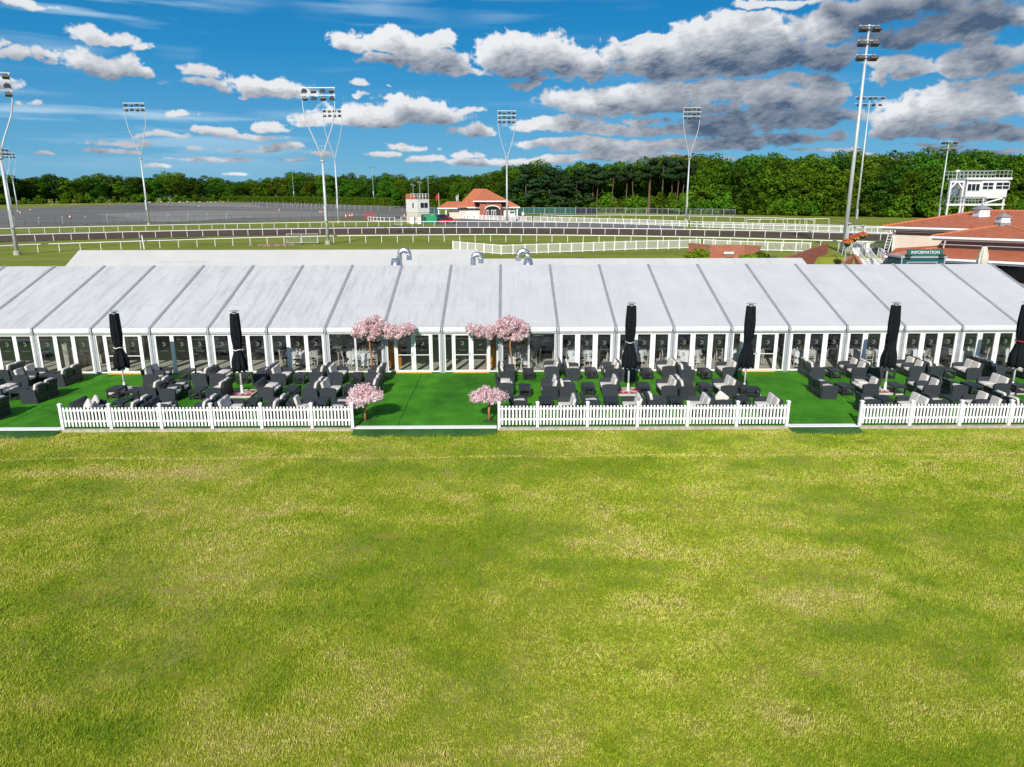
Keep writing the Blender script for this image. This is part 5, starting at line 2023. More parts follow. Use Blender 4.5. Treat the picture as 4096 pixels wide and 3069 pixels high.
def head_mast(p, top, label, rows, cols, gap, width, s, r=.33):
    t = thing('floodlight_mast', label, 'floodlight', p, 0, 'tall floodlight masts round the racetrack')
    b = MB()
    b.tube([(0, 0, 0), (0, 0, top)], r, 14, r * .42)
    b.build('pole', M['mast'], t, True)
    b = MB()
    b.box(-r * .7, r * .7, -r - .25, -r * .8, 1.5, 3.6)
    b.build('service_box', M['steel'], t)
    for i in range(rows):
        z = top - .15 - i * gap
        b = MB()
        b.bar((-width / 2, -.05, z), (width / 2, -.05, z), .09)
        b.lathe([(r * .75, z - .06), (r * .75, z + .06)], 12)
        b.build('crossbar', M['mast'], t)
        n = cols[i]
        for j in range(n):
            x = -width / 2 + width * (j + .5) / n
            b = MB()
            lamp(b, x, -.32 if j % 2 == 0 else .22, z - .40 * s, s, (-22, 14)[j % 2])
            b.build('floodlight', M['dark_grey'], t)
    return t


p = GB(3373, 1011)
head_mast(p, V(3480, 98, p.y).z - p.z, 'tallest straight floodlight mast at the right, rising behind the steps', 3, (3, 3, 3), 1.6, 2.4, 1.08, .29)
p = GB(3420, 905)
head_mast(p, V(3480, 385, p.y).z - p.z, 'slim floodlight mast with two wide rows of lamps, behind the tallest straight mast', 2, (5, 4), 1.3, 6.4, .78, .23)
p = GB(3749, 890)
head_mast(p, V(3799, 563, p.y).z - p.z, 'far floodlight mast left of the white viewing cabin on stilts', 2, (3, 3), 1.5, 4.2, 1.0, .23)


def car_park_light(px, py, pt, label):
    p = GB(px, py)
    top = V(pt[0], pt[1], p.y).z - p.z
    t = thing('car_park_light', label, 'street light', p, 0, 'slim car park lights')
    b = MB()
    b.tube([(0, 0, 0), (0, 0, top)], .16, 8, .08)
    b.build('pole', M['steel'], t)
    b = MB()
    b.box(-.25, .25, -.2, .2, top * .28, top * .36)
    b.build('control_box', M['alu'], t)
    for s in (-1, 1):
        b = MB()
        b.bar((0, 0, top - .1), (s * 1.1, 0, top), .08)
        b.box(s * 1.2 - .45, s * 1.2 + .45, -.25, .25, top - .05, top + .18)
        b.build('lamp_head', M['dark_grey'], t)


car_park_light(1178, 812, (1169, 682), 'slim car park light by the hedge, left of the tallest forked mast')
car_park_light(1496, 820, (1486, 670), 'slim car park light by the hedge, left of the white tower')


# ---------------------------------------------------------------- trees
def tree_mesh(kind, seed):
    """returns (trunk MB, lobes, leaf count, leaf size, leaf material) for a tree of about 16 m"""
    r = random.Random(seed)
    b = MB()
    lobes = []
    if kind == 'pine':
        H = 16.5
        b.tube([(0, 0, 0), (r.uniform(-.3, .3), 0, H * .4), (r.uniform(-.9, .9), r.uniform(-.5, .5), H * .88)], .21, 7, .09)
        for i in range(9):
            a, z = r.uniform(0, 6.28), r.uniform(.66, .97) * H
            q = r.uniform(.8, 2.6) * (1.25 - (z / H - .66) * 1.6)
            lobes.append((q * math.cos(a), q * math.sin(a), z, r.uniform(1.0, 1.9), r.uniform(1.0, 1.9), r.uniform(.5, .85)))
        for (x, y, z, *_q) in lobes:
            b.tube([(0, 0, z - 1.0), (x, y, z)], .09, 5, .03)
        return b, lobes, 2300, .30, M['leaf_pine'], M['pine_bark']
    if kind == 'cedar':
        H = 14
        b.tube([(0, 0, 0), (0, 0, H * .9)], .34, 7, .1)
        for i in range(34):
            z = 1.8 + (H - 2.2) * (i / 33)
            q = (4.3 * (1 - (z / H) ** 1.7) + .5) * r.uniform(.5, 1)
            a = r.uniform(0, 6.28)
            lobes.append((q * math.cos(a), q * math.sin(a), z, r.uniform(1.0, 1.9), r.uniform(1.0, 1.9), r.uniform(.35, .6)))
        return b, lobes, 4200, .30, M['leaf_pine'], M['bark']
    if kind == 'bush':
        for i in range(16):
            a, q = r.uniform(0, 6.28), r.uniform(0, 2.2)
            z = r.uniform(.7, 4.6) * (1 - q * .16)
            lobes.append((q * math.cos(a), q * math.sin(a), z, r.uniform(.8, 1.4), r.uniform(.8, 1.4), r.uniform(.7, 1.2)))
        for i in range(4):
            b.tube([(r.uniform(-.5, .5), r.uniform(-.5, .5), 0), (r.uniform(-1.4, 1.4), r.uniform(-1, 1), 3)], .08, 5, .03)
        return b, lobes, 2100, .27, M['leaf_bush'], M['bark']
    H = 16.0
    wide = {'broad': 3.9, 'olive': 4.4, 'dark': 5.2}[kind]
    low = {'broad': .22, 'olive': .26, 'dark': .10}[kind]
    b.tube([(0, 0, 0), (r.uniform(-.3, .3), 0, H * .3), (r.uniform(-.6, .6), 0, H * .62)], .38, 8, .2)
    n = 24
    for i in range(n):
        u = (i + .5) / n
        z = H * (low + (0.93 - low) * u)
        prof = math.sin(math.pi * (.20 + .66 * u)) ** .7
        q = wide * prof * math.sqrt(r.random()) * .9
        a = i * 2.4 + r.uniform(-.4, .4)
        k = r.uniform(.9, 2.05) * (1.15 if kind == 'dark' else 1)
        lobes.append((q * math.cos(a), q * math.sin(a), z + r.uniform(-.5, .5), k * 1.12, k * 1.12, k * .86))
        if i % 4 == 0:
            b.tube([(0, 0, max(2, z - 4)), (q * .6 * math.cos(a), q * .6 * math.sin(a), z - .8), (q * math.cos(a), q * math.sin(a), z)], .11, 5, .03)
    leafm = {'broad': 'leaf_mid', 'olive': 'leaf_olive', 'dark': 'leaf_dark'}[kind]
    return b, lobes, 3600, .32, M[leafm], M['bark']


TREES = {}


def tree_proto(kind, v):
    key = (kind, v)
    b, lobes, n, size, lm, bm = tree_mesh(kind, 100 + v * 7 + len(kind))
    t = thing({'pine': 'pine_tree', 'cedar': 'conifer_tree', 'bush': 'scrub_bush', 'broad': 'broadleaf_tree', 'olive': 'oak_tree', 'dark': 'broadleaf_tree'}[kind], 'x', 'bush' if kind == 'bush' else 'tree')
    b.build('trunk', bm, t)
    soup('crown', petals(lobes, n, size, 200 + v + len(kind) * 13, .25, .42, .16), lm, t)
    TREES[key] = [t, False]


for kind, nv in (('broad', 3), ('olive', 2), ('dark', 2), ('pine', 2), ('cedar', 2), ('bush', 3)):
    for v in range(nv):
        tree_proto(kind, v)
trng = random.Random(77)


def tree(kind, x, y, h, label, group, wid=None):
    v = trng.randrange(sum(1 for k in TREES if k[0] == kind))
    t, u = TREES[(kind, v)]
    ref = {'pine': 16.5, 'cedar': 14.3, 'bush': 5.4}.get(kind, 16.2)
    s = h / ref
    w = (wid or 1) * s * trng.uniform(.9, 1.12)
    rz = trng.uniform(0, 6.28)
    if not u:
        TREES[(kind, v)][1] = True
        t.location = (x, y, zb(y) - .1)
        t.rotation_euler = (0, 0, rz)
        t.scale = (w, w, s)
        t['label'] = label
        t['group'] = group
        return t
    return dup(t, (x, y, zb(y) - .1), rz, label, group, (w, w, s))


# skyline of the wood, as (pixel x, pixel y of the tree tops)
SKY_R = [(1640, 705), (1760, 690), (1860, 690), (1950, 672), (2020, 655), (2130, 640), (2200, 655), (2320, 655), (2450, 650), (2540, 640), (2620, 628), (2780, 625), (2900, 624), (3000, 618), (3120, 626), (3250, 615), (3420, 612), (3560, 618), (3690, 612), (3800, 606), (3900, 592), (3960, 588), (4100, 606), (4300, 606)]
BASE_R = [(1600, 836), (2100, 846), (2300, 850), (2600, 856), (3000, 862), (3300, 868), (3700, 874), (4300, 884)]
LW = 'wood behind the far rails'
i = 0
px = 1560
while px < 4300:
    yb = yat(BASE_R, px)
    p = GB(px, yb)
    for row, dy in enumerate((9, 16, 24, 33)):
        q = p + Vector((trng.uniform(-2, 2) + row * 2.5, dy + trng.uniform(-2, 2), 0))
        f = GB(px, yb)
        ht = V(px, yat(SKY_R, px), q.y).z - zb(q.y)
        pine = 2320 < px < 2820 and row == 0
        cedar = 2060 < px < 2380 and row == 0
        if pine:
            if trng.random() < .25:
                continue
            for e in range(2):
                tree('pine', q.x + trng.uniform(-3, 3), q.y - 3 + trng.uniform(-1.5, 1.5), ht * trng.uniform(.88, .97), 'tall pine with a bare reddish trunk at the front of the wood', LW, .95)
            continue
        if cedar:
            tree('cedar', q.x, q.y - 2, ht * trng.uniform(.84, .94), 'dark spreading conifer at the front of the wood, right of the pavilion', LW, 1.15)
            continue
        kind = trng.choice(['broad', 'broad', 'olive', 'dark'])
        hh = ht * (trng.uniform(.72, .88), trng.uniform(.82, .95), trng.uniform(.92, 1.0), trng.uniform(.95, 1.02))[row]
        tree(kind, q.x, q.y, hh, {'broad': 'bright green broadleaf tree in the dense wood behind the far rails', 'olive': 'yellowish green oak in the dense wood behind the far rails', 'dark': 'dark green broadleaf tree in the dense wood behind the far rails'}[kind], LW, 1.12)
    step = 6.4 * 2850 / (p.y * 1.02)
    px += step * trng.uniform(.85, 1.15)
px = 2080
while px < 4300:
    p = GB(px, yat(BASE_R, px) - 2)
    tree('bush', p.x, p.y + trng.uniform(1, 3.5), trng.uniform(4.6, 7.2), 'bright green scrub bush along the front edge of the wood', 'scrub bushes along the front of the wood', 1.0)
    px += 3.3 * 2850 / (p.y * 1.02) * trng.uniform(.75, 1.2)
# the tree belt beyond the car park
SKY_L = [(-300, 690), (0, 700), (60, 690), (110, 688), (190, 730), (240, 690), (340, 690), (420, 712), (470, 716), (570, 684), (640, 700), (800, 704), (880, 718), (960, 712), (1010, 716), (1090, 692), (1200, 700), (1300, 690), (1420, 694), (1540, 696), (1640, 705)]
BASE_L = [(-300, 828), (0, 818), (400, 812), (900, 806), (1640, 820)]
px = -260
while px < 1600:
    yb = yat(BASE_L, px)
    far = px > 900
    p = GB(px, yb - (0 if far else 2))
    for row, dy in enumerate((9, 17, 27)):
        q = p + Vector((trng.uniform(-2, 2) + row * 3, dy + trng.uniform(-2, 2), 0))
        if 165 < px < 225 and row == 0:
            continue
        ht = V(px, yat(SKY_L, px), q.y).z - zb(q.y)
        kind = trng.choice(['dark', 'dark', 'broad', 'olive']) if not far else trng.choice(['broad', 'broad', 'dark', 'olive'])
        hh = ht * (trng.uniform(.70, .92), trng.uniform(.82, 1.0), trng.uniform(.88, 1.03))[row]
        where = 'hedge beyond the car park' if far else 'left part of the car park'
        tree(kind, q.x, q.y, hh, {'broad': 'bright green', 'olive': 'yellowish green', 'dark': 'dark green'}[kind] + (' tree behind the long clipped hedge beyond the car park' if far else ' spreading tree in the belt beyond the left part of the car park'), 'tree belt beyond the car park', 1.45 if not far else 1.35)
    px += (7.5 if far else 8.5) * 2850 / (p.y * 1.02) * trng.uniform(.85, 1.15)
px = -200
while px < 940:
    p = GB(px, yat(BASE_L, px) + 1)
    if not 160 < px < 230:
        tree('bush', p.x, p.y + 4, trng.uniform(3.5, 6.5), 'rough bush under the trees beyond the left part of the car park', 'bushes under the tree belt', 1.3)
    px += 7 * 2850 / (p.y * 1.02) * trng.uniform(.7, 1.3)


def hedge(pa, pb, pt, label, dep=2.4, n=9000, size=.32, m='leaf_hedge'):
    a, c = GB(*pa), GB(*pb)
    hgt = V(pa[0], pt, a.y).z - a.z
    t = thing('clipped_hedge', label, 'hedge', a)
    d = c - a
    rng = np.random.default_rng(5)
    u = rng.random(n)
    side = rng.random(n)
    e = d.normalized()
    nx_, ny_ = -e.y, e.x
    w = np.where(side < .45, -dep / 2, (rng.random(n) - .5) * dep) + rng.normal(0, .09, n)
    z = np.where(side < .45, rng.random(n) * hgt, hgt + rng.normal(0, .10, n))
    pos = np.stack([d.x * u + nx_ * w, d.y * u + ny_ * w, d.z * u + z], 1)
    nrm = np.stack([np.full(n, -nx_), np.full(n, -ny_), np.full(n, .4)], 1) + rng.normal(size=(n, 3)) * .6
    nrm /= np.linalg.norm(nrm, axis=1)[:, None]
    tt = np.cross(nrm, rng.normal(size=(n, 3)))
    tt /= np.linalg.norm(tt, axis=1)[:, None]
    bb = np.cross(nrm, tt)
    s = size * (.6 + .8 * rng.random(n))[:, None]
    P = np.stack([pos - tt * s, pos - bb * s * .7, pos + tt * s, pos + bb * s * .7], 1)
    soup('foliage', P, M[m], t)
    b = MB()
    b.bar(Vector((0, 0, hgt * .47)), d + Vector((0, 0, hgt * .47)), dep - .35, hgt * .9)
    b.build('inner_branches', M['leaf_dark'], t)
    return t


hedge((925, 806), (1640, 826), 785, 'long clipped hedge along the far side of the car park', n=15000)
hedge((1690, 835), (1780, 838), 800, 'short clipped hedge between the white tower and the pavilion', n=2500)
hedge((2060, 840), (2330, 846), 818, 'low hedge behind the green screened fence panels', n=3500)
b = MB()
for q in range(16):
    pxx = 560 + q * 22 + trng.uniform(-8, 8)
    p = GB(pxx, 811 + trng.uniform(-1, 1))
    s = trng.uniform(.6, 1.3)
    Mx = Matrix.Translation((p.x, p.y, p.z + s * .3)) @ Matrix.Rotation(trng.uniform(0, 3), 4, 'Z') @ Matrix.Rotation(trng.uniform(-.2, .2), 4, 'X')
    bb = MB()
    bb.pad(s * 1.7, s * 1.2, s * .8, Mx, .5, 8, 5)
    o = bb.build('boulder', M['concrete'])
    tag(o, 'pale boulder in the row along the far edge of the car park', 'boulder', 'boulders along the far edge of the car park')
# ---------------------------------------------------------------- white tower with parapet
p = GB(1672, 896)
rz = R(38)
t = thing('camera_tower', 'white two-storey tower with railed flat roof left of the red roofed pavilion', 'tower', p, rz)
w1, w2 = 4.1, 3.4
hT = V(1672, 797, p.y).z - p.z
hM = V(1672, 850, p.y).z - p.z
# local axes: the front-right face lies along +x from the corner, the front-left face along +y... built around the corner at the origin
b = MB()
b.box(0, 3.2, 0, 5.1, 0, hM)
b.build('lower_wall', M['render'], t)
b = MB()
b.box(-.05, 3.25, -.05, 5.15, hM, hT)
for i in range(14):
    z = hM + (hT - hM) * i / 14
    b.box(-.02, 3.22, -.065, -.05, z, z + .02)
    b.box(-.065, -.05, -.02, 5.12, z, z + .02)
b.build('upper_wall', M['white_old'], t)
b = MB()
b.box(-.10, 3.30, -.10, 5.2, hT + .001, hT + .12)
b.box(-.04, 1.6, 3.3, 5.14, hT + .12, hT + 1.25)
b.build('parapet', M['tile_plain'], t)
b = MB()
for x in (0, .8, 1.6, 2.4, 3.2):
    b.bar((x, 0, hT + .12), (x, 0, hT + 1.25), .07)
for y in (0, 1.4, 2.8, 4.2, 4.9):
    b.bar((3.2, y, hT + .12), (3.2, y, hT + 1.25), .07)
    if y < 3:
        b.bar((0, y, hT + .12), (0, y, hT + 1.25), .07)
for z in (.7, 1.22):
    b.bar((0, 0, hT + z), (3.2, 0, hT + z), .07)
    b.bar((3.2, 0, hT + z), (3.2, 4.9, hT + z), .07)
    b.bar((0, 0, hT + z), (0, 3.0, hT + z), .07)
b.build('roof_railing', M['white'], t)
for (x0, x1, z0, z1, face) in ((.7, 2.9, hM + .9, hM + 2.3, 0), (1.4, 2.2, hM + .9, hM + 2.3, 1)):
    b = MB()
    c = MB()
    if face == 0:
        b.box(x0, x1, -.10, -.066, z0, z1)
        c.box(x0 + .1, (x0 + x1) / 2 - .05, -.112, -.101, z0 + .1, z1 - .1)
        c.box((x0 + x1) / 2 + .05, x1 - .1, -.112, -.101, z0 + .1, z1 - .1)
    else:
        b.box(-.10, -.066, x0, x1, z0, z1)
        c.box(-.112, -.101, x0 + .1, x1 - .1, z0 + .1, z1 - .1)
    o = b.build('window', M['white'], t)
    c.build('pane', M['dark_glass'], o)
b = MB()
b.box(1.0, 3.3, -.06, -.001, .0, 2.2)
b.build('door', M['teal_panel'], t)
for (x, y, h, hd) in ((.3, 2.2, 3.4, 1), (2.0, 2.0, 4.0, 1), (3.4, .4, 5.0, 0)):
    b = MB()
    b.tube([(x, y, hT), (x, y, hT + h)], .05, 6)
    if hd:
        b.box(x - .55, x - .05, y - .15, y + .15, hT + h - .1, hT + h + .08)
        b.box(x + .05, x + .6, y - .12, y + .12, hT + h - .3, hT + h - .14)
    else:
        b.bar((x, y, hT + h * .72), (x + .8, y, hT + h * .72), .04)
    b.build('aerial_pole', M['steel'], t)

# cabinets, generator, wire panels
for px, py, w, h, lab in ((1651, 898, 1.1, 1.7, 'left grey steel cabinet at the foot of the white tower'), (1680, 899, .9, 1.8, 'right grey steel cabinet at the foot of the white tower, next to the green generator')):
    p = GB(px, py)
    t = thing('steel_cabinet', lab, 'cabinet', p, -.3, 'grey cabinets by the white tower')
    b = MB()
    b.box(-w / 2, w / 2, -.3, .3, .08, h)
    b.build('body', M['alu'], t)
    for s in (-1, 1):
        b = MB()
        b.box(min(s * .02, s * (w / 2 - .05)), max(s * .02, s * (w / 2 - .05)), -.33, -.301, .16, h - .08)
        b.build('door', M['white_old'], t)
p = GB(1725, 895)
t = thing('generator', 'bright green generator box on a skid between the white tower and the parked cars', 'generator', p, R(-14))
b = MB()
b.box(-1.7, 1.55, -.65, .65, .35, 2.05)
b.build('body', M['gen_green'], t)
b = MB()
b.box(-1.75, 1.6, -.6, .6, .06, .30)
for i in range(6):
    b.box(-1.5 + i * .5, -1.35 + i * .5, -.62, .62, .1, .36)
b.build('skid', M['gen_green'], t)
b = MB()
for x in (-1.45, -.35, .45, 1.0):
    b.box(x, x + .09, -.665, -.652, 1.1, 1.2)
b.box(-1.6, -1.0, -.665, -.652, .6, 1.6)
b.build('vent', M['black'], t)
b = MB()
b.tube([(.3, .1, 2.05), (.3, .1, 2.35)], .09, 8)
b.box(-.2, .9, -.3, .3, 2.05, 2.13)
b.build('exhaust', M['steel'], t)


# ---------------------------------------------------------------- parked cars
def car(px, py, rz, paint, label, suv):
    p = GB(px, py)
    t = thing('parked_car', label, 'car', p, rz, 'cars parked by the pavilion')
    L, W, H = (4.6, 1.9, 1.72) if suv else (4.0, 1.72, 1.46)
    hb = .98 if suv else .88
    prof = [(-L / 2, .32), (-L / 2 + .05, .75), (-L / 2 + .25, hb - .05), (-L * .20, hb), (L * .30, hb + .02), (L / 2 - .1, hb - .02), (L / 2, .7), (L / 2 - .03, .32)]
    b = MB()
    b.prism(prof, 'y', -W / 2, W / 2)
    fixn(b.build('body', paint, t))
    top = [(-L * .22, hb), (-L * .04, H - .06), (L * .10, H), (L * .34, H - .04), (L * (.47 if suv else .43), hb + .02)]
    b = MB()
    n = len(top)
    vs = [(x, -W / 2 + .06 + (.17 if z > hb + .1 else 0), z) for x, z in top] + [(x, W / 2 - .06 - (.17 if z > hb + .1 else 0), z) for x, z in top]
    b.add(vs, [tuple(range(n)), tuple(reversed(range(n, 2 * n)))] + [(i, i + n, i + 1 + n, i + 1) for i in range(n - 1)])
    o = fixn(b.build('window', M['dark_glass'], t))
    b = MB()
    b.prism([(-L * .03, H - .045), (L * .10, H + .02), (L * .34, H - .02), (L * .34, H - .05), (L * .1, H - .01), (-L * .03, H - .075)], 'y', -W / 2 + .2, W / 2 - .2)
    for s in (-1, 1):
        b.bar((-L * .22, s * (W / 2 - .07), hb), (-L * .04, s * (W / 2 - .22), H - .05), .07)
        b.bar((L * .12, s * (W / 2 - .06), hb), (L * .12, s * (W / 2 - .21), H), .09)
    fixn(b.build('roof', paint, t))
    for sx in (-L * .31, L * .31):
        for s in (-1, 1):
            b = MB()
            b.tube([(sx, s * (W / 2 - .2), .33), (sx, s * (W / 2 + .01), .33)], .33, 16)
            o = b.build('wheel', M['tyre'], t)
            b = MB()
            b.tube([(sx, s * (W / 2 + .0), .33), (sx, s * (W / 2 + .025), .33)], .2, 12)
            b.build('rim', M['steel'], o)
    for s in (-1, 1):
        b = MB()
        b.box(-L / 2 - .01, -L / 2 + .12, s * W * .36 - .2, s * W * .36 + .2, .62, .80)
        b.build('headlight', M['letter'], t)
        b = MB()
        b.box(L / 2 - .06, L / 2 + .02, s * W * .4 - .12, s * W * .4 + .12, .7, .9)
        b.build('tail_light', M['red_paint'], t)
    b = MB()
    b.box(-L / 2 - .02, -L / 2 + .02, -.26, .26, .45, .56)
    b.build('number_plate', M['letter'], t)


car(1773, 886, R(120), M['navy_paint'], 'dark navy car parked behind the green generator and the red car', True)
car(1797, 894, R(150), M['red_paint'], 'small bright red car parked in front of the dark navy car', False)


# ---------------------------------------------------------------- red roofed pavilion
def hip(b, x0, x1, y0, y1, z, zr, rx0, rx1, ry=None, t=.12):
    """hipped roof over a rectangle; the ridge runs in x from rx0 to rx1"""
    ry = (y0 + y1) / 2 if ry is None else ry
    vs = [(x0, y0, z), (x1, y0, z), (x1, y1, z), (x0, y1, z), (rx0, ry, zr), (rx1, ry, zr)]
    b.add(vs, [(0, 1, 5, 4), (1, 2, 5), (2, 3, 4, 5), (3, 0, 4), (3, 2, 1, 0)])


p = GB(1905, 876)
S = 1 / 15.6 * 1.0
q = p.y


def PX(x):                      # metres right of the pavilion's own origin
    return (x - 1905) * q * 1.003 / 2850


def PZ(y, Y):
    return V(1905, y, Y).z - p.z


t = thing('pavilion', 'brick and cream pavilion with a broad red tiled hipped roof beyond the track', 'building', p)
D = 13
b = MB()
b.box(PX(1800), PX(2040), .9, D, 0, PZ(836, q + 1))
b.build('wall', M['render'], t)
b = MB()
b.box(PX(1920), PX(2003), -1.6, 4, 0, PZ(806, q - 1.6))
b.build('brick_porch', M['brick'], t)
r = MB()
hip(r, PX(1833), PX(2074), 0, D + .5, PZ(828, q), PZ(757, q + 6), PX(1895), PX(1940), 6)
o = fixn(r.build('roof', M['tile_plain'], t))
r = MB()
hip(r, PX(1756), PX(1870), -.4, 7, PZ(831, q - .4), PZ(806, q + 3), PX(1793), PX(1840), 3)
fixn(r.build('canopy_roof', M['tile_plain'], t))
r = MB()
hip(r, PX(1896), PX(2022), -2.4, 6.5, PZ(803, q - 2.4), PZ(757, q + 5), PX(1938), PX(1942), 5)
fixn(r.build('porch_roof', M['tile_plain'], t))
b = MB()
for (x0, x1, y, yy) in ((1833, 2074, 828, 0), (1756, 1833, 831, -.4), (1896, 2022, 803, -2.4)):
    z = PZ(y, q + yy)
    b.box(PX(x0) - .05, PX(x1) + .05, yy - .10, yy - .03, z - .34, z - .02)
    b.box(PX(x0) - .05, PX(x0), yy - .02, 6, z - .30, z - .03)
    b.box(PX(x1), PX(x1) + .05, yy - .02, 6, z - .30, z - .03)
b.build('fascia', M['white'], t)
b = MB()
for (a0, c0) in (((PX(1833), 0, PZ(828, q)), (PX(1895), 6, PZ(757, q + 6))), ((PX(2074), 0, PZ(828, q)), (PX(1940), 6, PZ(757, q + 6))), ((PX(1896), -2.4, PZ(803, q - 2.4)), (PX(1938), 5, PZ(757, q + 5))), ((PX(2022), -2.4, PZ(803, q - 2.4)), (PX(1942), 5, PZ(757, q + 5))), ((PX(1895), 6, PZ(757, q + 6)), (PX(1940), 6, PZ(757, q + 6))), ((PX(1756), -.4, PZ(831, q)), (PX(1793), 3, PZ(806, q + 3))), ((PX(1865), 0, PZ(828, q)), (PX(1875), 2.8, PZ(790, q + 2.8)))):
    b.bar(a0, c0, .22, .16)
b.build('ridge_tile', M['ridge_tile'], t)
for x in (1760, 1788):
    b = MB()
    b.box(PX(x) - .16, PX(x) + .16, -.1, .22, 0, PZ(833, q))
    b.build('column', M['white'], t)
b = MB()
b.box(PX(2064) - .16, PX(2064) + .16, .3, .62, 0, PZ(829, q + .3))
b.build('column', M['white'], t)
for x0, x1 in ((1867, 1879), (1882, 1894), (1899, 1910)):
    b = MB()
    b.box(PX(x0), PX(x1), .82, .895, .05, 2.1)
    o = b.build('door', M['white'], t)
    b = MB()
    b.box(PX(x0) + .1, PX(x1) - .1, .80, .819, 2.35, 2.75)
    b.build('transom_light', M['dark_glass'], t)
b = MB()
b.box(PX(1944), PX(2000), -1.66, -1.601, .02, 2.6)
b.build('porch_opening', M['black'], t)
for x0, x1 in ((1946, 1953), (1964, 1972), (1974, 1982)):
    b = MB()
    b.box(PX(x0), PX(x1), -1.72, -1.661, .05, 2.4)
    o = b.build('door', M['white'], t)
    b = MB()
    b.box(PX(x0) + .1, PX(x1) - .1, -1.735, -1.721, .3, 2.25)
    b.build('pane', M['dark_glass'], o)
b = MB()
n = 14
xc, rw = PX(1969), PX(1997) - PX(1969)
pts = [(xc - rw * math.cos(math.pi * i / n), 2.6 + .95 * math.sin(math.pi * i / n)) for i in range(n + 1)]
for (x0, z0), (x1, z1) in zip(pts, pts[1:]):
    b.bar((x0, -1.75, z0), (x1, -1.75, z1), .3, .22)
b.build('arch', M['white'], t)
b = MB()
b.prism(pts, 'y', -1.69, -1.602)
fixn(b.build('arch_light', M['dark_glass'], t))
b = MB()
b.box(PX(2011), PX(2033), .83, .895, .5, 2.6)
b.build('window_shutter', M['white_old'], t)
b = MB()
b.box(PX(2030), PX(2041), .2, .25, 0, .9)
b.build('brick_plinth', M['brick'], t)

for px, py, pt, m1, lab, cat2 in ((1757, 862, 772, 'red_paint', 'white flagpole with a drooping red flag left of the pavilion', 'r'), (1834, 830, 776, 'red_paint', 'flagpole with a red, white and blue flag behind the pavilion roof', 'u')):
    Y = GB(1757, 862).y if cat2 == 'r' else q + 10
    z0 = zb(Y)
    x = V(px, py, Y).x
    h = V(px, pt, Y).z - z0
    t = thing('flagpole', lab, 'flagpole', (x, Y, z0), 0, 'flagpoles at the pavilion')
    b = MB()
    b.tube([(0, 0, 0), (0, 0, h)], .09, 8, .05)
    b.build('pole', M['white'], t)
    b = MB()
    n = 6
    sgn = -1
    for i in range(n + 1):
        u = i / n
        b.v += [(sgn * (.06 + 1.0 * u), .12 * math.sin(u * 7), h - .1 - .9 * u), (sgn * (.06 + .75 * u), .12 * math.sin(u * 7 + .5), h - 1.5 - 1.1 * u)]
    for i in range(n):
        b.f.append((2 * i, 2 * i + 2, 2 * i + 3, 2 * i + 1))
    o = b.build('flag', M['red_paint'] if cat2 == 'r' else M['navy_paint'], t)
    if cat2 == 'u':
        b2 = MB()
        for k in (1, 3):
            for dy in (-.02, .02):
                b2.add([tuple(Vector(b.v[2 * k]) + Vector((0, dy, 0))), tuple(Vector(b.v[2 * k + 2]) + Vector((0, dy, 0))), tuple(Vector(b.v[2 * k + 3]) + Vector((0, dy, 0))), tuple(Vector(b.v[2 * k + 1]) + Vector((0, dy, 0)))], [(0, 1, 2, 3)])
        b2.build('flag_cross', M['letter'], o)


# ---------------------------------------------------------------- temporary wire fence panels
def wire_panel(a, c, h, label, group, net=None):
    t = thing('wire_fence_panel', label, 'fence panel', a, 0, group)
    d = c - a
    b = MB()
    for u in (0.01, .99):
        b.tube([d * u, d * u + Vector((0, 0, h))], .045, 6)
    for z in (.25, h - .03):
        b.tube([d * .01 + Vector((0, 0, z)), d * .99 + Vector((0, 0, z))], .04, 6)
    b.tube([d * .5 + Vector((0, 0, .2)), d * .5 + Vector((0, 0, h))], .022, 5)
    b.build('frame', M['steel'], t)
    b = MB()
    if net:
        b.bar(d * .02 + Vector((0, .04, h * .52)), d * .98 + Vector((0, .04, h * .52)), .01, h * .92)
        b.build('scrim', M[net], t)
    else:
        k = 16
        for i in range(1, k):
            b.bar(d * (i / k) + Vector((0, 0, .25)), d * (i / k) + Vector((0, 0, h)), .008)
        for i in range(1, 7):
            z = .25 + (h - .3) * i / 7
            b.bar(d * .01 + Vector((0, 0, z)), d * .99 + Vector((0, 0, z)), .008)
        b.build('wire_mesh', M['steel'], t)
    b = MB()
    for u in (0.0, 1.0):
        b.box(d.x * u - .12, d.x * u + .12, d.y * u - .35, d.y * u + .35, d.z * u, d.z * u + .13)
    b.build('foot', M['black'], t)
    return t


def panel_row(pts, step, h, lab, group, nets=None):
    P = resample(pts, step)
    for i, (a, c) in enumerate(zip(P, P[1:])):
        net = None
        if nets:
            net = nets[0] if i < nets[2] else (nets[1] if i < nets[3] else None)
        what = 'green screened' if net == 'green_net' else 'dark navy screened' if net == 'navy_net' else 'bare'
        wire_panel(a, c, h, lab.format(nth(i), what), group, net)


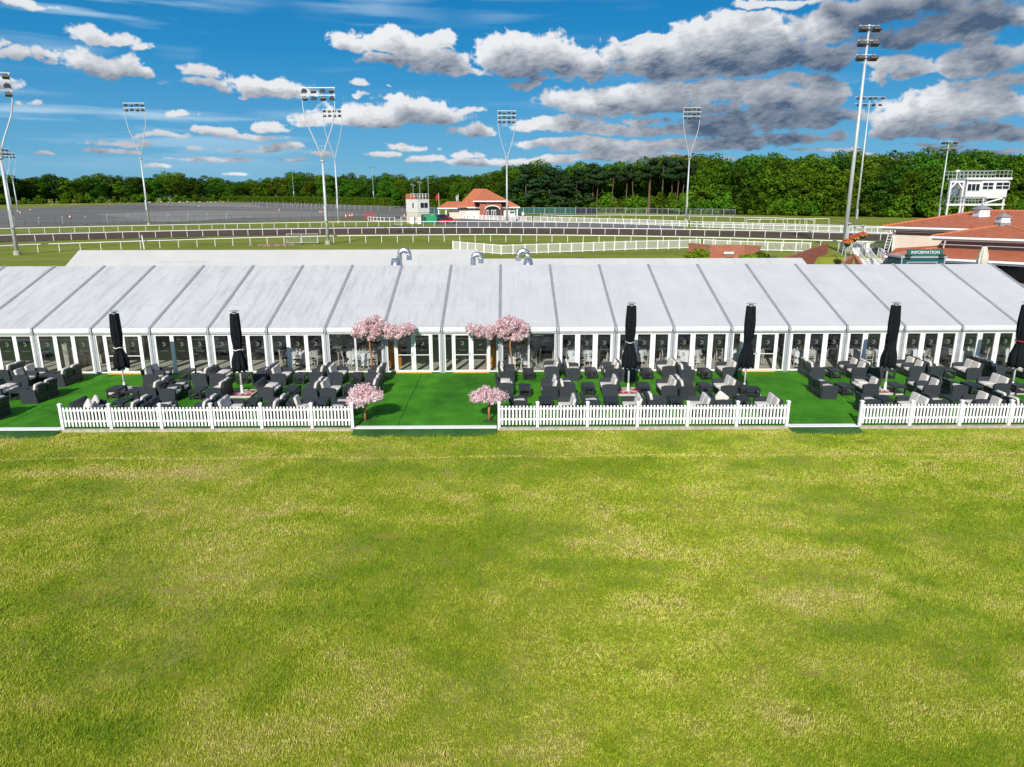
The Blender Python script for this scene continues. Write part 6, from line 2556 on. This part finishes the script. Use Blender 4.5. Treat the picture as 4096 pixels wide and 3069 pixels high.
panel_row([(2052, 858), (2200, 858), (2400, 860), (2440, 859), (2700, 863), (2960, 868)], 3.4, 2.1, '{0} temporary fence panel from the pavilion along the wood, {1}', 'temporary fence panels between the pavilion and the wood', ('green_net', 'navy_net', 6, 8))
panel_row([(1690, 858), (1765, 860)], 2.6, 2.2, '{0} temporary fence panel between the white tower and the pavilion, {1}', 'temporary fence panels behind the parked cars', ('green_net', 'green_net', 4, 4))
panel_row([(1148, 977), (1219, 978), (1298, 976)], 2.45, 1.55, '{0} loose wire fence panel by the soil heap, {1}', 'wire panels by the soil heap')
panel_row([(1578, 903), (1643, 903)], 1.9, 1.35, '{0} low wire panel in front of the white tower, {1}', 'wire panels by the white tower')
rowsB = [[(-40, 910), (110, 906), (400, 898), (700, 889), (960, 884)], [(1000, 834), (1130, 836), (1270, 845)], [(1010, 820), (1180, 828), (1320, 838), (1500, 850), (1620, 852)]]
for k, (rw, nm) in enumerate(zip(rowsB, ('along the near edge of the car park', 'in the first line across the car park', 'in the second line across the car park'))):
    P = resample(rw, 4.6 if k == 0 else 5.2)
    for i, a in enumerate(P):
        t = thing('barrier_post', f'{nth(i)} slim grey barrier post from the left {nm}', 'post', a, 0, 'slim barrier posts on the car park')
        b = MB()
        b.tube([(0, 0, .1), (0, 0, 2.0)], .045, 6)
        b.build('pole', M['steel'], t)
        b = MB()
        b.box(0, .30, -.02, .02, 1.86, 1.97)
        b.build('tag', M['alu'], t)
        b = MB()
        b.box(-.32, .32, -.16, .16, 0, .13)
        b.build('foot', M['black'], t)
# dark chain-link fence along the near edge of the car park
P = resample([(-160, 916), (0, 911.5), (450, 900.5), (1000, 887.5), (1180, 883.5), (1375, 878), (1500, 869)], 2.9)
o0 = P[0].copy()
t = thing('chain_fence', 'dark chain-link fence along the near edge of the car park', 'fence', o0)
for a, c in zip(P, P[1:]):
    b = MB()
    b.tube([a - o0, a - o0 + Vector((0, 0, 1.75))], .045, 6)
    b.build('post', M['dark_grey'], t)
b = MB()
for a, c in zip(P, P[1:]):
    for z in (.1, .6, 1.1, 1.65):
        b.bar(a - o0 + Vector((0, 0, z)), c - o0 + Vector((0, 0, z)), .018)
b.build('wire', M['dark_grey'], t)


# ---------------------------------------------------------------- traffic cones and crates
cone0 = None
for px, py, s, lab in ((281, 874, 1.5, 'large red and white cone standing alone on the left of the car park'), (82, 856, 1.4, 'red and white cone near the far forked mast at the left edge'), (122, 843, 1.2, 'red and white cone just right of the far forked mast at the left edge'), (205, 824, 1.1, 'small cone at the sandy gap in the far trees'), (289, 821, 1, 'left of two small cones at the far edge of the car park'), (306, 820, 1, 'right of two small cones at the far edge of the car park'), (440, 820, 1, 'small cone at the far edge of the car park under the dark trees'), (668, 822, 1.1, 'small cone on the pale strip of the car park'), (797, 828, 1.3, 'single cone on the car park right of the second forked mast'), (982, 826, 1.0, 'small cone near the clipped hedge end'), (1117, 845, 1.3, 'cone on the first barrier line of the car park'), (1280, 853, 1.3, 'left of two cones by the tallest forked mast'), (1288, 853, 1.2, 'right of two cones by the tallest forked mast'), (1384, 871, 1.5, 'left of three tall cones at the car park corner'), (1399, 869, 1.5, 'middle of three tall cones at the car park corner'), (1409, 868, 1.5, 'right of three tall cones at the car park corner'), (1617, 870, 1.5, 'cone against the left side of the white tower'), (2119, 855, 1.2, 'cone in front of the green screened panels')):
    p = GB(px, py)
    if cone0 is None:
        cone0 = t = thing('traffic_cone', lab, 'traffic cone', p, 0, 'traffic cones')
        b = MB()
        b.lathe([(.20, .05), (.155, .28)], 12)
        b.lathe([(.115, .46), (.075, .62), (.04, .78)], 12)
        b.build('cone_body', M['orange'], t)
        b = MB()
        b.lathe([(.156, .28), (.115, .46)], 12)
        b.build('white_band', M['letter'], t)
        b = MB()
        b.box(-.26, .26, -.26, .26, 0, .05)
        b.build('base', M['black'], t)
        t.scale = (s, s, s)
    else:
        dup(cone0, p, 0, lab, 'traffic cones', (s, s, s))
p = GB(1457, 877)
for k, (dx, lab) in enumerate(((0, 'left red tubular stillage behind the curved white rail'), (1.5, 'right red tubular stillage behind the curved white rail'))):
    t = thing('tubular_stillage', lab, 'stillage', p + Vector((dx, 0, 0)), 0, 'red stillages at the car park corner')
    b = MB()
    for x in (0, .65, 1.3):
        for y in (0, 1.1):
            b.bar((x, y, 0), (x, y, 2.0), .06)
    for z in (.15, .8, 1.4, 1.98):
        for y in (0, 1.1):
            b.bar((0, y, z), (1.3, y, z), .05)
        for x in (0, 1.3):
            b.bar((x, 0, z), (x, 1.1, z), .05)
    b.build('frame', M['red_paint'], t)
p = GB(2382, 838)
t = thing('portable_cabin', 'small white cabin behind the dark screened panels', 'cabin', p + Vector((0, 4, 0)))
b = MB()
b.box(-1.4, 1.4, 0, 2.2, .3, 3.35)
b.build('body', M['white_old'], t)
b = MB()
b.box(-1.45, 1.45, -.04, 2.24, 3.35, 3.45)
b.build('roof', M['lead'], t)
b = MB()
b.box(.1, 1.2, -.03, -.001, 2.2, 2.9)
b.build('window', M['alu'], t)
for px, py, pt, lab in ((1979, 884, 848, 'x'),):
    pass
p = GB(2049, 884)
t = thing('notice_board', 'white notice board on legs at the end of the pavilion fence', 'notice board', p)
b = MB()
b.box(-.75, .75, -.05, .05, .9, 2.6)
b.build('board', M['white_old'], t)
for s in (-1, 1):
    b = MB()
    b.bar((s * .5, 0, 0), (s * .5, 0, .9), .09)
    b.build('leg', M['dark_grey'], t)
b = MB()
b.box(-.6, .6, -.062, -.051, 1.9, 2.4)
b.build('poster', M['teal_panel'], t)
p = GB(578, 997)
t = thing('marker_post', 'lone white marker post by the nearest running rail', 'post', p)
b = MB()
b.bar((0, 0, 0), (-.12, 0, 1.9), .14)
b.build('post', M['white_old'], t)


# ---------------------------------------------------------------- right-hand buildings

BA = R(45)
E0 = V(3526, 905, 92.0)
bo = Vector((E0.x, E0.y, 0))
t = thing('tiled_building', 'long low cream building with stepped red tiled roofs behind the marquee at the right edge', 'building', bo, -BA)
FD, BD = Vector((math.cos(BA), -math.sin(BA), 0)), Vector((math.sin(BA), math.cos(BA), 0))


def UW(x, y, z):                # building frame to world
    return bo + FD * x + BD * y + Vector((0, 0, z))


zU, zU2 = E0.z, V(3910, 842, 92).z
zM, zM2 = V(3728, 944, 81).z, V(4003, 899, 81).z
zL, zL2 = 2.40, 3.22
LX = 46.0


def roof_quad(name, vs, fs):
    b = MB()
    b.add(vs, fs)
    return fixn(b.build(name, M['roof_tile'], t))


roof_quad('upper_roof', [(0, 0, zU), (LX, 0, zU), (LX, 17.6, zU), (0, 17.6, zU), (8.8, 8.8, zU2), (LX - 8.8, 8.8, zU2)], [(0, 1, 5, 4), (1, 2, 5), (2, 3, 4, 5), (3, 0, 4), (3, 2, 1, 0)])
mx0, mx1, my0, my1 = 7.8, 19.0, -7.8, 3.4
roof_quad('middle_roof', [(mx0, my0, zM), (mx1, my0, zM), (mx1, my1, zM), (mx0, my1, zM), (13.4, -2.2, zM2)], [(0, 1, 4), (1, 2, 4), (2, 3, 4), (3, 0, 4), (3, 2, 1, 0)])
ly0, lx0, wy = -10.5, 4.2, -6.5
roof_quad('lower_roof', [(lx0, ly0, zL), (LX, ly0, zL), (LX, wy, zL2), (lx0 + 4, wy, zL2), (1.8, 1.0, zL + .1), (lx0 + 4, 1.0, zL2)], [(0, 1, 2, 3), (0, 3, 5, 4)])
b = MB()
for a, c in (((0, 0, zU), (8.8, 8.8, zU2)), ((8.8, 8.8, zU2), (LX - 8.8, 8.8, zU2)), ((mx0, my0, zM), (13.4, -2.2, zM2)), ((mx1, my0, zM), (13.4, -2.2, zM2)), ((lx0, ly0, zL), (lx0 + 4, wy, zL2)), ((0, 17.6, zU), (8.8, 8.8, zU2))):
    a, c = Vector(a), Vector(c)
    n = max(2, int((c - a).length / .45))
    for i in range(n):
        b.bar(a + (c - a) * (i / n) + Vector((0, 0, .03)), a + (c - a) * ((i + .93) / n) + Vector((0, 0, .03)), .28, .15)
b.build('ridge_tile', M['ridge_tile'], t)
b = MB()
for (x0, x1, y0, z) in ((0, LX, 0, zU), (mx0, mx1, my0, zM), (lx0, LX, ly0, zL)):
    b.box(x0 - .12, x1, y0 - .14, y0 - .02, z - .24, z - .02)
    b.box(x0 + .1, x1, y0 + .15, y0 + .25, z - .46, z - .26)
    b.box(x0 - .13, x0 - .02, y0 - .019, y0 + 8, z - .24, z - .02)
b.box(mx0 + .8, LX, wy - .03, wy + .06, zL2 + .32, zL2 + .42)
b.bar((mx0 + 1.5, my0 + .1, zM - .26), (mx0 + 1.2, wy - .5, zL2 + .05), .14)
b.tube([(1.6, .2, zU - .3), (1.6, .2, zU - .6), (1.35, .85, zU - 1.1), (1.35, .85, 1.0)], .08, 8)
b.build('gutter', M['white'], t)
b = MB()
b.box(1.2, LX - 1, 1.0, 16.5, 0, zU - .25)
b.build('wall', M['render'], t)
b = MB()
b.box(1.15, mx0 + .8, .92, .995, zU - 1.0, zU - .26)
b.box(mx0 + .8, mx1 - .8, wy + .061, my1, zL2 - .2, zM - .26)
b.box(mx1 - .79, LX - 1, wy + .062, .9, zL2 - .2, zL2 + .9)
b.build('grey_band', M['grey_wall'], t)
b = MB()
for s in (0, .55):
    b.bar((.35 + s, .55, 1.2), (.75 + s, .75, zU - .7), .08)
for i in range(9):
    u = (i + .5) / 9
    z = 1.2 + (zU - 1.9) * u
    b.bar((.35 + .4 * u, .55 + .2 * u, z), (.90 + .4 * u, .55 + .2 * u, z), .05)
b.build('wall_ladder', M['white'], t)
b = MB()
b.box(lx0 + 4.05, LX - 1, wy + .1, wy + .3, 0, zL2 - .1)
b.build('front_wall', M['brick'], t)
for i in range(8):
    x = lx0 + 5.0 + i * 4.6
    b = MB()
    b.box(x, x + 3.2, wy + .03, wy + .095, .25, 2.5)
    o = b.build('window', M['dark_glass'], t)
    for u in (0, 1.55, 3.1):
        b = MB()
        b.box(x + u, x + u + .1, wy - .03, wy + .028, .25, 2.5)
        b.build('mullion', M['dark_grey'], o)
for i in range(9):
    x = lx0 + .6 + i * 4.6
    b = MB()
    b.box(x - .13, x + .13, ly0 + .35, ly0 + .61, .5, zL - .1)
    b.build('column', M['white'], t)
    b = MB()
    b.box(x - .24, x + .24, ly0 + .24, ly0 + .72, 0, .499)
    b.build('column_base', M['brick'], t)


def cupola(px, py0, py1, Y, w, lab):
    a = V(px, py1, Y)
    h = V(px, py0, Y).z - a.z
    t = thing('roof_cupola', lab, 'cupola', a, 0, 'white cupolas on the tiled roofs')
    b = MB()
    b.box(-w * .62, w * .62, -w * .62, w * .62, -.4, .18)
    b.build('flashing', M['lead'], t)
    b = MB()
    b.box(-w / 2, w / 2, -w / 2, w / 2, .181, h * .66)
    b.box(-w * .56, w * .56, -w * .56, w * .56, .182, .36)
    b.build('body', M['white'], t)
    b = MB()
    k = w * .68
    b.add([(-k, -k, h * .66), (k, -k, h * .66), (k, k, h * .66), (-k, k, h * .66), (0, 0, h)], [(0, 1, 4), (1, 2, 4), (2, 3, 4), (3, 0, 4), (3, 2, 1, 0)])
    b.tube([(0, 0, h - .05), (0, 0, h + .28)], .05, 6)
    b.build('roof', M['lead'], t)


cupola(3922, 818, 873, 89.5, 1.25, 'larger white cupola with grey cap on the upper tiled roof')
cupola(4009, 853, 897, 81.0, .95, 'smaller white cupola with grey cap on the peak of the middle tiled roof')

# information kiosk
YK = 66.0
a = V(3606, 1027, YK)
c = V(3782, 1030, YK)
t = thing('information_kiosk', 'teal information kiosk with a bottle green INFORMATION sign on its roof', 'kiosk', (a.x, YK, 0))
W = c.x - a.x
zt = a.z
b = MB()
b.box(0, W, 0, 2.4, 0, zt - .12)
b.build('body', M['teal_panel'], t)
b = MB()
b.box(-.1, W + .1, -.12, 2.5, zt - .119, zt + .04)
b.build('roof', M['alu'], t)
b = MB()
for x in (0.0, W - .1):
    b.box(x, x + .1, -.06, -.001, 0, zt - .13)
b.box(.55, W - .7, -.07, -.002, zt - .55, zt - .47)
b.box(.55, .63, -.068, -.003, .3, zt - .55)
b.box(W - .78, W - .7, -.068, -.003, .3, zt - .55)
b.build('frame', M['alu'], t)
b = MB()
b.box(.64, W - .79, -.03, -.004, .9, zt - .56)
b.build('window', M['teal_panel'], t)
s0, s1 = V(3624, 1018, YK), V(3765, 1023, YK)
sz1 = V(3624, 997, YK).z
b = MB()
x0, x1 = s0.x - a.x, s1.x - a.x
b.box(x0, x1, -.22, -.08, zt + .10, sz1)
so_ = b.build('sign', M['green_sign'], t)
cu = bpy.data.curves.new('lettering', 'FONT')
cu.body = 'INFORMATION'
cu.size = .50
cu.align_x = 'CENTER'
cu.align_y = 'CENTER'
cu.extrude = .012
fo = bpy.data.objects.new('lettering', cu)
COL.objects.link(fo)
bpy.context.view_layer.update()
dg = bpy.context.evaluated_depsgraph_get()
me = bpy.data.meshes.new_from_object(fo.evaluated_get(dg))
bpy.data.objects.remove(fo)
xs = [v.co.x for v in me.vertices]
kx = 2.60 / (max(xs) - min(xs)) * ((x1 - x0) / 3.3)
lo = bpy.data.objects.new('lettering', me)
COL.objects.link(lo)
me.materials.clear()
me.materials.append(M['letter'])
lo.parent = so_
lo.scale = (kx, kx, kx)
lo.location = ((x0 + x1) / 2, -.235, (zt + .10 + sz1) / 2)
lo.rotation_euler = (R(90), 0, 0)
b = MB()
for x in (x0 + .1, x1 - .1):
    b.box(x - .25, x + .2, -.5, -.1, zt + .041, zt + .2)
b.build('sign_lamp', M['black'], t)

# cream parasol behind the marquee gable
Yp = 62.5
a = V(3939, 985, Yp)
t = thing('closed_parasol', 'closed cream parasol behind the right end of the marquee ridge', 'parasol', (a.x, Yp, 0))
b = MB()
b.tube([(0, 0, 0), (0, 0, a.z)], .05, 8)
b.build('pole', M['white'], t)
h = a.z
b = MB()
b.lathe([(.30, h - 1.75), (.38, h - 1.55), (.40, h - 1.2), (.34, h - .7), (.22, h - .25), (.16, h)], 48, (0, 0, 0), lambda q_, z: 1 + .14 * math.sin(8 * q_) + .06 * math.sin(13 * q_ + z * 2))
b.build('canopy', M['cream_canvas'], t, True)
b = MB()
b.lathe([(.18, h), (.18, h + .08), (.05, h + .1)], 12)
b.build('top_cap', M['black'], t)

# camera and viewing cabin on stilts
YC = 122.0


def C(x, y):
    v = V(x, y, YC)
    return v


base = Vector((C(3900, 800).x, YC, zb(YC)))
t = thing('viewing_cabin', 'white viewing cabin on tall stilts with roof railings, above the tiled roofs', 'cabin', base)
xl, xr = C(3861, 780).x - base.x, C(4026, 780).x - base.x
zt, zc = C(3950, 719).z - base.z, C(3950, 788).z - base.z
zd = C(3900, 819).z - base.z
b = MB()
b.box(xl, xr, 0, 5, zc, zt)
b.build('cabin_wall', M['white_old'], t)
b = MB()
b.box(xl - .3, xr + .35, -.3, 5.3, zt + .001, zt + .32)
b.build('roof', M['white'], t)


def win(x0, x1, y0, y1, cols, rows):
    X0, X1 = C(x0, 760).x - base.x, C(x1, 760).x - base.x
    Z0, Z1 = C(3950, y1).z - base.z, C(3950, y0).z - base.z
    b = MB()
    b.box(X0, X1, -.06, -.001, Z0, Z1)
    o = b.build('window', M['white'], t)
    b = MB()
    g = .10
    for i in range(cols):
        for j in range(rows):
            xa = X0 + g + (X1 - X0 - g) * i / cols
            za = Z0 + g + (Z1 - Z0 - g) * j / rows
            b.box(xa, xa + (X1 - X0 - g) / cols - g, -.075, -.061, za, za + (Z1 - Z0 - g) / rows - g)
    b.build('pane', M['dark_glass'], o)


win(3866, 3918, 734, 766, 3, 1)
win(3926, 3972, 729, 760, 2, 2)
win(3979, 4035, 728, 759, 2, 2)
b = MB()
b.box(xl + .2, C(3928, 720).x - base.x, -.12, -.002, zt - .25, zt)
b.build('blind_box', M['lead'], t)
b = MB()
xs0 = C(3795, 800).x - base.x
xg = C(3846, 800).x - base.x
legs = [(xs0, 0), (xg, 0), (xl + .1, .2), (xr - .15, .2), (xr - .15, 4.6), (C(3938, 800).x - base.x, .2)]
for i, (x, y) in enumerate(legs):
    bb = MB()
    top = zt - .15 if i < 2 else zc
    bb.box(x - .12, x + .12, y, y + .24, 0, top)
    bb.build('leg', M['white_old'], t)
b = MB()
b.box(xs0 - .2, xr, -.02, .3, zd - .15, zd + .15)
b.box(xs0 - .16, xg + .16, .01, .28, zt - .45, zt - .16)
b.bar((xs0, .15, zt - 1.5), (xs0 + .9, .15, zt - .4), .2)
b.bar((xg, .15, zt - 1.5), (xg - .9, .15, zt - .4), .2)
b.bar((C(3938, 800).x - base.x, .15, zd + .2), (xr - .1, .15, zc - .1), .2)
b.box(xl, xr, .05, .25, zc - .22, zc - .001)
b.build('beam', M['white'], t)
b = MB()
for (x0, x1, z, n) in ((xl - 1.6, xr + .2, zt + .32, 13), (xs0 + 1.0, C(3940, 800).x - base.x, zd + .15, 9)):
    for yy in (-.15, 3.9):
        for i in range(n + 1):
            x = x0 + (x1 - x0) * i / n
            b.bar((x, yy, z), (x, yy, z + 1.15), .06)
        for zz in (.55, 1.12):
            b.bar((x0, yy, z + zz), (x1, yy, z + zz), .06)
b.build('railing', M['steel'], t)
b = MB()
for (za, zz, dirn) in ((zd, zd + 2.6, 1), (zd + 2.6, zt + .2, -1), (0, 2.4, 1)):
    n = 12
    for i in range(n):
        u = i / n
        x = (xs0 + .3 + (xg - xs0 - .6) * u) if dirn > 0 else (xg - .3 - (xg - xs0 - .6) * u)
        b.box(x, x + .3, .8, 2.2, za + (zz - za) * u, za + (zz - za) * u + .06)
b.box(xs0 + 1.6, xg, .4, 2.6, zd + 2.6, zd + 2.75)
b.build('staircase', M['steel'], t)
b = MB()
b.tube([(xs0 + .9, .2, zt - .1), (xs0 + .9, .2, zt + 1.6)], .05, 6)
b.box(xs0 + .6, xs0 + 1.2, 0, .4, zt + 1.2, zt + 1.55)
b.build('roof_lamp', M['letter'], t)


# ---------------------------------------------------------------- steps, ramps and walls behind the marquee on the right
def railing(pts, label, h=1.05, gap=.16, m='white', bars=True):
    o = Vector(pts[0])
    P = [Vector(q_) - o for q_ in pts]
    t = thing('handrail', label, 'railing', o, 0, 'railings of the steps behind the marquee')
    b = MB()
    for z in (h, h * .86):
        b.tube([q_ + Vector((0, 0, z)) for q_ in P], .034, 6)
    b.build('rail', M[m], t)
    b = MB()
    for a, c in zip(P, P[1:]):
        n = max(1, int((c - a).length / (gap if bars else 1.1)))
        for i in range(n + 1):
            q_ = a + (c - a) * (i / n)
            b.tube([q_, q_ + Vector((0, 0, h))], .024 if i % 6 else .04, 5)
    b.build('baluster', M[m], t)


ts = GB(3424, 1029)
te = GB(3536, 1031)
zs = zb(ts.y)
st = thing('steps', 'broad flight of grey steps with white risers climbing behind the right end of the marquee', 'steps', (ts.x, ts.y, 0))
b, b2 = MB(), MB()
W = te.x - ts.x
n = 11
for i in range(n):
    z1 = zs - i * zs / n
    b.box(0, W, -.32 * (i + 1), -.32 * i + .02, z1 - zs / n - .3, z1 - zs / n - .004)
    b2.box(0, W, -.32 * i - .02, -.32 * i - .002 + .03, z1 - .55 * zs / n, z1 + .003)
b.build('tread', M['paving'], st)
b2.build('riser', M['line_white'], st)
b = MB()
pp = [GB(3424, 1028.5), GB(3536, 1030.5), GB(3542, 1018), GB(3450, 1012)]
b.face([(ts.x - 3.2, ts.y - .02, zs), (te.x + 3.0, ts.y - .02, zs), (te.x + 3.4, ts.y + 9, zs + .06), (ts.x - 3.8, ts.y + 9, zs + .06)])
tag(b.build('landing', M['paving']), kind='structure')
b = MB()
b.face([lift(GB(x, y), .07) for x, y in ((3452, 1013), (3538, 1020), (3590, 1005), (3570, 990), (3520, 990), (3490, 996))])
tag(b.build('ramp_path', M['asphalt_dark']), kind='structure')
b = MB()
for x, z in ((-.35, 0), (W + .05, 0)):
    b.prism([(.6, 0), (.6, zs + .35), (0, zs + .35), (-3.6, .35), (-3.6, 0)], 'x', x, x + .3)
fixn(b.build('string_wall', M['brick'], st))
for dx, lab in ((.05, 'left white handrail of the broad steps'), (W / 2, 'middle white handrail of the broad steps'), (W - .05, 'right white handrail of the broad steps')):
    railing([(ts.x + dx, ts.y + .7, zs), (ts.x + dx, ts.y, zs), (ts.x + dx, ts.y - 3.4, .15)], lab, 1.05, .34)
a = GB(3352, 1012)
railing([GB(3352, 1006), GB(3420, 1006), GB(3500, 1001), GB(3566, 1000)], 'white balustrade along the top of the bank between the tall mast and the cream building', 1.15, .17)
r1 = GB(3350, 1000)
railing([(r1.x - .2, r1.y - 1, r1.z), (r1.x - .6, r1.y - 3, r1.z - .1), (r1.x - 3.6, r1.y - 9, .5)], 'white handrail on the left side of the sloping path down from the tall mast', 1.1, .34)
r2 = GB(3412, 1007)
railing([(r2.x, r2.y - 1, r2.z), (r2.x - .3, r2.y - 2.5, r2.z), (r2.x - 2.2, r2.y - 10, .4)], 'white handrail on the right side of the sloping path, beside the low brick wall', 1.1, .30)
r3 = GB(3455, 1012)
railing([(r3.x, r3.y, r3.z), (r3.x + .5, r3.y + 5, r3.z), ], 'short white railing at the head of the broad steps', 1.05, .2)
b = MB()
g0 = GB(3412, 1024)
for (px, py) in ((3418, 1024), (3464, 1010)):
    g0 = GB(px, py)
    gt = thing('white_cabinet', 'white cabinet at the head of the steps' if px < 3450 else 'white post box between the railings above the steps', 'cabinet', g0)
    b = MB()
    b.box(-.42 if px < 3450 else -.2, .42 if px < 3450 else .2, -.25, .25, .05, .95 if px < 3450 else 1.2)
    b.build('body', M['white'], gt)
    b = MB()
    z0_ = .951 if px < 3450 else 1.201
    b.box(-.46 if px < 3450 else -.24, .46 if px < 3450 else .24, -.3, .3, z0_, z0_ + .05)
    b.build('lid', M['white_old'], gt)
# sloping path
pa = [GB(3300, 1022), GB(3352, 1016), GB(3400, 1022), GB(3330, 1046)]
b = MB()
v0, v1 = GB(3345, 1008), GB(3395, 1010)
b.face([(v0.x, v0.y, v0.z + .03), (v0.x - 4.5, v0.y - 11, .3), (v1.x - 3.0, v1.y - 11, .3), (v1.x, v1.y, v1.z + .03)])
tag(b.build('sloping_path', M['paving']), kind='structure')


def wall(pts_top, zbot, th, label, m='brick', cop=True):
    """a straight wall: top edge given by two world points"""
    a, c = pts_top
    o = Vector((a.x, a.y, 0))
    t = thing('brick_wall', label, 'wall', o, 0, 'red brick walls behind the marquee')
    d = Vector((c.x - a.x, c.y - a.y, 0))
    nrm = Vector((-d.y, d.x, 0)).normalized() * th
    b = MB()
    q = [Vector((0, 0, zbot)), d + Vector((0, 0, zbot)), d + Vector((0, 0, c.z)), Vector((0, 0, a.z))]
    b.add(q + [v + nrm for v in q], [(0, 1, 2, 3), (7, 6, 5, 4), (0, 4, 5, 1), (1, 5, 6, 2), (2, 6, 7, 3), (3, 7, 4, 0)])
    fixn(b.build('brickwork', M[m], t))
    if cop:
        b = MB()
        b.bar(Vector((0, 0, a.z + .05)) + nrm * .5, d + Vector((0, 0, c.z + .05)) + nrm * .5, th + .1, .1)
        b.build('coping', M['coping'], t)
    return t


YW1 = 84.0
wA, wB = V(2841, 981, YW1), V(2978, 984, YW1)
wA.z = wB.z = (wA.z + wB.z) / 2
wt = wall((wA, wB), 0, .3, 'front face of the square red brick wall carrying the white plaque')
wl = Vector((wA.x - 1.6, YW1 + 3.6, wA.z))
wall((wl, wA), 0, .3, 'left return of the square red brick wall, beside the round lime shrub')
wr = Vector((wB.x + 1.15, YW1 - 1.6, wB.z))
wall((wB, wr), 0, .3, 'right return of the square red brick wall, beside the dark shrub')
pl0, pl1 = V(2895, 1006, YW1 - .1), V(2936, 1018, YW1 - .1)
t = thing('plaque', 'white plaque with grey frame on the red brick wall', 'sign', ((pl0.x + pl1.x) / 2, YW1 - .02, (pl0.z + pl1.z) / 2))
w, h = pl1.x - pl0.x, pl0.z - pl1.z
b = MB()
b.box(-w / 2, w / 2, -.06, -.001, -h / 2, h / 2)
b.build('frame', M['lead'], t)
b = MB()
b.box(-w / 2 + .06, w / 2 - .06, -.075, -.061, -h / 2 + .06, h / 2 - .06)
b.build('panel', M['letter'], t)
b = MB()
for (z, x0, x1) in ((.05, -.34, .34), (-.07, -.17, .17)):
    x = x0 * w / 1.2
    rr2 = random.Random(3)
    while x < x1 * w / 1.2:
        l = rr2.uniform(.05, .09)
        b.box(x, x + l, -.08, -.0755, z - .035, z + .035)
        x += l + rr2.choice((.03, .03, .08))
b.build('inscription', M['lead'], t)
wall((V(3145, 1032, 74), V(3314, 973, 91)), -.1, .32, 'long sloping red brick wall left of the sloping path', cop=False)
wall((V(3372, 1057, 80), V(3414, 1024, 86)), 0, .34, 'short sloping red brown wall between the path and the broad steps', cop=False)


def shrub(px, py0, py1, wpx, Y, label, m, seed):
    c0, c1 = V(px, py1, Y), V(px, py0, Y)
    w = wpx * Y / 2850
    t = thing('round_shrub', label, 'shrub', (c0.x, Y, c0.z - .6))
    r = random.Random(seed)
    h = c1.z - c0.z + .6
    lobes = []
    for i in range(26):
        a, q = r.uniform(0, 6.28), math.sqrt(r.random()) * .72
        lobes.append((q * w / 2 * math.cos(a), q * w / 2 * math.sin(a), h * (.25 + .55 * (1 - q * q) * r.uniform(.5, 1.05)), w * .17, w * .17, h * .16))
    soup('foliage', petals(lobes, 3200, .10, seed, .3), M[m], t)
    b = MB()
    for i in range(6):
        b.tube([(0, 0, 0), (r.uniform(-.5, .5) * w * .6, r.uniform(-.3, .3) * w, h * .7)], .03, 5, .01)
    b.build('stem', M['bark'], t)


shrub(2788, 988, 1036, 112, 78, 'round bright lime shrub left of the brick wall with the plaque', 'leaf_lime', 1)
shrub(2992, 1012, 1036, 74, 77, 'lower bright lime shrub right of the brick wall with the plaque', 'leaf_lime', 2)
shrub(3040, 1004, 1034, 72, 81, 'dark green spreading shrub behind the lower lime shrub', 'leaf_hedge', 3)
for px, py, lab in ((2323, 1034, 'small black ground floodlight on the grass bank'), (3095, 1032, 'small black ground floodlight right of the shrubs'), (2920, 1034, 'small black ground floodlight under the plaque')):
    a = V(px, py, 74)
    t = thing('ground_floodlight', lab, 'floodlight', (a.x, 74, a.z - .7))
    b = MB()
    b.bar((0, 0, 0), (0, 0, .55), .05)
    b.build('stake', M['black'], t)
    b = MB()
    b.box(-.35, .35, -.12, .12, .62, .82, Matrix.Rotation(R(-12), 4, 'X'))
    b.box(-.28, .28, -.15, -.05, .50, .62)
    b.build('lamp_head', M['black'], t)

# lamp posts with hanging baskets
for i, (px, py, pb, pt, lab) in enumerate(((3391, 1000, 966, 905, 'lamp post with the lowest and nearest of three red flower baskets'), (3417, 985, 949, 917, 'lamp post with the middle of three red flower baskets'), (3451, 978, 938, 913, 'lamp post with the highest and farthest right of three red flower baskets'))):
    Y = (82, 87, 92)[i]
    a = V(px, pb, Y)
    z0 = zb(Y) - (.6 if i == 0 else 0)
    top = V(px, pt, Y).z - z0
    t = thing('lamp_post', lab.replace(' with', ' carrying'), 'lamp post', (a.x, Y + .2, z0), 0, 'lamp posts by the steps')
    b = MB()
    b.tube([(0, 0, 0), (0, 0, top)], .06, 8, .045)
    b.build('pole', M['steel'], t)
    b = MB()
    b.lathe([(.08, top), (.12, top + .22), (.36, top + .25), (.05, top + .42)], 12)
    b.build('lamp_head', M['alu'], t)
    t = thing('hanging_basket', lab.split('with ')[1].replace('the ', '', 1).capitalize().replace('Of', 'of') + ' on the lamp posts', 'flower basket', (a.x, Y, a.z), 0, 'flower baskets on the lamp posts')
    b = MB()
    b.lathe([(.16, -.62), (.36, -.34), (.42, -.12)], 14)
    b.build('basket', M['black'], t)
    lob = [(.40 * math.cos(k * .7), .40 * math.sin(k * .7), .05 * math.sin(k * 2), .18, .18, .15) for k in range(9)] + [(0, 0, .15, .3, .3, .16)]
    soup('flower_red', petals(lob, 420, .065, 60 + i, .5), M['flower_red'], t)
    soup('flower_yellow', petals([(x * .9, y - .12, z - .12, a_, b_, c_) for x, y, z, a_, b_, c_ in lob[:9]], 170, .06, 80 + i, .3), M['flower_yellow'], t)

# ---------------------------------------------------------------- leave out the prototypes that were never placed
for t, u in TREES.values():
    if not u:
        for ch in list(t.children):
            bpy.data.objects.remove(ch)
        bpy.data.objects.remove(t)
bpy.context.view_layer.update()
